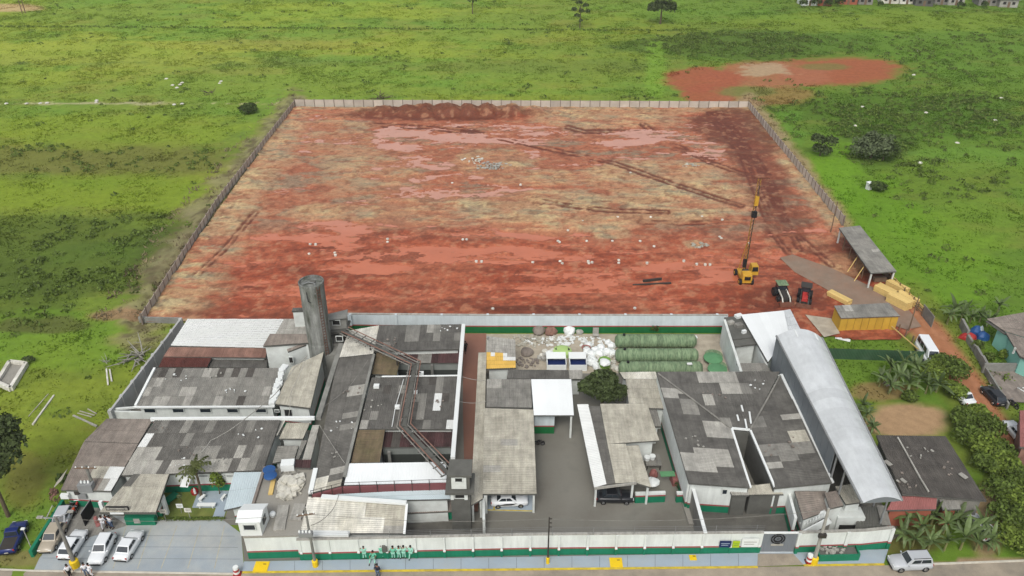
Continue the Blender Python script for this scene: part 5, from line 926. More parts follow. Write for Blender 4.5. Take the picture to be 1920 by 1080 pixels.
tree('fence_bush', 'single round dark bush outside far corner of fence', 'bush', P(467, 213), rb_(4, 1.5, 1.2, .5, 1.5)+[(0, 0, 1.5, 1.8, 1.6, 1.3)], .3, 'leaf_dark', .15, .8, n=350)
tree('box_bush', 'dark bush hiding a small white box in bright field', 'bush', P(1646, 358), rb_(4, 1.0, 1.0, .4, 1.1)+[(0, 0, 1.1, 1.3, 1.2, 1.0)], .25, 'leaf_dark', .12, .6, n=320)
wb = thing('white_box', 'small white box shed beside dark bush in field', 'shed', P(1628, 355)); p = P(1628, 355); obj('body', MB().box(p+Vector((0, 0, .75)), (.9, .9, 1.5), .4), 'white_paint', wb); obj('lid', MB().box(p+Vector((0, 0, 1.55)), (1.1, 1.1, .1), .4), 'bright_white', wb)
tree('far_tree', 'small thin tree at top edge of field', 'tree', P(886, 26), [(0, 0, 5.2, 2.2, 2, 1.5), (1.2, 0, 6.6, 1.4, 1.3, 1.0)], .4, 'leaf_tree', .2, 4.5, n=200)
tree('far_tree', 'tall sparse tree with clumped dark leaves at field ditch', 'tree', P(1087, 53), [(-2.2, 0, 6.5, 1.0, 1, .8), (1.8, 0, 7.8, 1.1, 1, .8), (-.6, 0, 8.8, 1.2, 1, .9), (2.6, 0, 5.8, .9, .9, .7), (-1.2, 0, 4.4, 1.0, .9, .7), (.6, 0, 10.6, 1.3, 1.2, 1), (.3, 0, 6, 1, 1, .8), (-2.5, 0, 10, 1.2, 1, .9), (.3, 0, 2.6, .8, .7, .6), (2.4, 0, 10, 1, 1, .8)], .38, 'leaf_tree', .18, 8, n=110)
tree('far_tree', 'large drooping grey green tree at top of field', 'tree', P(1238, 45), [(0, 0, 9, 3.6, 3, 3), (-3.2, 0, 5.5, 2.2, 2, 2.2), (3.2, 0, 5.5, 2.4, 2, 2.4), (0, 0, 6, 3.4, 3, 2.6), (0, 0, 12, 2.6, 2.2, 2)], .42, 'leaf_tree', .35, 7, n=520)
for i, (xx, yy, s) in enumerate(((1505, 14, 1.5), (1528, 12, 1.8), (1552, 13, 1.6), (1572, 12, 1.6), (1650, 12, 1.0), (1800, 16, 1.3), (1845, 14, 1.2))): tree('far_shrub', ORD[i]+' dark shrub along the far houses from the pale end house', 'shrub', P(xx, yy), [(0, 0, s, s*1.2, s, s)], .4, 'leaf_dark', .1, None, 'shrubs in front of far houses', n=160)
# hedge bushes along the track
hb = [(1745, 712, 1.9), (1785, 710, 2.1), (1762, 690, 1.6), (1790, 745, 1.5), (1703, 750, 1.0), (1800, 800, 1.9), (1828, 790, 1.7), (1848, 815, 2.0), (1812, 830, 1.8), (1838, 850, 2.0), (1872, 862, 1.8), (1848, 885, 1.7), (1882, 895, 2.0), (1905, 915, 1.9), (1870, 935, 1.9), (1905, 960, 2.1), (1885, 985, 1.9), (1918, 1005, 2.0), (1896, 1025, 1.8), (1930, 975, 2.0), (1932, 1035, 1.8)]
for i, (xx, yy, s) in enumerate(hb):
    tree('hedge_bush', 'round clipped bush standing alone on bare earth patch' if i == 4 else (ORD[i]+' leafy bush between banana grove and dirt track counted from minibus' if i < 4 else ORD[i-5]+' leafy bush of overgrown track hedge, counted towards the street'), 'bush', P(xx, yy), rb_(4, s*.6, s*.75, .35, s*.75)+[(0, 0, s*.8, s*.9, s*.85, s*.75)], .24, 'leaf_mid' if i % 3 else 'leaf_bright', .1, .5, None if i == 4 else ('bushes behind bananas' if i < 4 else 'hedge along the track'), n=240)
for i, (xx, yy, s, m, lb) in enumerate(((1880, 672, .9, 'leaf_bright', 'bright yellow green shrub by low yard wall'), (1905, 655, .8, 'leaf_dark', 'dark shrub against the teal wall'), (1830, 655, 1.0, 'leaf_mid', 'low green shrub below the tarpaulin heap'), (1853, 675, .8, 'leaf_mid', 'grey green shrub beside stone garden wall'), (1225, 622, .9, 'leaf_dark', 'dark climbing shrub against green base of rear wall'), (412, 926, .8, 'leaf_bright', 'slim young tree in front of admin wall'), (120, 905, .8, 'leaf_dark', 'dark shrub against field side of brown roof'), (1185, 621, .5, 'leaf_bright', 'small bright weed at foot of rear wall'))):
    hh = 2.2 if i == 5 else s*.8; tree('garden_shrub', lb, 'shrub', P(xx, yy), [(0, 0, hh, s, s*.9, s*.9 if i != 5 else 1.3), (.3, .2, hh*.7, s*.7, s*.7, s*.6)], .18, m, .07, hh, n=260)
for i in range(26): 
    t = i/25; tree('box_hedge_plant', 'small clipped plant in low hedge edging the lawn', 'plant', P(300+118*t, 975), [(0, 0, .22, .34, .28, .26)], .09, 'leaf_mid', .03, None, 'low lawn hedge', n=46)
# dead wood and weeds in the field
def branch_pile(label, px, py, s, n, m='dry_wood', up=.7):
    r = thing('branch_pile', label, 'branches', P(px, py))
    for k in range(n):
        a = random.uniform(0, 6.283); e = random.uniform(.05, up); L = s*random.uniform(.5, 1.1); b0 = Vector((random.uniform(-s, s)*.35, random.uniform(-s, s)*.35, .1)); d = Vector((math.cos(a)*math.cos(e), math.sin(a)*math.cos(e), math.sin(e)))
        mb = MB(); c_ = b0+d*L*.55+Vector((0, 0, .05)); mb.tube(b0, c_, s*.035, s*.026, 6).tube(c_, b0+d*L+Vector((random.uniform(-.2, .2), 0, .1)), s*.026, s*.01, 6).tube(c_, c_+Vector((-d.y, d.x, .35))*L*.3, s*.018, s*.006, 5); obj('branch', mb, m, r, local=True)
branch_pile('big heap of grey dead branches beside boundary wall', 258, 668, 3.4, 22); branch_pile('small heap of dead sticks left of the branch heap', 200, 680, 1.3, 8); branch_pile('dark tangle of dead wood in far field', 392, 176, 2.6, 10, 'bark'); branch_pile('dark brush heap outside far fence', 716, 184, 3.4, 14, 'bark'); branch_pile('broken sticks on bare earth by barn', 1668, 722, 1.7, 10)
def log(name, label, x0, y0, x1, y1, w_, h_, m, cat='post', group=None): return tag(obj(name, MB().beam(P(x0, y0)+Vector((0, 0, h_/2+.06)), P(x1, y1)+Vector((0, 0, h_/2+.06)), w_, h_), m), label, cat, group)
log('concrete_post', 'long white concrete post lying in the grass', 62, 798, 102, 743, .22, .2, 'fc_cream'); log('concrete_post', 'thinner pale post lying parallel to long white post', 54, 782, 91, 740, .1, .1, 'fc_beige'); log('concrete_post', 'white concrete post leaning toward reception roof', 138, 781, 182, 801, .25, .2, 'fc_light')
for i, (x0, y0, x1, y1) in enumerate(((150, 772, 178, 780), (146, 776, 172, 783), (165, 768, 181, 777))): log('pale_rail', 'short pale rail in loose stack near reception block', x0, y0, x1, y1, .12, .12, 'fc_beige', 'rail', 'stack of pale rails')
for i, (x0, y0, x1, y1) in enumerate(((200, 693, 203, 723), (206, 694, 210, 716))): log('pale_plank', 'pale plank lying end-on in grass under branch heap', x0, y0, x1, y1, .2, .15, 'fc_cream', 'plank', 'pair of pale planks')
fr = thing('concrete_trough', 'broken white concrete frame lying in field grass', 'frame', P(25, 708)); c4 = [P(-4, 722), P(20, 683), P(51, 686), P(22, 733)]
for k in range(4): obj('frame_beam', MB().beam(c4[k]+Vector((0, 0, .35)), c4[(k+1) % 4]+Vector((0, 0, .35)), .5, .7), 'fc_cream', fr)
obj('infill_slab', MB().hexa([p+Vector((0, 0, .02)) for p in c4[::-1]], [p+Vector((0, 0, .25)) for p in c4[::-1]]), 'concrete_roof', fr)
tree('frame_weed', 'dark weed clump beside broken concrete frame', 'weed', P(55, 680), [(0, 0, .5, 1.0, .8, .6)], .18, 'leaf_tree', .05, None, n=140)
for i in range(26):
    xx, yy = random.choice([(random.uniform(0, 380), random.gauss(194, 2)), (random.uniform(310, 440), random.gauss(156, 6)), (random.uniform(1600, 1900), random.uniform(60, 330))]); tag(obj('pale_stone', MB().lathe(P(xx, yy), [(.5, 0), (.55, .15), (.3, .3)], 7), 'fc_cream'), 'pale stone lying in the far grass', 'stone', 'pale stones in the fields')
# banana plants: each leaf a part
def leaf_blade(L, w_, n=5, droop=1.0):
    v = []; f = []
    for i in range(n+1):
        t = i/n; x = L*t*(1-.18*droop*t); z = L*(.55*t-.75*droop*t*t); hw = w_*math.sin(math.pi*min(.97, .08+.9*t))**.7*.5; v += [(x, -hw, z-.12*hw), (x, 0, z+.1*hw), (x, hw, z-.12*hw)]
        if i: b = 3*(i-1); f += [(b, b+1, b+4, b+3), (b+1, b+2, b+5, b+4)]
    me = bpy.data.meshes.new('leaf'); me.from_pydata(v, [], f); me.materials.append(M['banana_leaf']); return me
LB = [leaf_blade(2.3, .46, 5, .9), leaf_blade(1.9, .42, 5, 1.25), leaf_blade(2.6, .5, 5, .6), leaf_blade(2.0, .44, 5, .2)]
BN = {}
def banana(px, py, s, label, group):
    BN[group] = BN.get(group, -1)+1; label = ORD[BN[group]]+' '+label
    r = thing('banana_plant', label, 'banana plant', P(px, py), random.uniform(0, 6), group); r.scale = (s, s, s); h = random.uniform(1.2, 1.9); obj('stem', MB().tube((0, 0, -.05), (0, 0, h), .15, .09, 7), 'banana_stem', r, local=True)
    k = random.randint(10, 13)
    for i in range(k): o = link('leaf', random.choice(LB), None, r); o.location = (0, 0, h-.05); o.rotation_euler = (random.uniform(-.4, .4), random.uniform(-1.0, .15), 6.283*i/k+random.uniform(-.3, .3)); q = random.uniform(.75, 1.1); o.scale = (q, q, q)
for xx, yy in sorted(((1648, 725), (1665, 738), (1682, 722), (1700, 735), (1720, 728), (1690, 700), (1666, 705), (1735, 738), (1755, 735), (1712, 706))): banana(xx, yy, random.uniform(.9, 1.1), 'banana plant from the barn in grove by green fence', 'bananas by green fence')
for xx, yy in sorted(((1700, 990), (1722, 1005), (1745, 985), (1768, 1000), (1792, 985), (1815, 1005), (1838, 1000), (1710, 1025), (1740, 1030), (1770, 1032), (1800, 1030), (1828, 1032), (1855, 1025), (1690, 1015))): banana(xx, yy, random.uniform(.85, 1.05), 'banana plant from the street wall end in roadside grove', 'bananas by the road')
for xx, yy in sorted(((1785, 598), (1800, 604), (1818, 606), (1836, 604), (1775, 608), (1850, 612), (1808, 592), (1868, 590))): banana(xx, yy, random.uniform(.85, 1.05), 'banana plant from the track in clump behind teal house', 'bananas behind teal house')
for xx, yy in ((1614, 772), (1622, 790), (1632, 812)): banana(xx, yy, .75, 'small banana plant at barn foot counted from far end', 'bananas at barn foot')
def palm(px, py, h, label, n=11):
    r = thing('palm_tree', label, 'palm', P(px, py)); obj('trunk', MB().tube((0, 0, 0), (.1, .1, h*.5), .2, .15, 8).tube((.1, .1, h*.5), (.1, .1, h), .15, .11, 8), 'bark', r, local=True)
    for i in range(n):
        a = 6.283*i/n+random.uniform(-.2, .2); el = random.uniform(.2, 1.1); L = random.uniform(1.9, 2.6); mb = MB(); prev = None
        for k in range(7):
            t = k/6; c_ = Vector((math.cos(a)*L*t*math.cos(el*(1-.5*t)), math.sin(a)*L*t*math.cos(el*(1-.5*t)), L*t*math.sin(el)-L*.62*t*t)); sd_ = Vector((-math.sin(a), math.cos(a), 0))
            if prev is not None:
                mb.tube(prev, c_, .03, .02, 4)
                for s in (-1, 1): q = prev.lerp(c_, .5); mb.quad(prev, c_, c_+sd_*s*.5*(1.15-t)+Vector((0, 0, -.22)), q+sd_*s*.55*(1.15-t)+Vector((0, 0, -.25)))
            prev = c_
        o = obj('frond', mb, 'palm_leaf', r, local=True); o.location = (.1, .1, h)
palm(378, 933, 4.6, 'palm tree with brownish fronds rising over the entrance garden')
tree('small_palm_pole', 'thin bare stemmed garden plant in the lawn', 'plant', P(342, 950), [(0, 0, 1.7, .35, .3, .2)], .12, 'leaf_grey', .06, 1.6, n=60)

# ------------------------------------------------------------------ vehicles
KIND = {  # belt, roof, cabin base rear/front, cabin top rear/front, hood z, width, length, wheel r
    'hatch': (.92, 1.48, -.47, .22, -.36, .04, .90, 1.72, 3.95, .31), 'sedan': (.92, 1.46, -.36, .2, -.22, .04, .92, 1.75, 4.4, .31), 'suv': (1.02, 1.66, -.48, .2, -.43, .06, 1.02, 1.82, 4.35, .36), 'pickup': (1.02, 1.68, -.08, .26, -.04, .1, 1.02, 1.82, 5.0, .37), 'van': (1.2, 2.35, -.495, .44, -.48, .3, 1.15, 1.98, 5.3, .36)}
def car(name, label, cat, pn, pt, kind, paint_, stripes=False, L=None, rear=None):
    belt, rz, c0, c1, t0, t1, hz, W, L0, wr = KIND[kind]; L = L or L0; a, b = P(*pt), P(*pn); d = b-a; r = thing(name, label, cat, (a+b)/2, math.atan2(d.y, d.x)); pm = 'paint_'+paint_
    xs = [-.5, -.47, -.36, -.1, c1, c1+(.47-c1)*.6, .47, .5]; ws_ = [.84, .95, 1, 1, 1, .97, .9, .72]; zt = [belt-.2, belt-.03, belt, belt, belt-.01, hz-.03, hz-.14, hz-.3]; zb = [.38, .26, .22, .2, .2, .22, .26, .36]
    if kind == 'pickup': zt[1] = belt-.02
    mb = MB(); v = []
    for x, w_, z1, z0 in zip(xs, ws_, zt, zb):
        h = W/2*w_; v += [(x*L, -h*.9, z0), (x*L, -h, z0+.18), (x*L, -h*.98, z1-.14), (x*L, -h*.86, z1), (x*L, h*.86, z1), (x*L, h*.98, z1-.14), (x*L, h, z0+.18), (x*L, h*.9, z0)]
    f = [(8*i+k, 8*i+(k+1) % 8, 8*i+8+(k+1) % 8, 8*i+8+k) for i in range(len(xs)-1) for k in range(8)]+[tuple(range(7, -1, -1)), tuple(range(8*(len(xs)-1), 8*len(xs)))]
    mb.add(v, f); obj('body', mb, pm, r, True, True)
    hb_, ht = W*.43, W*.36
    def cab(x0, x1, u0, u1, z0, z1, m, nm, tb=hb_, tt=ht):
        q = MB(); q.hexa([(x0*L, -tb, z0), (x1*L, -tb, z0), (x1*L, tb, z0), (x0*L, tb, z0)], [(u0*L, -tt, z1), (u1*L, -tt, z1), (u1*L, tt, z1), (u0*L, tt, z1)]); return obj(nm, q, m, r, True, bevel=.05)
    cab(c0, c1, t0, t1, belt-.05, rz, pm, 'cabin')
    def lerp4(f0, f1, u, w0, w1, off):    # glass panel inside a cabin face
        P0, P1, P2, P3 = f0[0], f0[1], f1[1], f1[0]; g = lambda s, t: P0.lerp(P1, s).lerp(P3.lerp(P2, s), t); q = [g(u[0], w0), g(u[1], w0), g(u[1], w1), g(u[0], w1)]; return q
    V_ = Vector; z0, z1 = belt-.05, rz; F = {'windscreen': ((V_((c1*L, hb_, z0)), V_((c1*L, -hb_, z0))), (V_((t1*L, ht, z1)), V_((t1*L, -ht, z1))), V_((1, 0, .6))), 'rear_window': ((V_((c0*L, -hb_, z0)), V_((c0*L, hb_, z0))), (V_((t0*L, -ht, z1)), V_((t0*L, ht, z1))), V_((-1, 0, .4)))}
    for s, nm in ((-1, 'a'), (1, 'b')): F['side'+nm] = ((V_((c0*L, s*hb_, z0)), V_((c1*L, s*hb_, z0))), (V_((t0*L, s*ht, z1)), V_((t1*L, s*ht, z1))), V_((0, s, .25)))
    def pane(nm, q, nrm):
        nrm = nrm.normalized(); b2 = MB(); b2.hexa([p-nrm*.02 for p in q], [p+nrm*.025 for p in q]); obj(nm, b2, 'glass', r, True)
    for nm in ('windscreen', 'rear_window'): e0, e1, nr = F[nm]; pane(nm, lerp4(e0, e1, (.07, .93), .22, .9, 0), nr)
    for nm in ('sidea', 'sideb'):
        e0, e1, nr = F[nm]; segs = ((.08, .48), (.52, .86)) if kind != 'van' else ((.06, .3), (.33, .57), (.6, .84))
        for u in segs: pane('side_window', lerp4(e0, e1, u, .3, .88, 0), nr)
    for sx in (-.31, .3):
        for s in (-1, 1):
            y_ = s*(W/2-.08); w_ = obj('wheel', MB().tube((sx*L, y_-.1, wr), (sx*L, y_+.1, wr), wr, wr, 14), 'rubber', r, True); obj('rim', MB().tube((sx*L, y_+s*.09, wr), (sx*L, y_+s*.115, wr), wr*.62, wr*.58, 10), 'chrome', w_, True)
    for s in (-1, 1):
        obj('headlight', MB().box((.475*L, s*W*.33, hz-.24), (.1, .34, .14)), 'bright_white', r, True); obj('tail_light', MB().box((-.485*L, s*W*.39, belt-.2), (.1, .18, .24)), 'red', r, True); obj('mirror', MB().box((c1*L-.25, s*(W/2+.08), belt+.04), (.12, .18, .12)), pm, r, True)
    obj('bumper', MB().box((-.495*L, 0, .42), (.1, W*.8, .2)).box((.49*L, 0, .4), (.1, W*.7, .18)), 'rubber', r, True); obj('number_plate', MB().box((-.515*L, 0, .62), (.03, .42, .13)), 'fc_light', r, True)
    if kind in ('suv',): 
        for s in (-1, 1): obj('roof_rail', MB().box(((t0+t1)/2*L, s*ht*.9, rz+.05), ((t1-t0)*L*.85, .05, .05)), 'dark_metal', r, True)
    if kind == 'pickup': obj('bed_cover', MB().box((-.28*L, 0, belt-.02), (.38*L, W*.78, .08)), 'dark_metal', r, True)
    if stripes:
        for s in (-1, 1): obj('livery_stripe', MB().hexa([(-.35*L, s*(W/2+.005), .5), (.05*L, s*(W/2+.005), .5), (.2*L, s*(W/2+.005), .75), (-.1*L, s*(W/2+.005), .75)], [(-.35*L, s*(W/2+.02), .5), (.05*L, s*(W/2+.02), .5), (.2*L, s*(W/2+.02), .75), (-.1*L, s*(W/2+.02), .75)]), 'black', r, True)
    return r
car('parked_car', 'beige car parked nose out next to the low green wall', 'car', (90, 1034), (112, 996), 'hatch', 'beige'); car('parked_car', 'silver car half hidden behind the beige car', 'car', (112, 993), (124, 970), 'hatch', 'silver', L=3.7)
car('parked_car', 'white hatchback parked rear out behind the lamp pole', 'car', (153, 1006), (126, 1048), 'hatch', 'white'); car('parked_car', 'white hatchback parked nose out in the car park middle', 'car', (181, 1060), (206, 1012), 'hatch', 'white', L=4.1); car('parked_car', 'white car last in the row next to empty bays', 'car', (257, 1008), (231, 1050), 'sedan', 'white', L=4.1)
car('pickup_truck', 'dark blue pickup parked on grass beyond green wall', 'pickup', (38, 995), (20, 1034), 'pickup', 'blue', L=4.4); car('suv', 'silver SUV parked at kerb in front of banana grove', 'car', (1667, 1062), (1740, 1059), 'suv', 'silver'); car('minibus', 'white minibus parked on the dirt track by timber fence', 'van', (1748, 690), (1724, 650), 'van', 'white')
car('parked_car', 'black car parked on the verge beside brown yard', 'car', (1845, 732), (1876, 764), 'hatch', 'black'); car('parked_car', 'white car mostly hidden by bushes on the track', 'car', (1790, 735), (1812, 757), 'sedan', 'white'); car('parked_car', 'white sedan parked on verge by tan house', 'car', (1890, 800), (1918, 834), 'sedan', 'white'); car('parked_car', 'white car parked in the lane behind roadside banana grove', 'car', (1822, 980), (1845, 1006), 'hatch', 'white')
car('striped_car', 'white car with dark side stripes under beige garage roof', 'car', (992, 942), (918, 944), 'sedan', 'white', True, 4.3); car('parked_car', 'black car parked under the striped garage roof', 'car', (1186, 937), (1118, 936), 'sedan', 'black')
car('parked_car', 'pale car showing only its roof over street wall near pole', 'car', (1128, 1023), (1066, 1023), 'hatch', 'silver'); car('parked_car', 'white car showing only its roof over street wall near the gate', 'car', (1272, 1023), (1205, 1023), 'hatch', 'white')
def motorbike(px, py, rz, label, m, group=None):
    r = thing('motorcycle', label, 'motorcycle', P(px, py), rz, group)
    for x in (-.65, .65): w_ = obj('wheel', MB().tube((x, -.06, .3), (x, .06, .3), .3, .3, 12), 'rubber', r, True); obj('rim', MB().tube((x, -.07, .3), (x, .07, .3), .17, .17, 8), 'chrome', w_, True)
    obj('frame', MB().tube((-.65, 0, .3), (0, 0, .5), .05, .05, 6).tube((0, 0, .35), (.45, 0, .85), .06, .05, 6).tube((.65, 0, .3), (.42, 0, 1.0), .045, .045, 6).box((0, 0, .42), (.4, .24, .34)), 'dark_metal', r, True); obj('tank', MB().hexa([(-.05, -.14, .72), (.4, -.1, .76), (.4, .1, .76), (-.05, .14, .72)], [(0, -.1, .95), (.32, -.08, .97), (.32, .08, .97), (0, .1, .95)]), m, r, True, bevel=.04); obj('seat', MB().hexa([(-.7, -.11, .75), (0, -.12, .72), (0, .12, .72), (-.7, .11, .75)], [(-.72, -.1, .86), (0, -.1, .8), (0, .1, .8), (-.72, .1, .86)]), 'black', r, True, bevel=.03); obj('handlebar', MB().tube((.38, -.36, 1.05), (.38, .36, 1.05), .025, .025, 6), 'chrome', r, True); obj('fender', MB().box((.66, 0, .64), (.42, .12, .04)).box((-.7, 0, .66), (.3, .14, .05)), m, r, True)
motorbike(133, 958, 1.2, 'dark motorcycle nearest the green wall under reception roof', 'maroon'); motorbike(140, 966, 1.5, 'orange motorcycle standing in front of the others', 'orange'); motorbike(147, 955, 1.7, 'red motorcycle beside black gate leaf', 'red'); motorbike(1008, 836, .2, 'black motorcycle at edge of beige garage roof', 'black'); motorbike(1897, 762, 2.0, 'motorcycle leaning at corner of brown yard', 'black')
gl = thing('gate_leaf', 'open black metal gate leaf beside motorcycles', 'gate', P(165, 980)); a_, b_ = P(160, 987), P(178, 960); obj('leaf_sheet', MB().beam(a_+Vector((0, 0, 1.0)), b_+Vector((0, 0, 1.0)), .06, 1.9), 'black', gl); obj('top_rail', MB().beam(a_+Vector((0, 0, 2.0)), b_+Vector((0, 0, 2.0)), .08, .08), 'grey_metal', gl)
cr = thing('red_post_box', 'faded red round pillar beside canopy column', 'pillar', P(184, 985)); obj('pillar', MB().lathe(P(184, 985), [(.22, 0), (.22, 1.2), (.15, 1.35)], 12), 'pink_roof', cr); obj('top', MB().lathe(P(184, 985, 1.35), [(.25, 0), (.25, .1)], 12), 'pink_roof', cr)
pl = tree('orange_shrub', 'orange brown climbing shrub at corner of reception block', 'shrub', P(109, 945), [(0, 0, 1.3, .6, .6, 1.3)], .14, 'rust_light', .06, .8, n=260)

# ------------------------------------------------------------------ building site things
rg = thing('piling_rig', 'yellow piling rig with tall upright mast on the clay plot', 'piling rig', P(1394, 527)); z0 = .15
obj('chassis', MB().box((0, .3, z0+.75), (1.5, 4.2, .5)), 'rig_yellow', rg, True); obj('engine_hood', MB().hexa([(-.85, -1.9, z0+1.0), (.85, -1.9, z0+1.0), (.85, -.4, z0+1.0), (-.85, -.4, z0+1.0)], [(-.75, -1.8, z0+2.0), (.75, -1.8, z0+2.0), (.75, -.5, z0+2.2), (-.75, -.5, z0+2.2)]), 'rig_yellow', rg, True, bevel=.06); obj('grille', MB().box((0, -1.93, z0+1.45), (1.0, .08, .6)), 'black', rg, True)
cabn = obj('operator_cab', MB().hexa([(1.1, .2, z0+.9), (2.4, .2, z0+.9), (2.4, 1.9, z0+.9), (1.1, 1.9, z0+.9)], [(1.25, .4, z0+2.5), (2.3, .4, z0+2.5), (2.3, 1.7, z0+2.5), (1.25, 1.7, z0+2.5)]), 'rig_yellow', rg, True); obj('cab_window', MB().hexa([(1.25, .2, z0+1.6), (2.25, .2, z0+1.6), (2.25, .3, z0+1.6), (1.25, .3, z0+1.6)], [(1.35, .3, z0+2.35), (2.2, .3, z0+2.35), (2.2, .45, z0+2.35), (1.35, .45, z0+2.35)]), 'black', cabn, True)
for sx in (-1.0, 1.0):
    for sy in (-1.3, 1.9): w_ = obj('wheel', MB().tube((sx-.2, sy, z0+.5), (sx+.2, sy, z0+.5), .55, .55, 16), 'rubber', rg, True); obj('rim', MB().tube((sx-.22, sy, z0+.5), (sx+.22, sy, z0+.5), .28, .28, 10), 'rig_yellow', w_, True)
mh = 18.0; mast = obj('mast', MB().box((-.2, .6, mh/2+.6), (.11, .2, mh)).box((.2, .6, mh/2+.6), (.11, .2, mh)), 'mast_yellow', rg, True)
mb = MB()
for i in range(22): zz = 1.2+i*.8; mb.beam((-.22, .48, zz), (.22, .48, zz+.7), .06, .06)
obj('lattice', mb, 'rust_steel', mast, True); obj('drive_rod', MB().tube((.1, .35, 1.0), (.1, .35, 17.5), .07, .07, 8), 'dark_metal', mast, True); obj('cross_head', MB().box((.3, .6, mh+.6), (2.6, .1, .1)), 'rust_steel', mast, True); obj('hammer', MB().box((0, .35, 12.4), (.8, .6, 1.0)), 'black', rg, True); obj('guide_block', MB().box((0, .35, 14.8), (.6, .5, 1.6)), 'rig_yellow', rg, True); obj('lower_clamp', MB().box((-.2, .35, 3.3), (.55, .5, 1.4)), 'black', rg, True)
for s in (-1, 1): obj('back_stay', MB().tube((s*.5, 2.2, 1.0), (s*.2, .8, 7.0), .07, .05, 6), 'rig_yellow', rg, True)
obj('winch', MB().tube((-.5, -.1, 2.0), (.5, -.1, 2.0), .35, .35, 12), 'dark_metal', rg, True)
def tractor(px, py, label, paint_, roofm, arms, rz=0.0):
    r = thing('tractor', label, 'tractor', P(px, py), rz); g = .1
    for sx in (-.95, .95):
        for sy, q in ((.9, .75), (-1.1, .5)): w_ = obj('wheel', MB().tube((sx-.2, sy, q+g), (sx+.2, sy, q+g), q, q, 16), 'rubber', r, True); obj('rim', MB().tube((sx-.22, sy, q+g), (sx+.22, sy, q+g), q*.5, q*.5, 10), paint_, w_, True)
    obj('bonnet', MB().hexa([(-.5, -1.9, .8), (.5, -1.9, .8), (.5, 0, .8), (-.5, 0, .8)], [(-.4, -1.8, 1.5), (.4, -1.8, 1.5), (.45, 0, 1.7), (-.45, 0, 1.7)]), paint_, r, True, bevel=.05); obj('chassis', MB().box((0, -.2, .75), (.8, 3.4, .4)), 'dark_metal', r, True)
    c_ = obj('cab', MB().hexa([(-.8, 0, 1.0), (.8, 0, 1.0), (.8, 1.4, 1.0), (-.8, 1.4, 1.0)], [(-.7, .1, 2.55), (.7, .1, 2.55), (.7, 1.3, 2.55), (-.7, 1.3, 2.55)]), 'glass', r, True); obj('cab_roof', MB().box((0, .7, 2.62), (1.75, 1.7, .16)), roofm, c_, True, bevel=.05)
    for s in (-1, 1): obj('loader_arm', MB().beam((s*.62, .1, 1.7), (s*.62, -1.9, 1.3), .16, .24).beam((s*.62, -1.9, 1.3), (s*.62, -2.5, .6), .16, .24), arms, r, True)
    obj('bucket', MB().hexa([(-1.15, -3.1, g), (1.15, -3.1, g), (1.15, -2.4, g), (-1.15, -2.4, g)], [(-1.15, -2.75, .75), (1.15, -2.75, .75), (1.15, -2.4, .85), (-1.15, -2.4, .85)]), 'rust_steel', r, True); obj('exhaust', MB().tube((.3, -.9, 1.5), (.3, -.9, 2.4), .05, .05, 6), 'dark_metal', r, True)
tractor(1464, 560, 'loader tractor with grey green roof and white arms on clay', 'dark_metal', 'tank_green', 'fc_cream', .05); tractor(1507, 564, 'dark tractor with red bonnet standing beside the grey green roofed loader', 'red', 'dark_metal', 'dark_metal', -.35)
def lumber(px, py, rz, label, nx_=4, nz_=3, L=3.6):
    r = thing('lumber_stack', label, 'lumber', P(px, py, .0), rz)
    for k in range(nz_):
        for i in range(nx_): obj('beam', MB().box(((i-(nx_-1)/2)*.42, random.uniform(-.08, .08), .35+k*.36), (.40, L, .34)), 'timber', r, True)
    obj('bearer', MB().box((0, -L*.3, .16), (nx_*.42, .2, .12)).box((0, L*.3, .16), (nx_*.42, .2, .12)), 'old_timber', r, True)
lumber(1660, 553, .55, 'low pale lumber stack closest to the long shed'); lumber(1681, 545, .55, 'pale lumber stack against the timber fence rails', 3, 3); lumber(1684, 573, .55, 'taller pale lumber stack on the gravel ramp', 4, 4); lumber(1699, 566, .55, 'pale lumber stack pressed against the fence posts', 3, 3); lumber(1573, 563, .6, 'thin pale beams stacked behind the yellow site hut', 3, 2, 4.0)
ls = bld('long_site_shed', 'long open timber shed with grey sheet roof on plot edge', 'shed', [dict(q=[(1573, 427, 3.2), (1612, 423, 2.8), (1681, 509, 2.8), (1633, 512, 3.2)], m='fc_mid', across=False, w=None, mixm=['fc_dark', 'fc_light'])])
for t in (.2, .4, .6, .8):
    p = P(1573, 427, 3.1).lerp(P(1633, 512, 3.1), t); obj('post', MB().box((p.x+.2, p.y, 1.5), (.14, .14, 3.0)), 'old_timber', ls)
    if t in (.6, .8): obj('brace', MB().beam((p.x+.1, p.y, 2.4), (p.x-1.4, p.y-1.0, .1), .1, .12), 'timber', ls)
obj('back_boarding', MB().beam(P(1612, 423, 2.7)-Vector((.1, 0, 1.35)), P(1680, 508, 2.7)-Vector((.1, 0, 1.35)), .08, 2.6), 'old_timber', ls); obj('workbench', MB().box(P(1648, 528)+Vector((0, 0, .45)), (2.0, .8, .9)), 'old_timber', ls)
ys = thing('site_hut', 'yellow plywood site hut with grey panel roof', 'hut', P(1625, 605)); q = Q((1564, 573, 2.9), (1666, 568, 2.9), (1688, 593, 2.6), (1577, 597, 2.6)); roof(ys, q, 'fc_mid', 1.3, 1.6, (), True, .1, 'old_timber', 3, .02, ['fc_light', 'fc_dark', 'fc_white'])
t4 = inset(q, .12); walls(ys, q, 'old_timber', .22, .1)
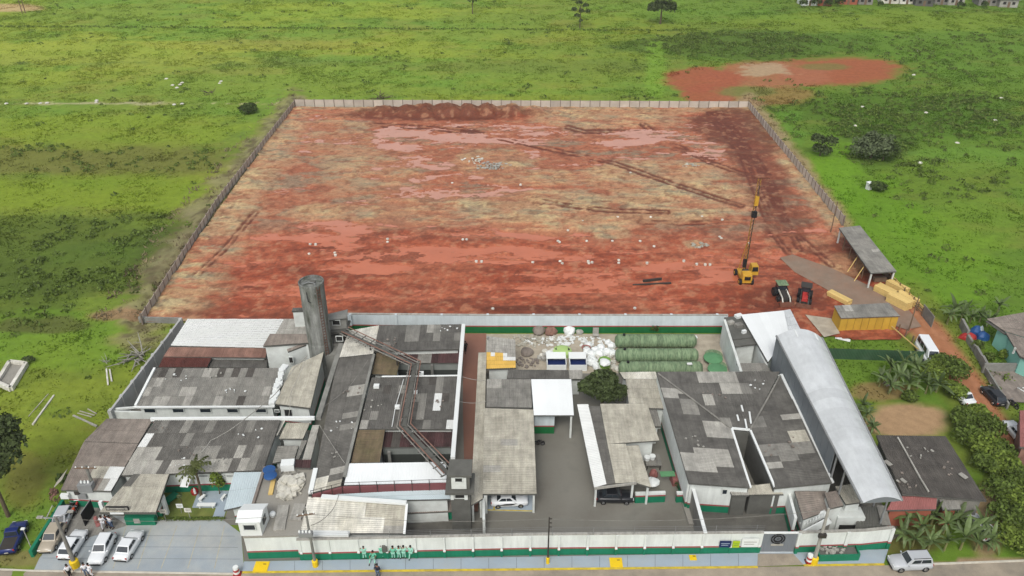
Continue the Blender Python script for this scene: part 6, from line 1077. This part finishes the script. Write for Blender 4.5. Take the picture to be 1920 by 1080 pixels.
for (a_, b_), n in (((t4[3], t4[2]), 8), ((t4[0], t4[3]), 3)):
    for i in range(n):
        p, r2 = a_.lerp(b_, i/n), a_.lerp(b_, (i+1)/n-.006); mb = MB(); u = Vector((0, 0, .12)); nn = (r2-p).cross(Vector((0, 0, 1))).normalized()*.02
        mb.hexa([Vector((p.x, p.y, .05))-nn, Vector((r2.x, r2.y, .05))-nn, Vector((r2.x, r2.y, .05))+nn, Vector((p.x, p.y, .05))+nn], [p-u-nn, r2-u-nn, r2-u+nn, p-u+nn]); obj('plywood_sheet', mb, 'plywood', ys)
log('loose_sheeting', 'white roof panel lying on grass by the barn', 1566, 633, 1594, 640, .7, .08, 'bright_white', 'panel'); log('long_pole', 'plywood strip leaning on panel fence behind site pole', 1547, 392, 1572, 414, .9, .1, 'timber', 'plank'); log('pile_beam', 'dark piles lying crossed on the wet clay', 1186, 537, 1258, 533, .35, .3, 'dark_metal', 'pile'); log('pile_beam', 'second dark pile lying over the first one', 1205, 531, 1240, 527, .25, .6, 'dark_metal', 'pile')
for i, (xx, yy) in enumerate(((727, 450), (727, 456), (868, 451), (875, 451), (1046, 454), (1049, 456), (1100, 454), (1148, 454), (1200, 454), (893, 492), (903, 492), (999, 494), (1050, 492), (1054, 496), (1103, 492), (1104, 496), (1110, 494), (1160, 490), (1160, 495), (1213, 495), (1282, 491), (1306, 497), (1322, 498), (1331, 498), (1349, 446), (1352, 449), (1226, 464), (1311, 466), (1092, 416), (1065, 434), (1020, 432), (1158, 409), (1220, 409), (1316, 408), (1354, 414), (582, 460), (592, 460), (580, 478), (628, 476), (629, 480), (924, 581), (1190, 580), (848, 345), (976, 348), (1182, 326), (1404, 458))):
    tag(obj('pile_head', MB().lathe(P(xx, yy, .05), [(.26, 0), (.26, .34), (.2, .38)], 10), 'fc_cream'), 'pale concrete pile head sticking out of the wet clay', 'pile head', 'pile heads over the clay plot')
def rocks(label, px, py, s, n, m):
    o = rubble(None, 'rubble_heap', P(px, py, .12), s*1.6, s, n, .2, .7, m, .6); tag(o, label, 'rubble')
rocks('grey rubble heap in the middle of the clay plot', 925, 312, 2.6, 60, 'fc_light'); rocks('pale broken concrete left of the grey rubble heap', 888, 301, 2.0, 24, 'fc_cream'); rocks('small rubble heap near row of pile heads', 1310, 461, 1.0, 22, 'fc_beige'); rocks('sandy rubble spread by the rutted track', 1295, 312, 1.6, 30, 'fc_beige')

# ------------------------------------------------------------------ scrap yard
def tank(y_px, x0, x1, label):
    a, b = P(x0, y_px+10), P(x1, y_px+10); rr = 1.05; r = thing('long_tank', label, 'tank', (a+b)/2); n = 34
    for i in range(n):
        c0, c1 = a.lerp(b, i/n)+Vector((0, 0, rr)), a.lerp(b, (i+1)/n)+Vector((0, 0, rr)); m_ = c0.lerp(c1, .5); obj('rib', MB().tube(c0, m_, rr*.96, rr, 18, False).tube(m_, c1, rr, rr*.96, 18, False), 'tank_green', r, smooth=True)
    for c_, s in ((a, -1), (b, 1)): obj('end_cap', MB().tube(c_+Vector((0, 0, rr)), c_+Vector((s*.35, 0, rr)), rr*.95, rr*.6, 18), 'tank_green', r)
    obj('inlet', MB().lathe(a.lerp(b, .08)+Vector((0, 0, rr*2-.05)), [(.2, 0), (.2, .25)], 10), 'black', r)
tank(640, 1157, 1299, 'ribbed green tank lying closest to the rear wall'); tank(667, 1158, 1302, 'middle one of three ribbed green tanks'); tank(692, 1164, 1310, 'ribbed green tank closest to the dark courtyard roof')
for xx, yy, lb in ((1337, 672, 'round green lidded tank behind the other'), (1345, 693, 'round green lidded tank nearest the dark roof')): r = thing('round_tank', lb, 'tank', P(xx, yy)); obj('body', MB().lathe(P(xx, yy), [(1.1, 0), (1.3, .7)], 20), 'tank_green', r); obj('lid', MB().lathe(P(xx, yy, .7), [(1.38, 0), (1.38, .12), (.7, .3), (.1, .34)], 20), 'lid_green', r)
for xx, w_, lb in ((1043, 2.7, 'white open box with blue inside, left of pair'), (1083, 2.4, 'white open box with blue inside, near the bags')):
    p = P(xx, 688); r = thing('open_box', lb, 'box', p); z1 = 1.3
    obj('side_panel', MB().box((-w_/2, 0, z1/2), (.1, 1.9, z1)).box((w_/2, 0, z1/2), (.1, 1.9, z1)).box((0, .95, z1/2), (w_, .1, z1)).box((0, -.95, z1*.4), (w_, .1, z1*.8)), 'bright_white', r, True); obj('liner', MB().box((0, 0, .5), (w_-.15, 1.75, .5)), 'navy', r, True); obj('lid', MB().hexa([(-w_/2-.1, .1, z1+.05), (w_/2, .1, z1+.05), (w_/2, 1.4, z1+.25), (-w_/2-.1, 1.4, z1+.25)], [(-w_/2-.1, .1, z1+.15), (w_/2, .1, z1+.15), (w_/2, 1.4, z1+.35), (-w_/2-.1, 1.4, z1+.35)]), 'bright_white', r, True)
lm = thing('lime_moulding', 'pale lime green plastic moulding in the scrap heap', 'moulding', P(1054, 660)); p = P(1054, 662); obj('shell', MB().lathe(p, [(1.5, 0), (1.4, .5), (.8, .8), (.2, .85)], 12), 'lime', lm)
for dx, dy in ((-1.0, .3), (0, 1.0), (1.1, .2)): obj('hole', MB().lathe(p+Vector((dx*.75, dy*.8-.2, .55)), [(.28, 0), (.28, .22)], 8), 'black', lm)
ld = thing('lime_drum', 'olive green drum with white sack on top among bags', 'drum', P(1133, 688)); obj('body', MB().lathe(P(1133, 688), [(.85, 0), (.85, 1.3), (.8, 1.35)], 16), 'lime_drum', ld)
def blob(name, label, px, py, r, m, z=0.0, sq=.7, group=None, cat='bag'):
    mb = MB(); c_ = P(px, py, z); N_ = 10; v = []
    for rr, zz in ((.8, 0), (1.0, .35), (.85, .75), (.4, 1.0)): v += [c_+Vector((math.cos(6.283*i/N_)*r*rr*random.uniform(.78, 1.15), math.sin(6.283*i/N_)*r*rr*random.uniform(.78, 1.15), zz*r*sq*2*random.uniform(.9, 1.1))) for i in range(N_)]
    mb.add(v, [(k_*N_+i, k_*N_+(i+1) % N_, (k_+1)*N_+(i+1) % N_, (k_+1)*N_+i) for k_ in range(3) for i in range(N_)]+[tuple(range(3*N_, 4*N_))]); return tag(obj(name, mb, m), label, cat, group)
for xx, yy, r in ((1100, 662, .7), (1108, 668, .8), (1117, 660, .7), (1127, 655, .7), (1140, 645, .6), (1146, 652, .7), (1125, 668, .9), (1138, 664, .8), (1148, 665, .7), (1110, 683, .9), (1118, 690, .7), (1108, 676, .7), (1150, 690, .5), (1158, 694, .5), (1103, 650, .6), (1022, 662, .5), (1030, 666, .6), (1015, 668, .4), (1036, 660, .5)): blob('white_sack', 'crumpled white sack in the scrap yard heap', xx, yy, r, 'bright_white' if r > .55 else 'fc_cream', 0, .6, 'white sacks in the scrap yard')
blob('white_sack', 'white sack lying on the olive drum', 1134, 682, .9, 'bright_white', 1.2, .35); blob('white_tub', 'big white tub against the rear wall', 1067, 625, .95, 'bright_white', 0, .7, None, 'tub'); blob('pale_tub', 'small pale tub next to big white tub', 1086, 625, .6, 'fc_light', 0, .6, None, 'tub'); blob('brown_sack', 'brown sack pile at end of the sandy yard', 987, 664, 1.0, 'fc_brown', 0, .5, None, 'pile'); blob('pipe_coil', 'grey bundle of wire leaning on rear wall', 1010, 624, 1.1, 'fc_brown', 0, .6, None, 'bundle'); blob('pipe_coil', 'reddish bundle of wire leaning on rear wall', 1033, 625, 1.1, 'rust_light', 0, .5, None, 'bundle')
ch = thing('plastic_chair', 'pale plastic chair standing against rear wall', 'chair', P(1117, 632)); obj('seat', MB().box((0, 0, .45), (.9, .8, .08)), 'fc_light', ch, True); obj('backrest', MB().box((0, .4, .95), (.9, .08, 1.0)), 'fc_light', ch, True)
for sx in (-.38, .38):
    for sy in (-.35, .35): obj('leg', MB().box((sx, sy, .21), (.08, .08, .42)), 'fc_light', ch, True)
mb = MB(); c_ = P(1099, 652, .4)
for i in range(16): u, v_ = 6.283*i/16, 6.283*(i+1)/16; mb.tube(c_+Vector((math.cos(u)*.6, math.sin(u)*.5, .1)), c_+Vector((math.cos(v_)*.6, math.sin(v_)*.5, .1)), .1, .1, 6)
tag(obj('ring_hoop', mb, 'pink_roof'), 'pinkish ring hoop on top of the sacks', 'ring')
o = rubble(None, 'yard_rubble', P(1000, 640), 4.5, 1.6, 120, .15, .6, 'fc_beige', .4); tag(o, 'pale rubble and scraps spread over the sandy yard', 'rubble'); o = rubble(None, 'yard_rubble', P(1025, 672), 1.6, 1.0, 60, .15, .5, 'fc_light', .6); tag(o, 'mixed scrap heap beside the lime green moulding', 'rubble')
for xx, yy, s, m, lb in ((1301, 632, 1.0, 'bright_white', 'white square board leaning at end of green tanks'), (1293, 682, .7, 'fc_white', 'white round cover lying on a green tank')): tag(obj('board', MB().box(P(xx, yy, .5 if yy < 650 else 2.2), (s, s*.6, .12), .1), m), lb, 'board')
o = rubble(None, 'yard_rubble', P(1060, 640), 6.5, 1.3, 150, .12, .55, 'fc_white', .3); tag(o, 'white scraps strewn between rear wall and sacks', 'rubble')
o = rubble(None, 'yard_rubble', P(1125, 675), 3.0, 2.2, 110, .15, .6, 'fc_cream', .9); tag(o, 'torn pale packaging around the white sacks', 'rubble')
o = rubble(None, 'yard_rubble', P(985, 680), 2.5, 1.2, 50, .12, .5, 'fc_brown', .2); tag(o, 'brown scraps near the yellow sheets', 'rubble')
# small yard between garages
wk = thing('work_table', 'grey work table with white buckets in the narrow yard', 'table', P(1223, 872)); obj('table_top', MB().box((0, 0, .85), (1.9, 2.0, .12)), 'fc_mid', wk, True)
for sx in (-.8, .8):
    for sy in (-.85, .85): obj('leg', MB().box((sx, sy, .4), (.12, .12, .8)), 'dark_metal', wk, True)
for xx, yy, lb in ((1213, 862, 'white bucket at the far end of grey work table'), (1223, 860, 'second white bucket on the grey work table')): tag(obj('bucket', MB().lathe(P(xx, yy, .92), [(.3, 0), (.38, .5), (.33, .5)], 12), 'bright_white'), lb, 'bucket')
blob('round_dish', 'round white dish cover by low wall of narrow yard', 1224, 905, .85, 'bright_white', 1.0, .25, None, 'cover'); blob('red_drum', 'pinkish drum under edge of beige roof', 1225, 893, .55, 'pink_roof', 0, .9, None, 'drum'); tag(obj('green_awning', MB().beam(P(1238, 889, 1.9), P(1265, 888, 1.9), .8, .1), 'lid_green'), 'thin green awning strip across the narrow yard', 'awning'); tag(obj('pink_bench', MB().beam(P(1262, 892, .5), P(1268, 906, .5), .8, 1.0), 'pink_roof'), 'pink painted block beside the green awning', 'block')
tree('yard_shrub', 'low scrubby plant behind short low wall', 'plant', P(1278, 915), [(0, 0, .5, 1.0, .6, .5)], .14, 'leaf_tree', .05, None, n=140)
pln = thing('rubble_planter', 'long green planter full of rubble on the pavement', 'planter', P(1575, 1045)); a_, b_ = P(1534, 1052, .12), P(1609, 1050, .12); w_ = 1.9
for (p, q_) in ((a_, b_), (b_, b_+Vector((.1, w_, 0))), (b_+Vector((.1, w_, 0)), a_+Vector((.1, w_, 0))), (a_+Vector((.1, w_, 0)), a_)): obj('planter_side', MB().beam(p+Vector((0, 0, .45)), q_+Vector((0, 0, .45)), .14, .9), 'green_paint', pln)
obj('soil', MB().box((a_+b_)/2+Vector((0, w_/2, .35)), ((b_-a_).length-.2, w_-.2, .6)), 'concrete_dark', pln); rubble(pln, 'rubble_fill', (a_+b_)/2+Vector((-.6, w_/2, .65)), 1.5, .7, 50, .12, .4, 'fc_light', .2)
for xx, yy, s, lb in ((490, 1063, 1.5, 'large yellow inspection cover beside corner block'), (1155, 1055, 1.35, 'square yellow inspection cover in middle of pavement'), (1299, 1046, .75, 'small yellow inspection cover close to street wall')):
    p = P(xx, yy, .12); r = thing('inspection_cover', lb, 'cover', p); obj('plate', MB().box((0, 0, .04), (s, s*.9, .08)), 'yellow', r, True); obj('handle', MB().box((s*.2, s*.2, .1), (.3, .06, .05)), 'dark_metal', r, True)
def barrier(px, py, label):
    p = P(px, py, 0); r = thing('warning_barrel', label, 'barrel', p)
    for k in range(4): obj('band', MB().lathe(p+Vector((0, 0, .12+k*.28)), [(.36-.02*k, 0), (.34-.02*k, .28)], 12), 'red' if k % 2 == 0 else 'bright_white', r)
    obj('base', MB().box(p+Vector((0, 0, .06)), (.8, .8, .12)), 'red', r)
barrier(1516, 1055, 'red and white warning barrel beside leaning pole'); barrier(445, 1078, 'red and white warning barrel at edge of car park')

# ------------------------------------------------------------------ poles and cables
def pole(label, px, py, h, base_y=True, r0=.17, m='fc_mid', arms=(), foot=None):
    p = P(px, py); r = thing('utility_pole', label, 'utility pole', p); obj('shaft', MB().tube((0, 0, 0), (0, 0, h), r0, r0*.6, 10), m, r, True)
    for z_, L, rz in arms:
        d = Vector((math.cos(rz), math.sin(rz), 0))*L/2; c_ = Vector((0, -.15, z_)); a_ = obj('cross_arm', MB().beam(c_-d, c_+d, .12, .12), 'old_timber', r, True)
        for k in (-.9, -.3, .3, .9): obj('insulator', MB().lathe(c_+d*k, [(.05, .06), (.09, .12), (.05, .25)], 8), 'bright_white', a_, True)
    if foot: obj('painted_foot', MB().lathe((0, 0, 0), [(r0*1.9, 0), (r0*1.9, .9), (r0*1.3, 1.0)], 10), foot, r, True)
    return r
A0 = pole('grey concrete pole with double lamp arm in front of car park', 142, 1062, 7.4, m='fc_mid', foot='yellow', r0=.24); obj('lamp_arm', MB().path([(-1.6, 0, 7.4), (0, 0, 7.2), (1.3, .6, 7.6)], .06), 'grey_metal', A0, True)
for q_ in ((-1.6, 0, 7.4), (1.3, .6, 7.6)): obj('lamp', MB().box(q_, (.6, .3, .14)), 'fc_light', A0, True)
T0 = pole('concrete pole carrying grey transformer in front of entrance canopy', 188, 948, 6.2, r0=.24, m='concrete', arms=((6.0, 2.4, 0),)); obj('transformer', MB().box((-.5, -.4, 3.4), (1.6, .8, 1.1)), 'grey_metal', T0, True)
for k in (-.4, 0, .4): obj('bushing', MB().lathe((-.5+k, -.4, 3.95), [(.1, 0), (.14, .15), (.06, .4)], 8), 'bright_white', T0, True)
C0 = pole('concrete pole with drum transformers in front of shed wall', 592, 1062, 8.8, foot='yellow', m='concrete', arms=((7.9, 1.8, .2),)); obj('transformer', MB().box((-.3, -.3, 5.3), (1.4, .5, .5)), 'grey_metal', C0, True)
for k in range(4): obj('bushing', MB().lathe((-.9+.35*k, -.35, 5.55), [(.1, 0), (.13, .12), (.06, .3)], 8), 'bright_white', C0, True)
D0 = pole('slim dark pole at middle of street pavement', 1027, 1057, 7.0, m='dark_metal', r0=.1, foot='yellow'); [obj('bracket', MB().box((.15, 0, z_), (.3, .08, .08)), 'dark_metal', D0, True) for z_ in (5.6, 6.2, 6.8)]
E0 = pole('pale concrete pole beside the grey street gate', 1525, 1056, 8.2, m='fc_light', r0=.22, foot='yellow'); obj('clamp_box', MB().box((0, -.25, 4.5), (.8, .3, .5)), 'dark_metal', E0, True)
pole('thin dark pole at the timber fence beside track', 1703, 622, 6.4, m='old_timber', r0=.12); pole('thin wooden pole by far end of long shed', 1557, 437, 6.5, m='old_timber', r0=.11); F0 = pole('twin wooden power poles far off in the field', 42, 25, 8, m='old_timber', r0=.18); obj('shaft_pair', MB().tube((1.2, 0, 0), (1.2, 0, 8), .18, .12, 8), 'old_timber', F0, True)
G0 = pole('pale leaning lamp post on grass beyond green wall', 60, 1030, 3.2, m='fc_light', r0=.06); obj('lamp', MB().box((0, 0, 3.2), (.4, .25, .15)), 'bright_white', G0, True)
def cable(label, pts, sag=.5, r=.03, m='fc_mid'):
    out = []
    for a_, b_ in zip(pts[:-1], pts[1:]):
        for i in range(10): t = i/10; out.append(a_.lerp(b_, t)-Vector((0, 0, 4*sag*t*(1-t))))
    out.append(pts[-1]); tag(obj('cable', MB().path(out, r, 4), m), label, 'cable')
cable('pale service cable curving from garden palm to water tower', [P(376, 850, 6.2), P(395, 826, 6.4), P(440, 800, 6.4), P(515, 740, 6.0), P(552, 690, 6.0), P(575, 668, 6.6)], .1, .05, 'fc_light'); cable('grey cable drooping over beige workshop roof', [P(575, 668, 6.6), P(546, 735, 4.9), P(540, 790, 4.8)], .2, .04, 'fc_light'); cable('thin cable crossing the dark hall roof', [P(608, 762, 5.4), P(655, 725, 5.5), P(690, 675, 6.4)], .1, .03)
cable('cable from pole to front shed roof', [P(583, 985, 5.6), P(620, 960, 4.7), P(636, 925, 5.0)], .3, .035); cable('pair wire from lean-to roofs over dark hall', [P(599, 797, 5.0), P(646, 868, 5.4)], .1, .03, 'fc_light'); cable('cable spanning the terracotta path beside parapet', [P(860, 704, 5.8), P(912, 714, 4.6)], .2, .03, 'fc_light'); cable('lower cable spanning the terracotta path', [P(852, 750, 5.7), P(912, 752, 4.4)], .4, .03, 'fc_light')
cable('power line between lamp pole and drum transformer pole', [Vector((P(142, 1062).x, P(142, 1062).y, 7.2)), Vector((P(592, 1062).x, P(592, 1062).y, 7.9))], .7, .02); cable('power line between drum transformer pole and slim pole', [Vector((P(592, 1062).x, P(592, 1062).y, 7.9)), Vector((P(1027, 1057).x, P(1027, 1057).y, 6.8))], .7, .02); cable('power line between slim pole and pale gate pole', [Vector((P(1027, 1057).x, P(1027, 1057).y, 6.8)), Vector((P(1525, 1056).x, P(1525, 1056).y, 8.0))], .8, .02)

# ------------------------------------------------------------------ people
def skin_mesh(name, V_, E, R, m, parent, root=0):
    me = bpy.data.meshes.new(name); me.from_pydata(V_, E, []); o = link(name, me, m, parent); sk = o.modifiers.new('skin', 'SKIN')
    if not me.skin_vertices: 
        bpy.context.view_layer.objects.active = o
    for i, r in enumerate(R):
        q = me.skin_vertices[0].data[i]; q.radius = (r, r); q.use_root = (i == root)
    o.modifiers.new('sub', 'SUBSURF').levels = 1; o.modifiers[-1].render_levels = 1; sk.use_smooth_shade = True; return o
def person(px, py, z, rz, label, top, low, pose='stand', group=None, s=1.0):
    r = thing('person', label, 'person', P(px, py, z), rz, group); r.scale = (s, s, s); hip, kn = .92, .5
    if pose == 'sit':
        J = dict(pel=(0, 0, .22), ch=(0, .05, .62), nk=(0, .03, .82), hd=(0, -.02, 1.0), kl=(-.22, -.42, .45), kr=(.22, -.42, .45), al=(-.28, -.75, .06), ar=(.28, -.75, .06), el=(-.34, -.1, .5), er=(.34, -.1, .5), wl=(-.24, -.38, .5), wr=(.24, -.38, .5))
    else:
        st_ = .14 if pose == 'walk' else .0; up = pose == 'up'
        J = dict(pel=(0, 0, hip), ch=(0, .02, 1.3), nk=(0, 0, 1.48), hd=(0, -.03, 1.64), kl=(-.11, -.03-st_, kn), kr=(.11, -.03+st_, kn), al=(-.13, .02-st_*2, .07), ar=(.13, .02+st_*2, .07), el=(-.36, -.02, 1.35) if up else (-.3, .04+st_, 1.1), er=(.36, -.02, 1.35) if up else (.3, .04-st_, 1.1), wl=(-.22, -.12, 1.62) if up else (-.32, -.08+st_, .86), wr=(.22, -.12, 1.62) if up else (.32, -.08-st_, .86))
    v = lambda k: Vector(J[k]); sl, sr = v('ch')+Vector((-.19, 0, .1)), v('ch')+Vector((.19, 0, .1)); hl, hr = v('pel')+Vector((-.1, 0, -.04)), v('pel')+Vector((.1, 0, -.04))
    def foot(a): return Vector(a)+Vector((0, -.15, -.04))
    pts = [v('pel'), v('ch'), v('nk'), v('hd'), v('hd')+Vector((0, -.02, .1)), sl, v('el'), v('wl'), sr, v('er'), v('wr'), hl, v('kl'), v('al'), foot(J['al']), hr, v('kr'), v('ar'), foot(J['ar'])]; R = [.13, .15, .06, .095, .08, .07, .045, .03, .07, .045, .03, .09, .06, .04, .035, .09, .06, .04, .035]
    E = [(0, 1), (1, 2), (2, 3), (3, 4), (1, 5), (5, 6), (6, 7), (1, 8), (8, 9), (9, 10), (0, 11), (11, 12), (12, 13), (13, 14), (0, 15), (15, 16), (16, 17), (17, 18)]
    for wi, el in ((7, 6), (10, 9)):        # palm and five unequal fingers
        d = (pts[wi]-pts[el]).normalized(); sx = d.cross(Vector((0, 1, .01))).normalized(); pts.append(pts[wi]+d*.07); R.append(.032); pi_ = len(pts)-1; E.append((wi, pi_))
        for o_, L in ((-.03, .07), (-.01, .085), (.01, .08), (.03, .06)): pts.append(pts[pi_]+sx*o_+d*L+Vector((0, -.02, 0))); R.append(.009); E.append((pi_, len(pts)-1))
        pts.append(pts[wi]+d*.04+Vector((0, -.055, 0))); R.append(.01); E.append((pi_, len(pts)-1))
    skin_mesh('body', [tuple(p) for p in pts], E, R, 'skin', r)
    skin_mesh('shirt', [tuple(p) for p in (v('pel')+Vector((0, 0, .02)), v('ch'), v('ch')+Vector((0, 0, .13)), sl, v('el'), sr, v('er'))], [(0, 1), (1, 2), (1, 3), (3, 4), (1, 5), (5, 6)], [.17, .19, .08, .1, .065, .1, .065], top, r)
    skin_mesh('trousers', [tuple(p) for p in (v('pel'), hl, v('kl'), v('al')+Vector((0, 0, .05)), hr, v('kr'), v('ar')+Vector((0, 0, .05)))], [(0, 1), (1, 2), (2, 3), (0, 4), (4, 5), (5, 6)], [.165, .12, .085, .065, .12, .085, .065], low, r)
    h = v('hd'); obj('hair', MB().lathe(h+Vector((0, .02, .03)), [(.1, 0), (.112, .06), (.09, .13), (.03, .165)], 12), 'hair', r, True, True)
    for sx in (-.035, .035): obj('eye', MB().box(h+Vector((sx, -.09, .03)), (.025, .02, .015)), 'black', r, True)
    obj('nose', MB().box(h+Vector((0, -.1, 0)), (.025, .04, .04)), 'skin', r, True); obj('mouth', MB().box(h+Vector((0, -.09, -.045)), (.05, .02, .012)), 'red', r, True)
    for sx, k in ((-1, 'al'), (1, 'ar')): obj('shoe', MB().box(v(k)+Vector((0, -.07, -.03)), (.1, .27, .09)), 'black', r, True, bevel=.02)
    return r
PG = 'people in green clothes along the street wall'
for xx, yy, ps, lb in ((684, 1047, 'up', 'person in mint green clothes first along street wall'), (700, 1047, 'sit', 'person in green clothes sitting on pavement by street wall'), (716, 1045, 'up', 'person in green clothes beside the wall meter box'), (738, 1047, 'stand', 'person in darker green shirt by street wall'), (749, 1047, 'up', 'person in pale mint clothes with raised arms by wall'), (758, 1046, 'up', 'person in mint clothes second from end of wall group'), (771, 1046, 'walk', 'person in pale mint clothes at far end of wall group')): person(xx, yy, .12, 0 if ps == 'sit' else math.pi+random.uniform(-.4, .4), lb, 'cloth_green' if xx in (700, 738, 716) else 'cloth_mint', 'cloth_mint', ps, PG, 1.06)
person(709, 1081, .0, 3.0, 'person in dark shirt standing on the road', 'cloth_navy', 'cloth_blue', 'stand', None, 1.08); person(873, 660, .01, .3, 'person in black clothes walking on the terracotta path', 'cloth_black', 'cloth_black', 'walk', None, 1.1)
person(196, 990, .02, .4, 'person in white shirt bending near canopy column', 'cloth_white', 'cloth_white', 'walk', None, 1.1); person(204, 988, .02, .2, 'person in dark clothes between two people in white', 'cloth_navy', 'cloth_navy', 'stand', None, 1.1); person(211, 990, .02, -.3, 'person in white shirt with raised arms near green kiosk', 'cloth_white', 'cloth_blue', 'up', None, 1.1)
person(164, 1079, 0, .5, 'person in white shirt on road edge below parked cars', 'cloth_white', 'cloth_blue', 'stand', None, 1.1); person(173, 1080, 0, -.5, 'second person in white on road edge with long dark hair', 'cloth_white', 'cloth_white', 'stand', None, 1.1); person(133, 1082, 0, .9, 'person in white walking on road near the yellow pole foot', 'cloth_white', 'cloth_black', 'walk', None, 1.1)

# ------------------------------------------------------------------ the damp air over the fields
hz_ = obj('haze', MB().box((0, 3050, 40), (9200, 7200, 82)), None); hz_['kind'] = 'stuff'; hz_['label'] = 'thin damp haze over the whole plain'; hz_['category'] = 'haze'
m = bpy.data.materials.new('haze_air'); m.use_nodes = True; n = m.node_tree.nodes; n.clear(); pv = n.new('ShaderNodeVolumePrincipled'); pv.inputs['Color'].default_value = (.9, .93, .95, 1); pv.inputs['Density'].default_value = .00011
mo = n.new('ShaderNodeOutputMaterial'); m.node_tree.links.new(pv.outputs[0], mo.inputs['Volume']); hz_.data.materials.append(m)
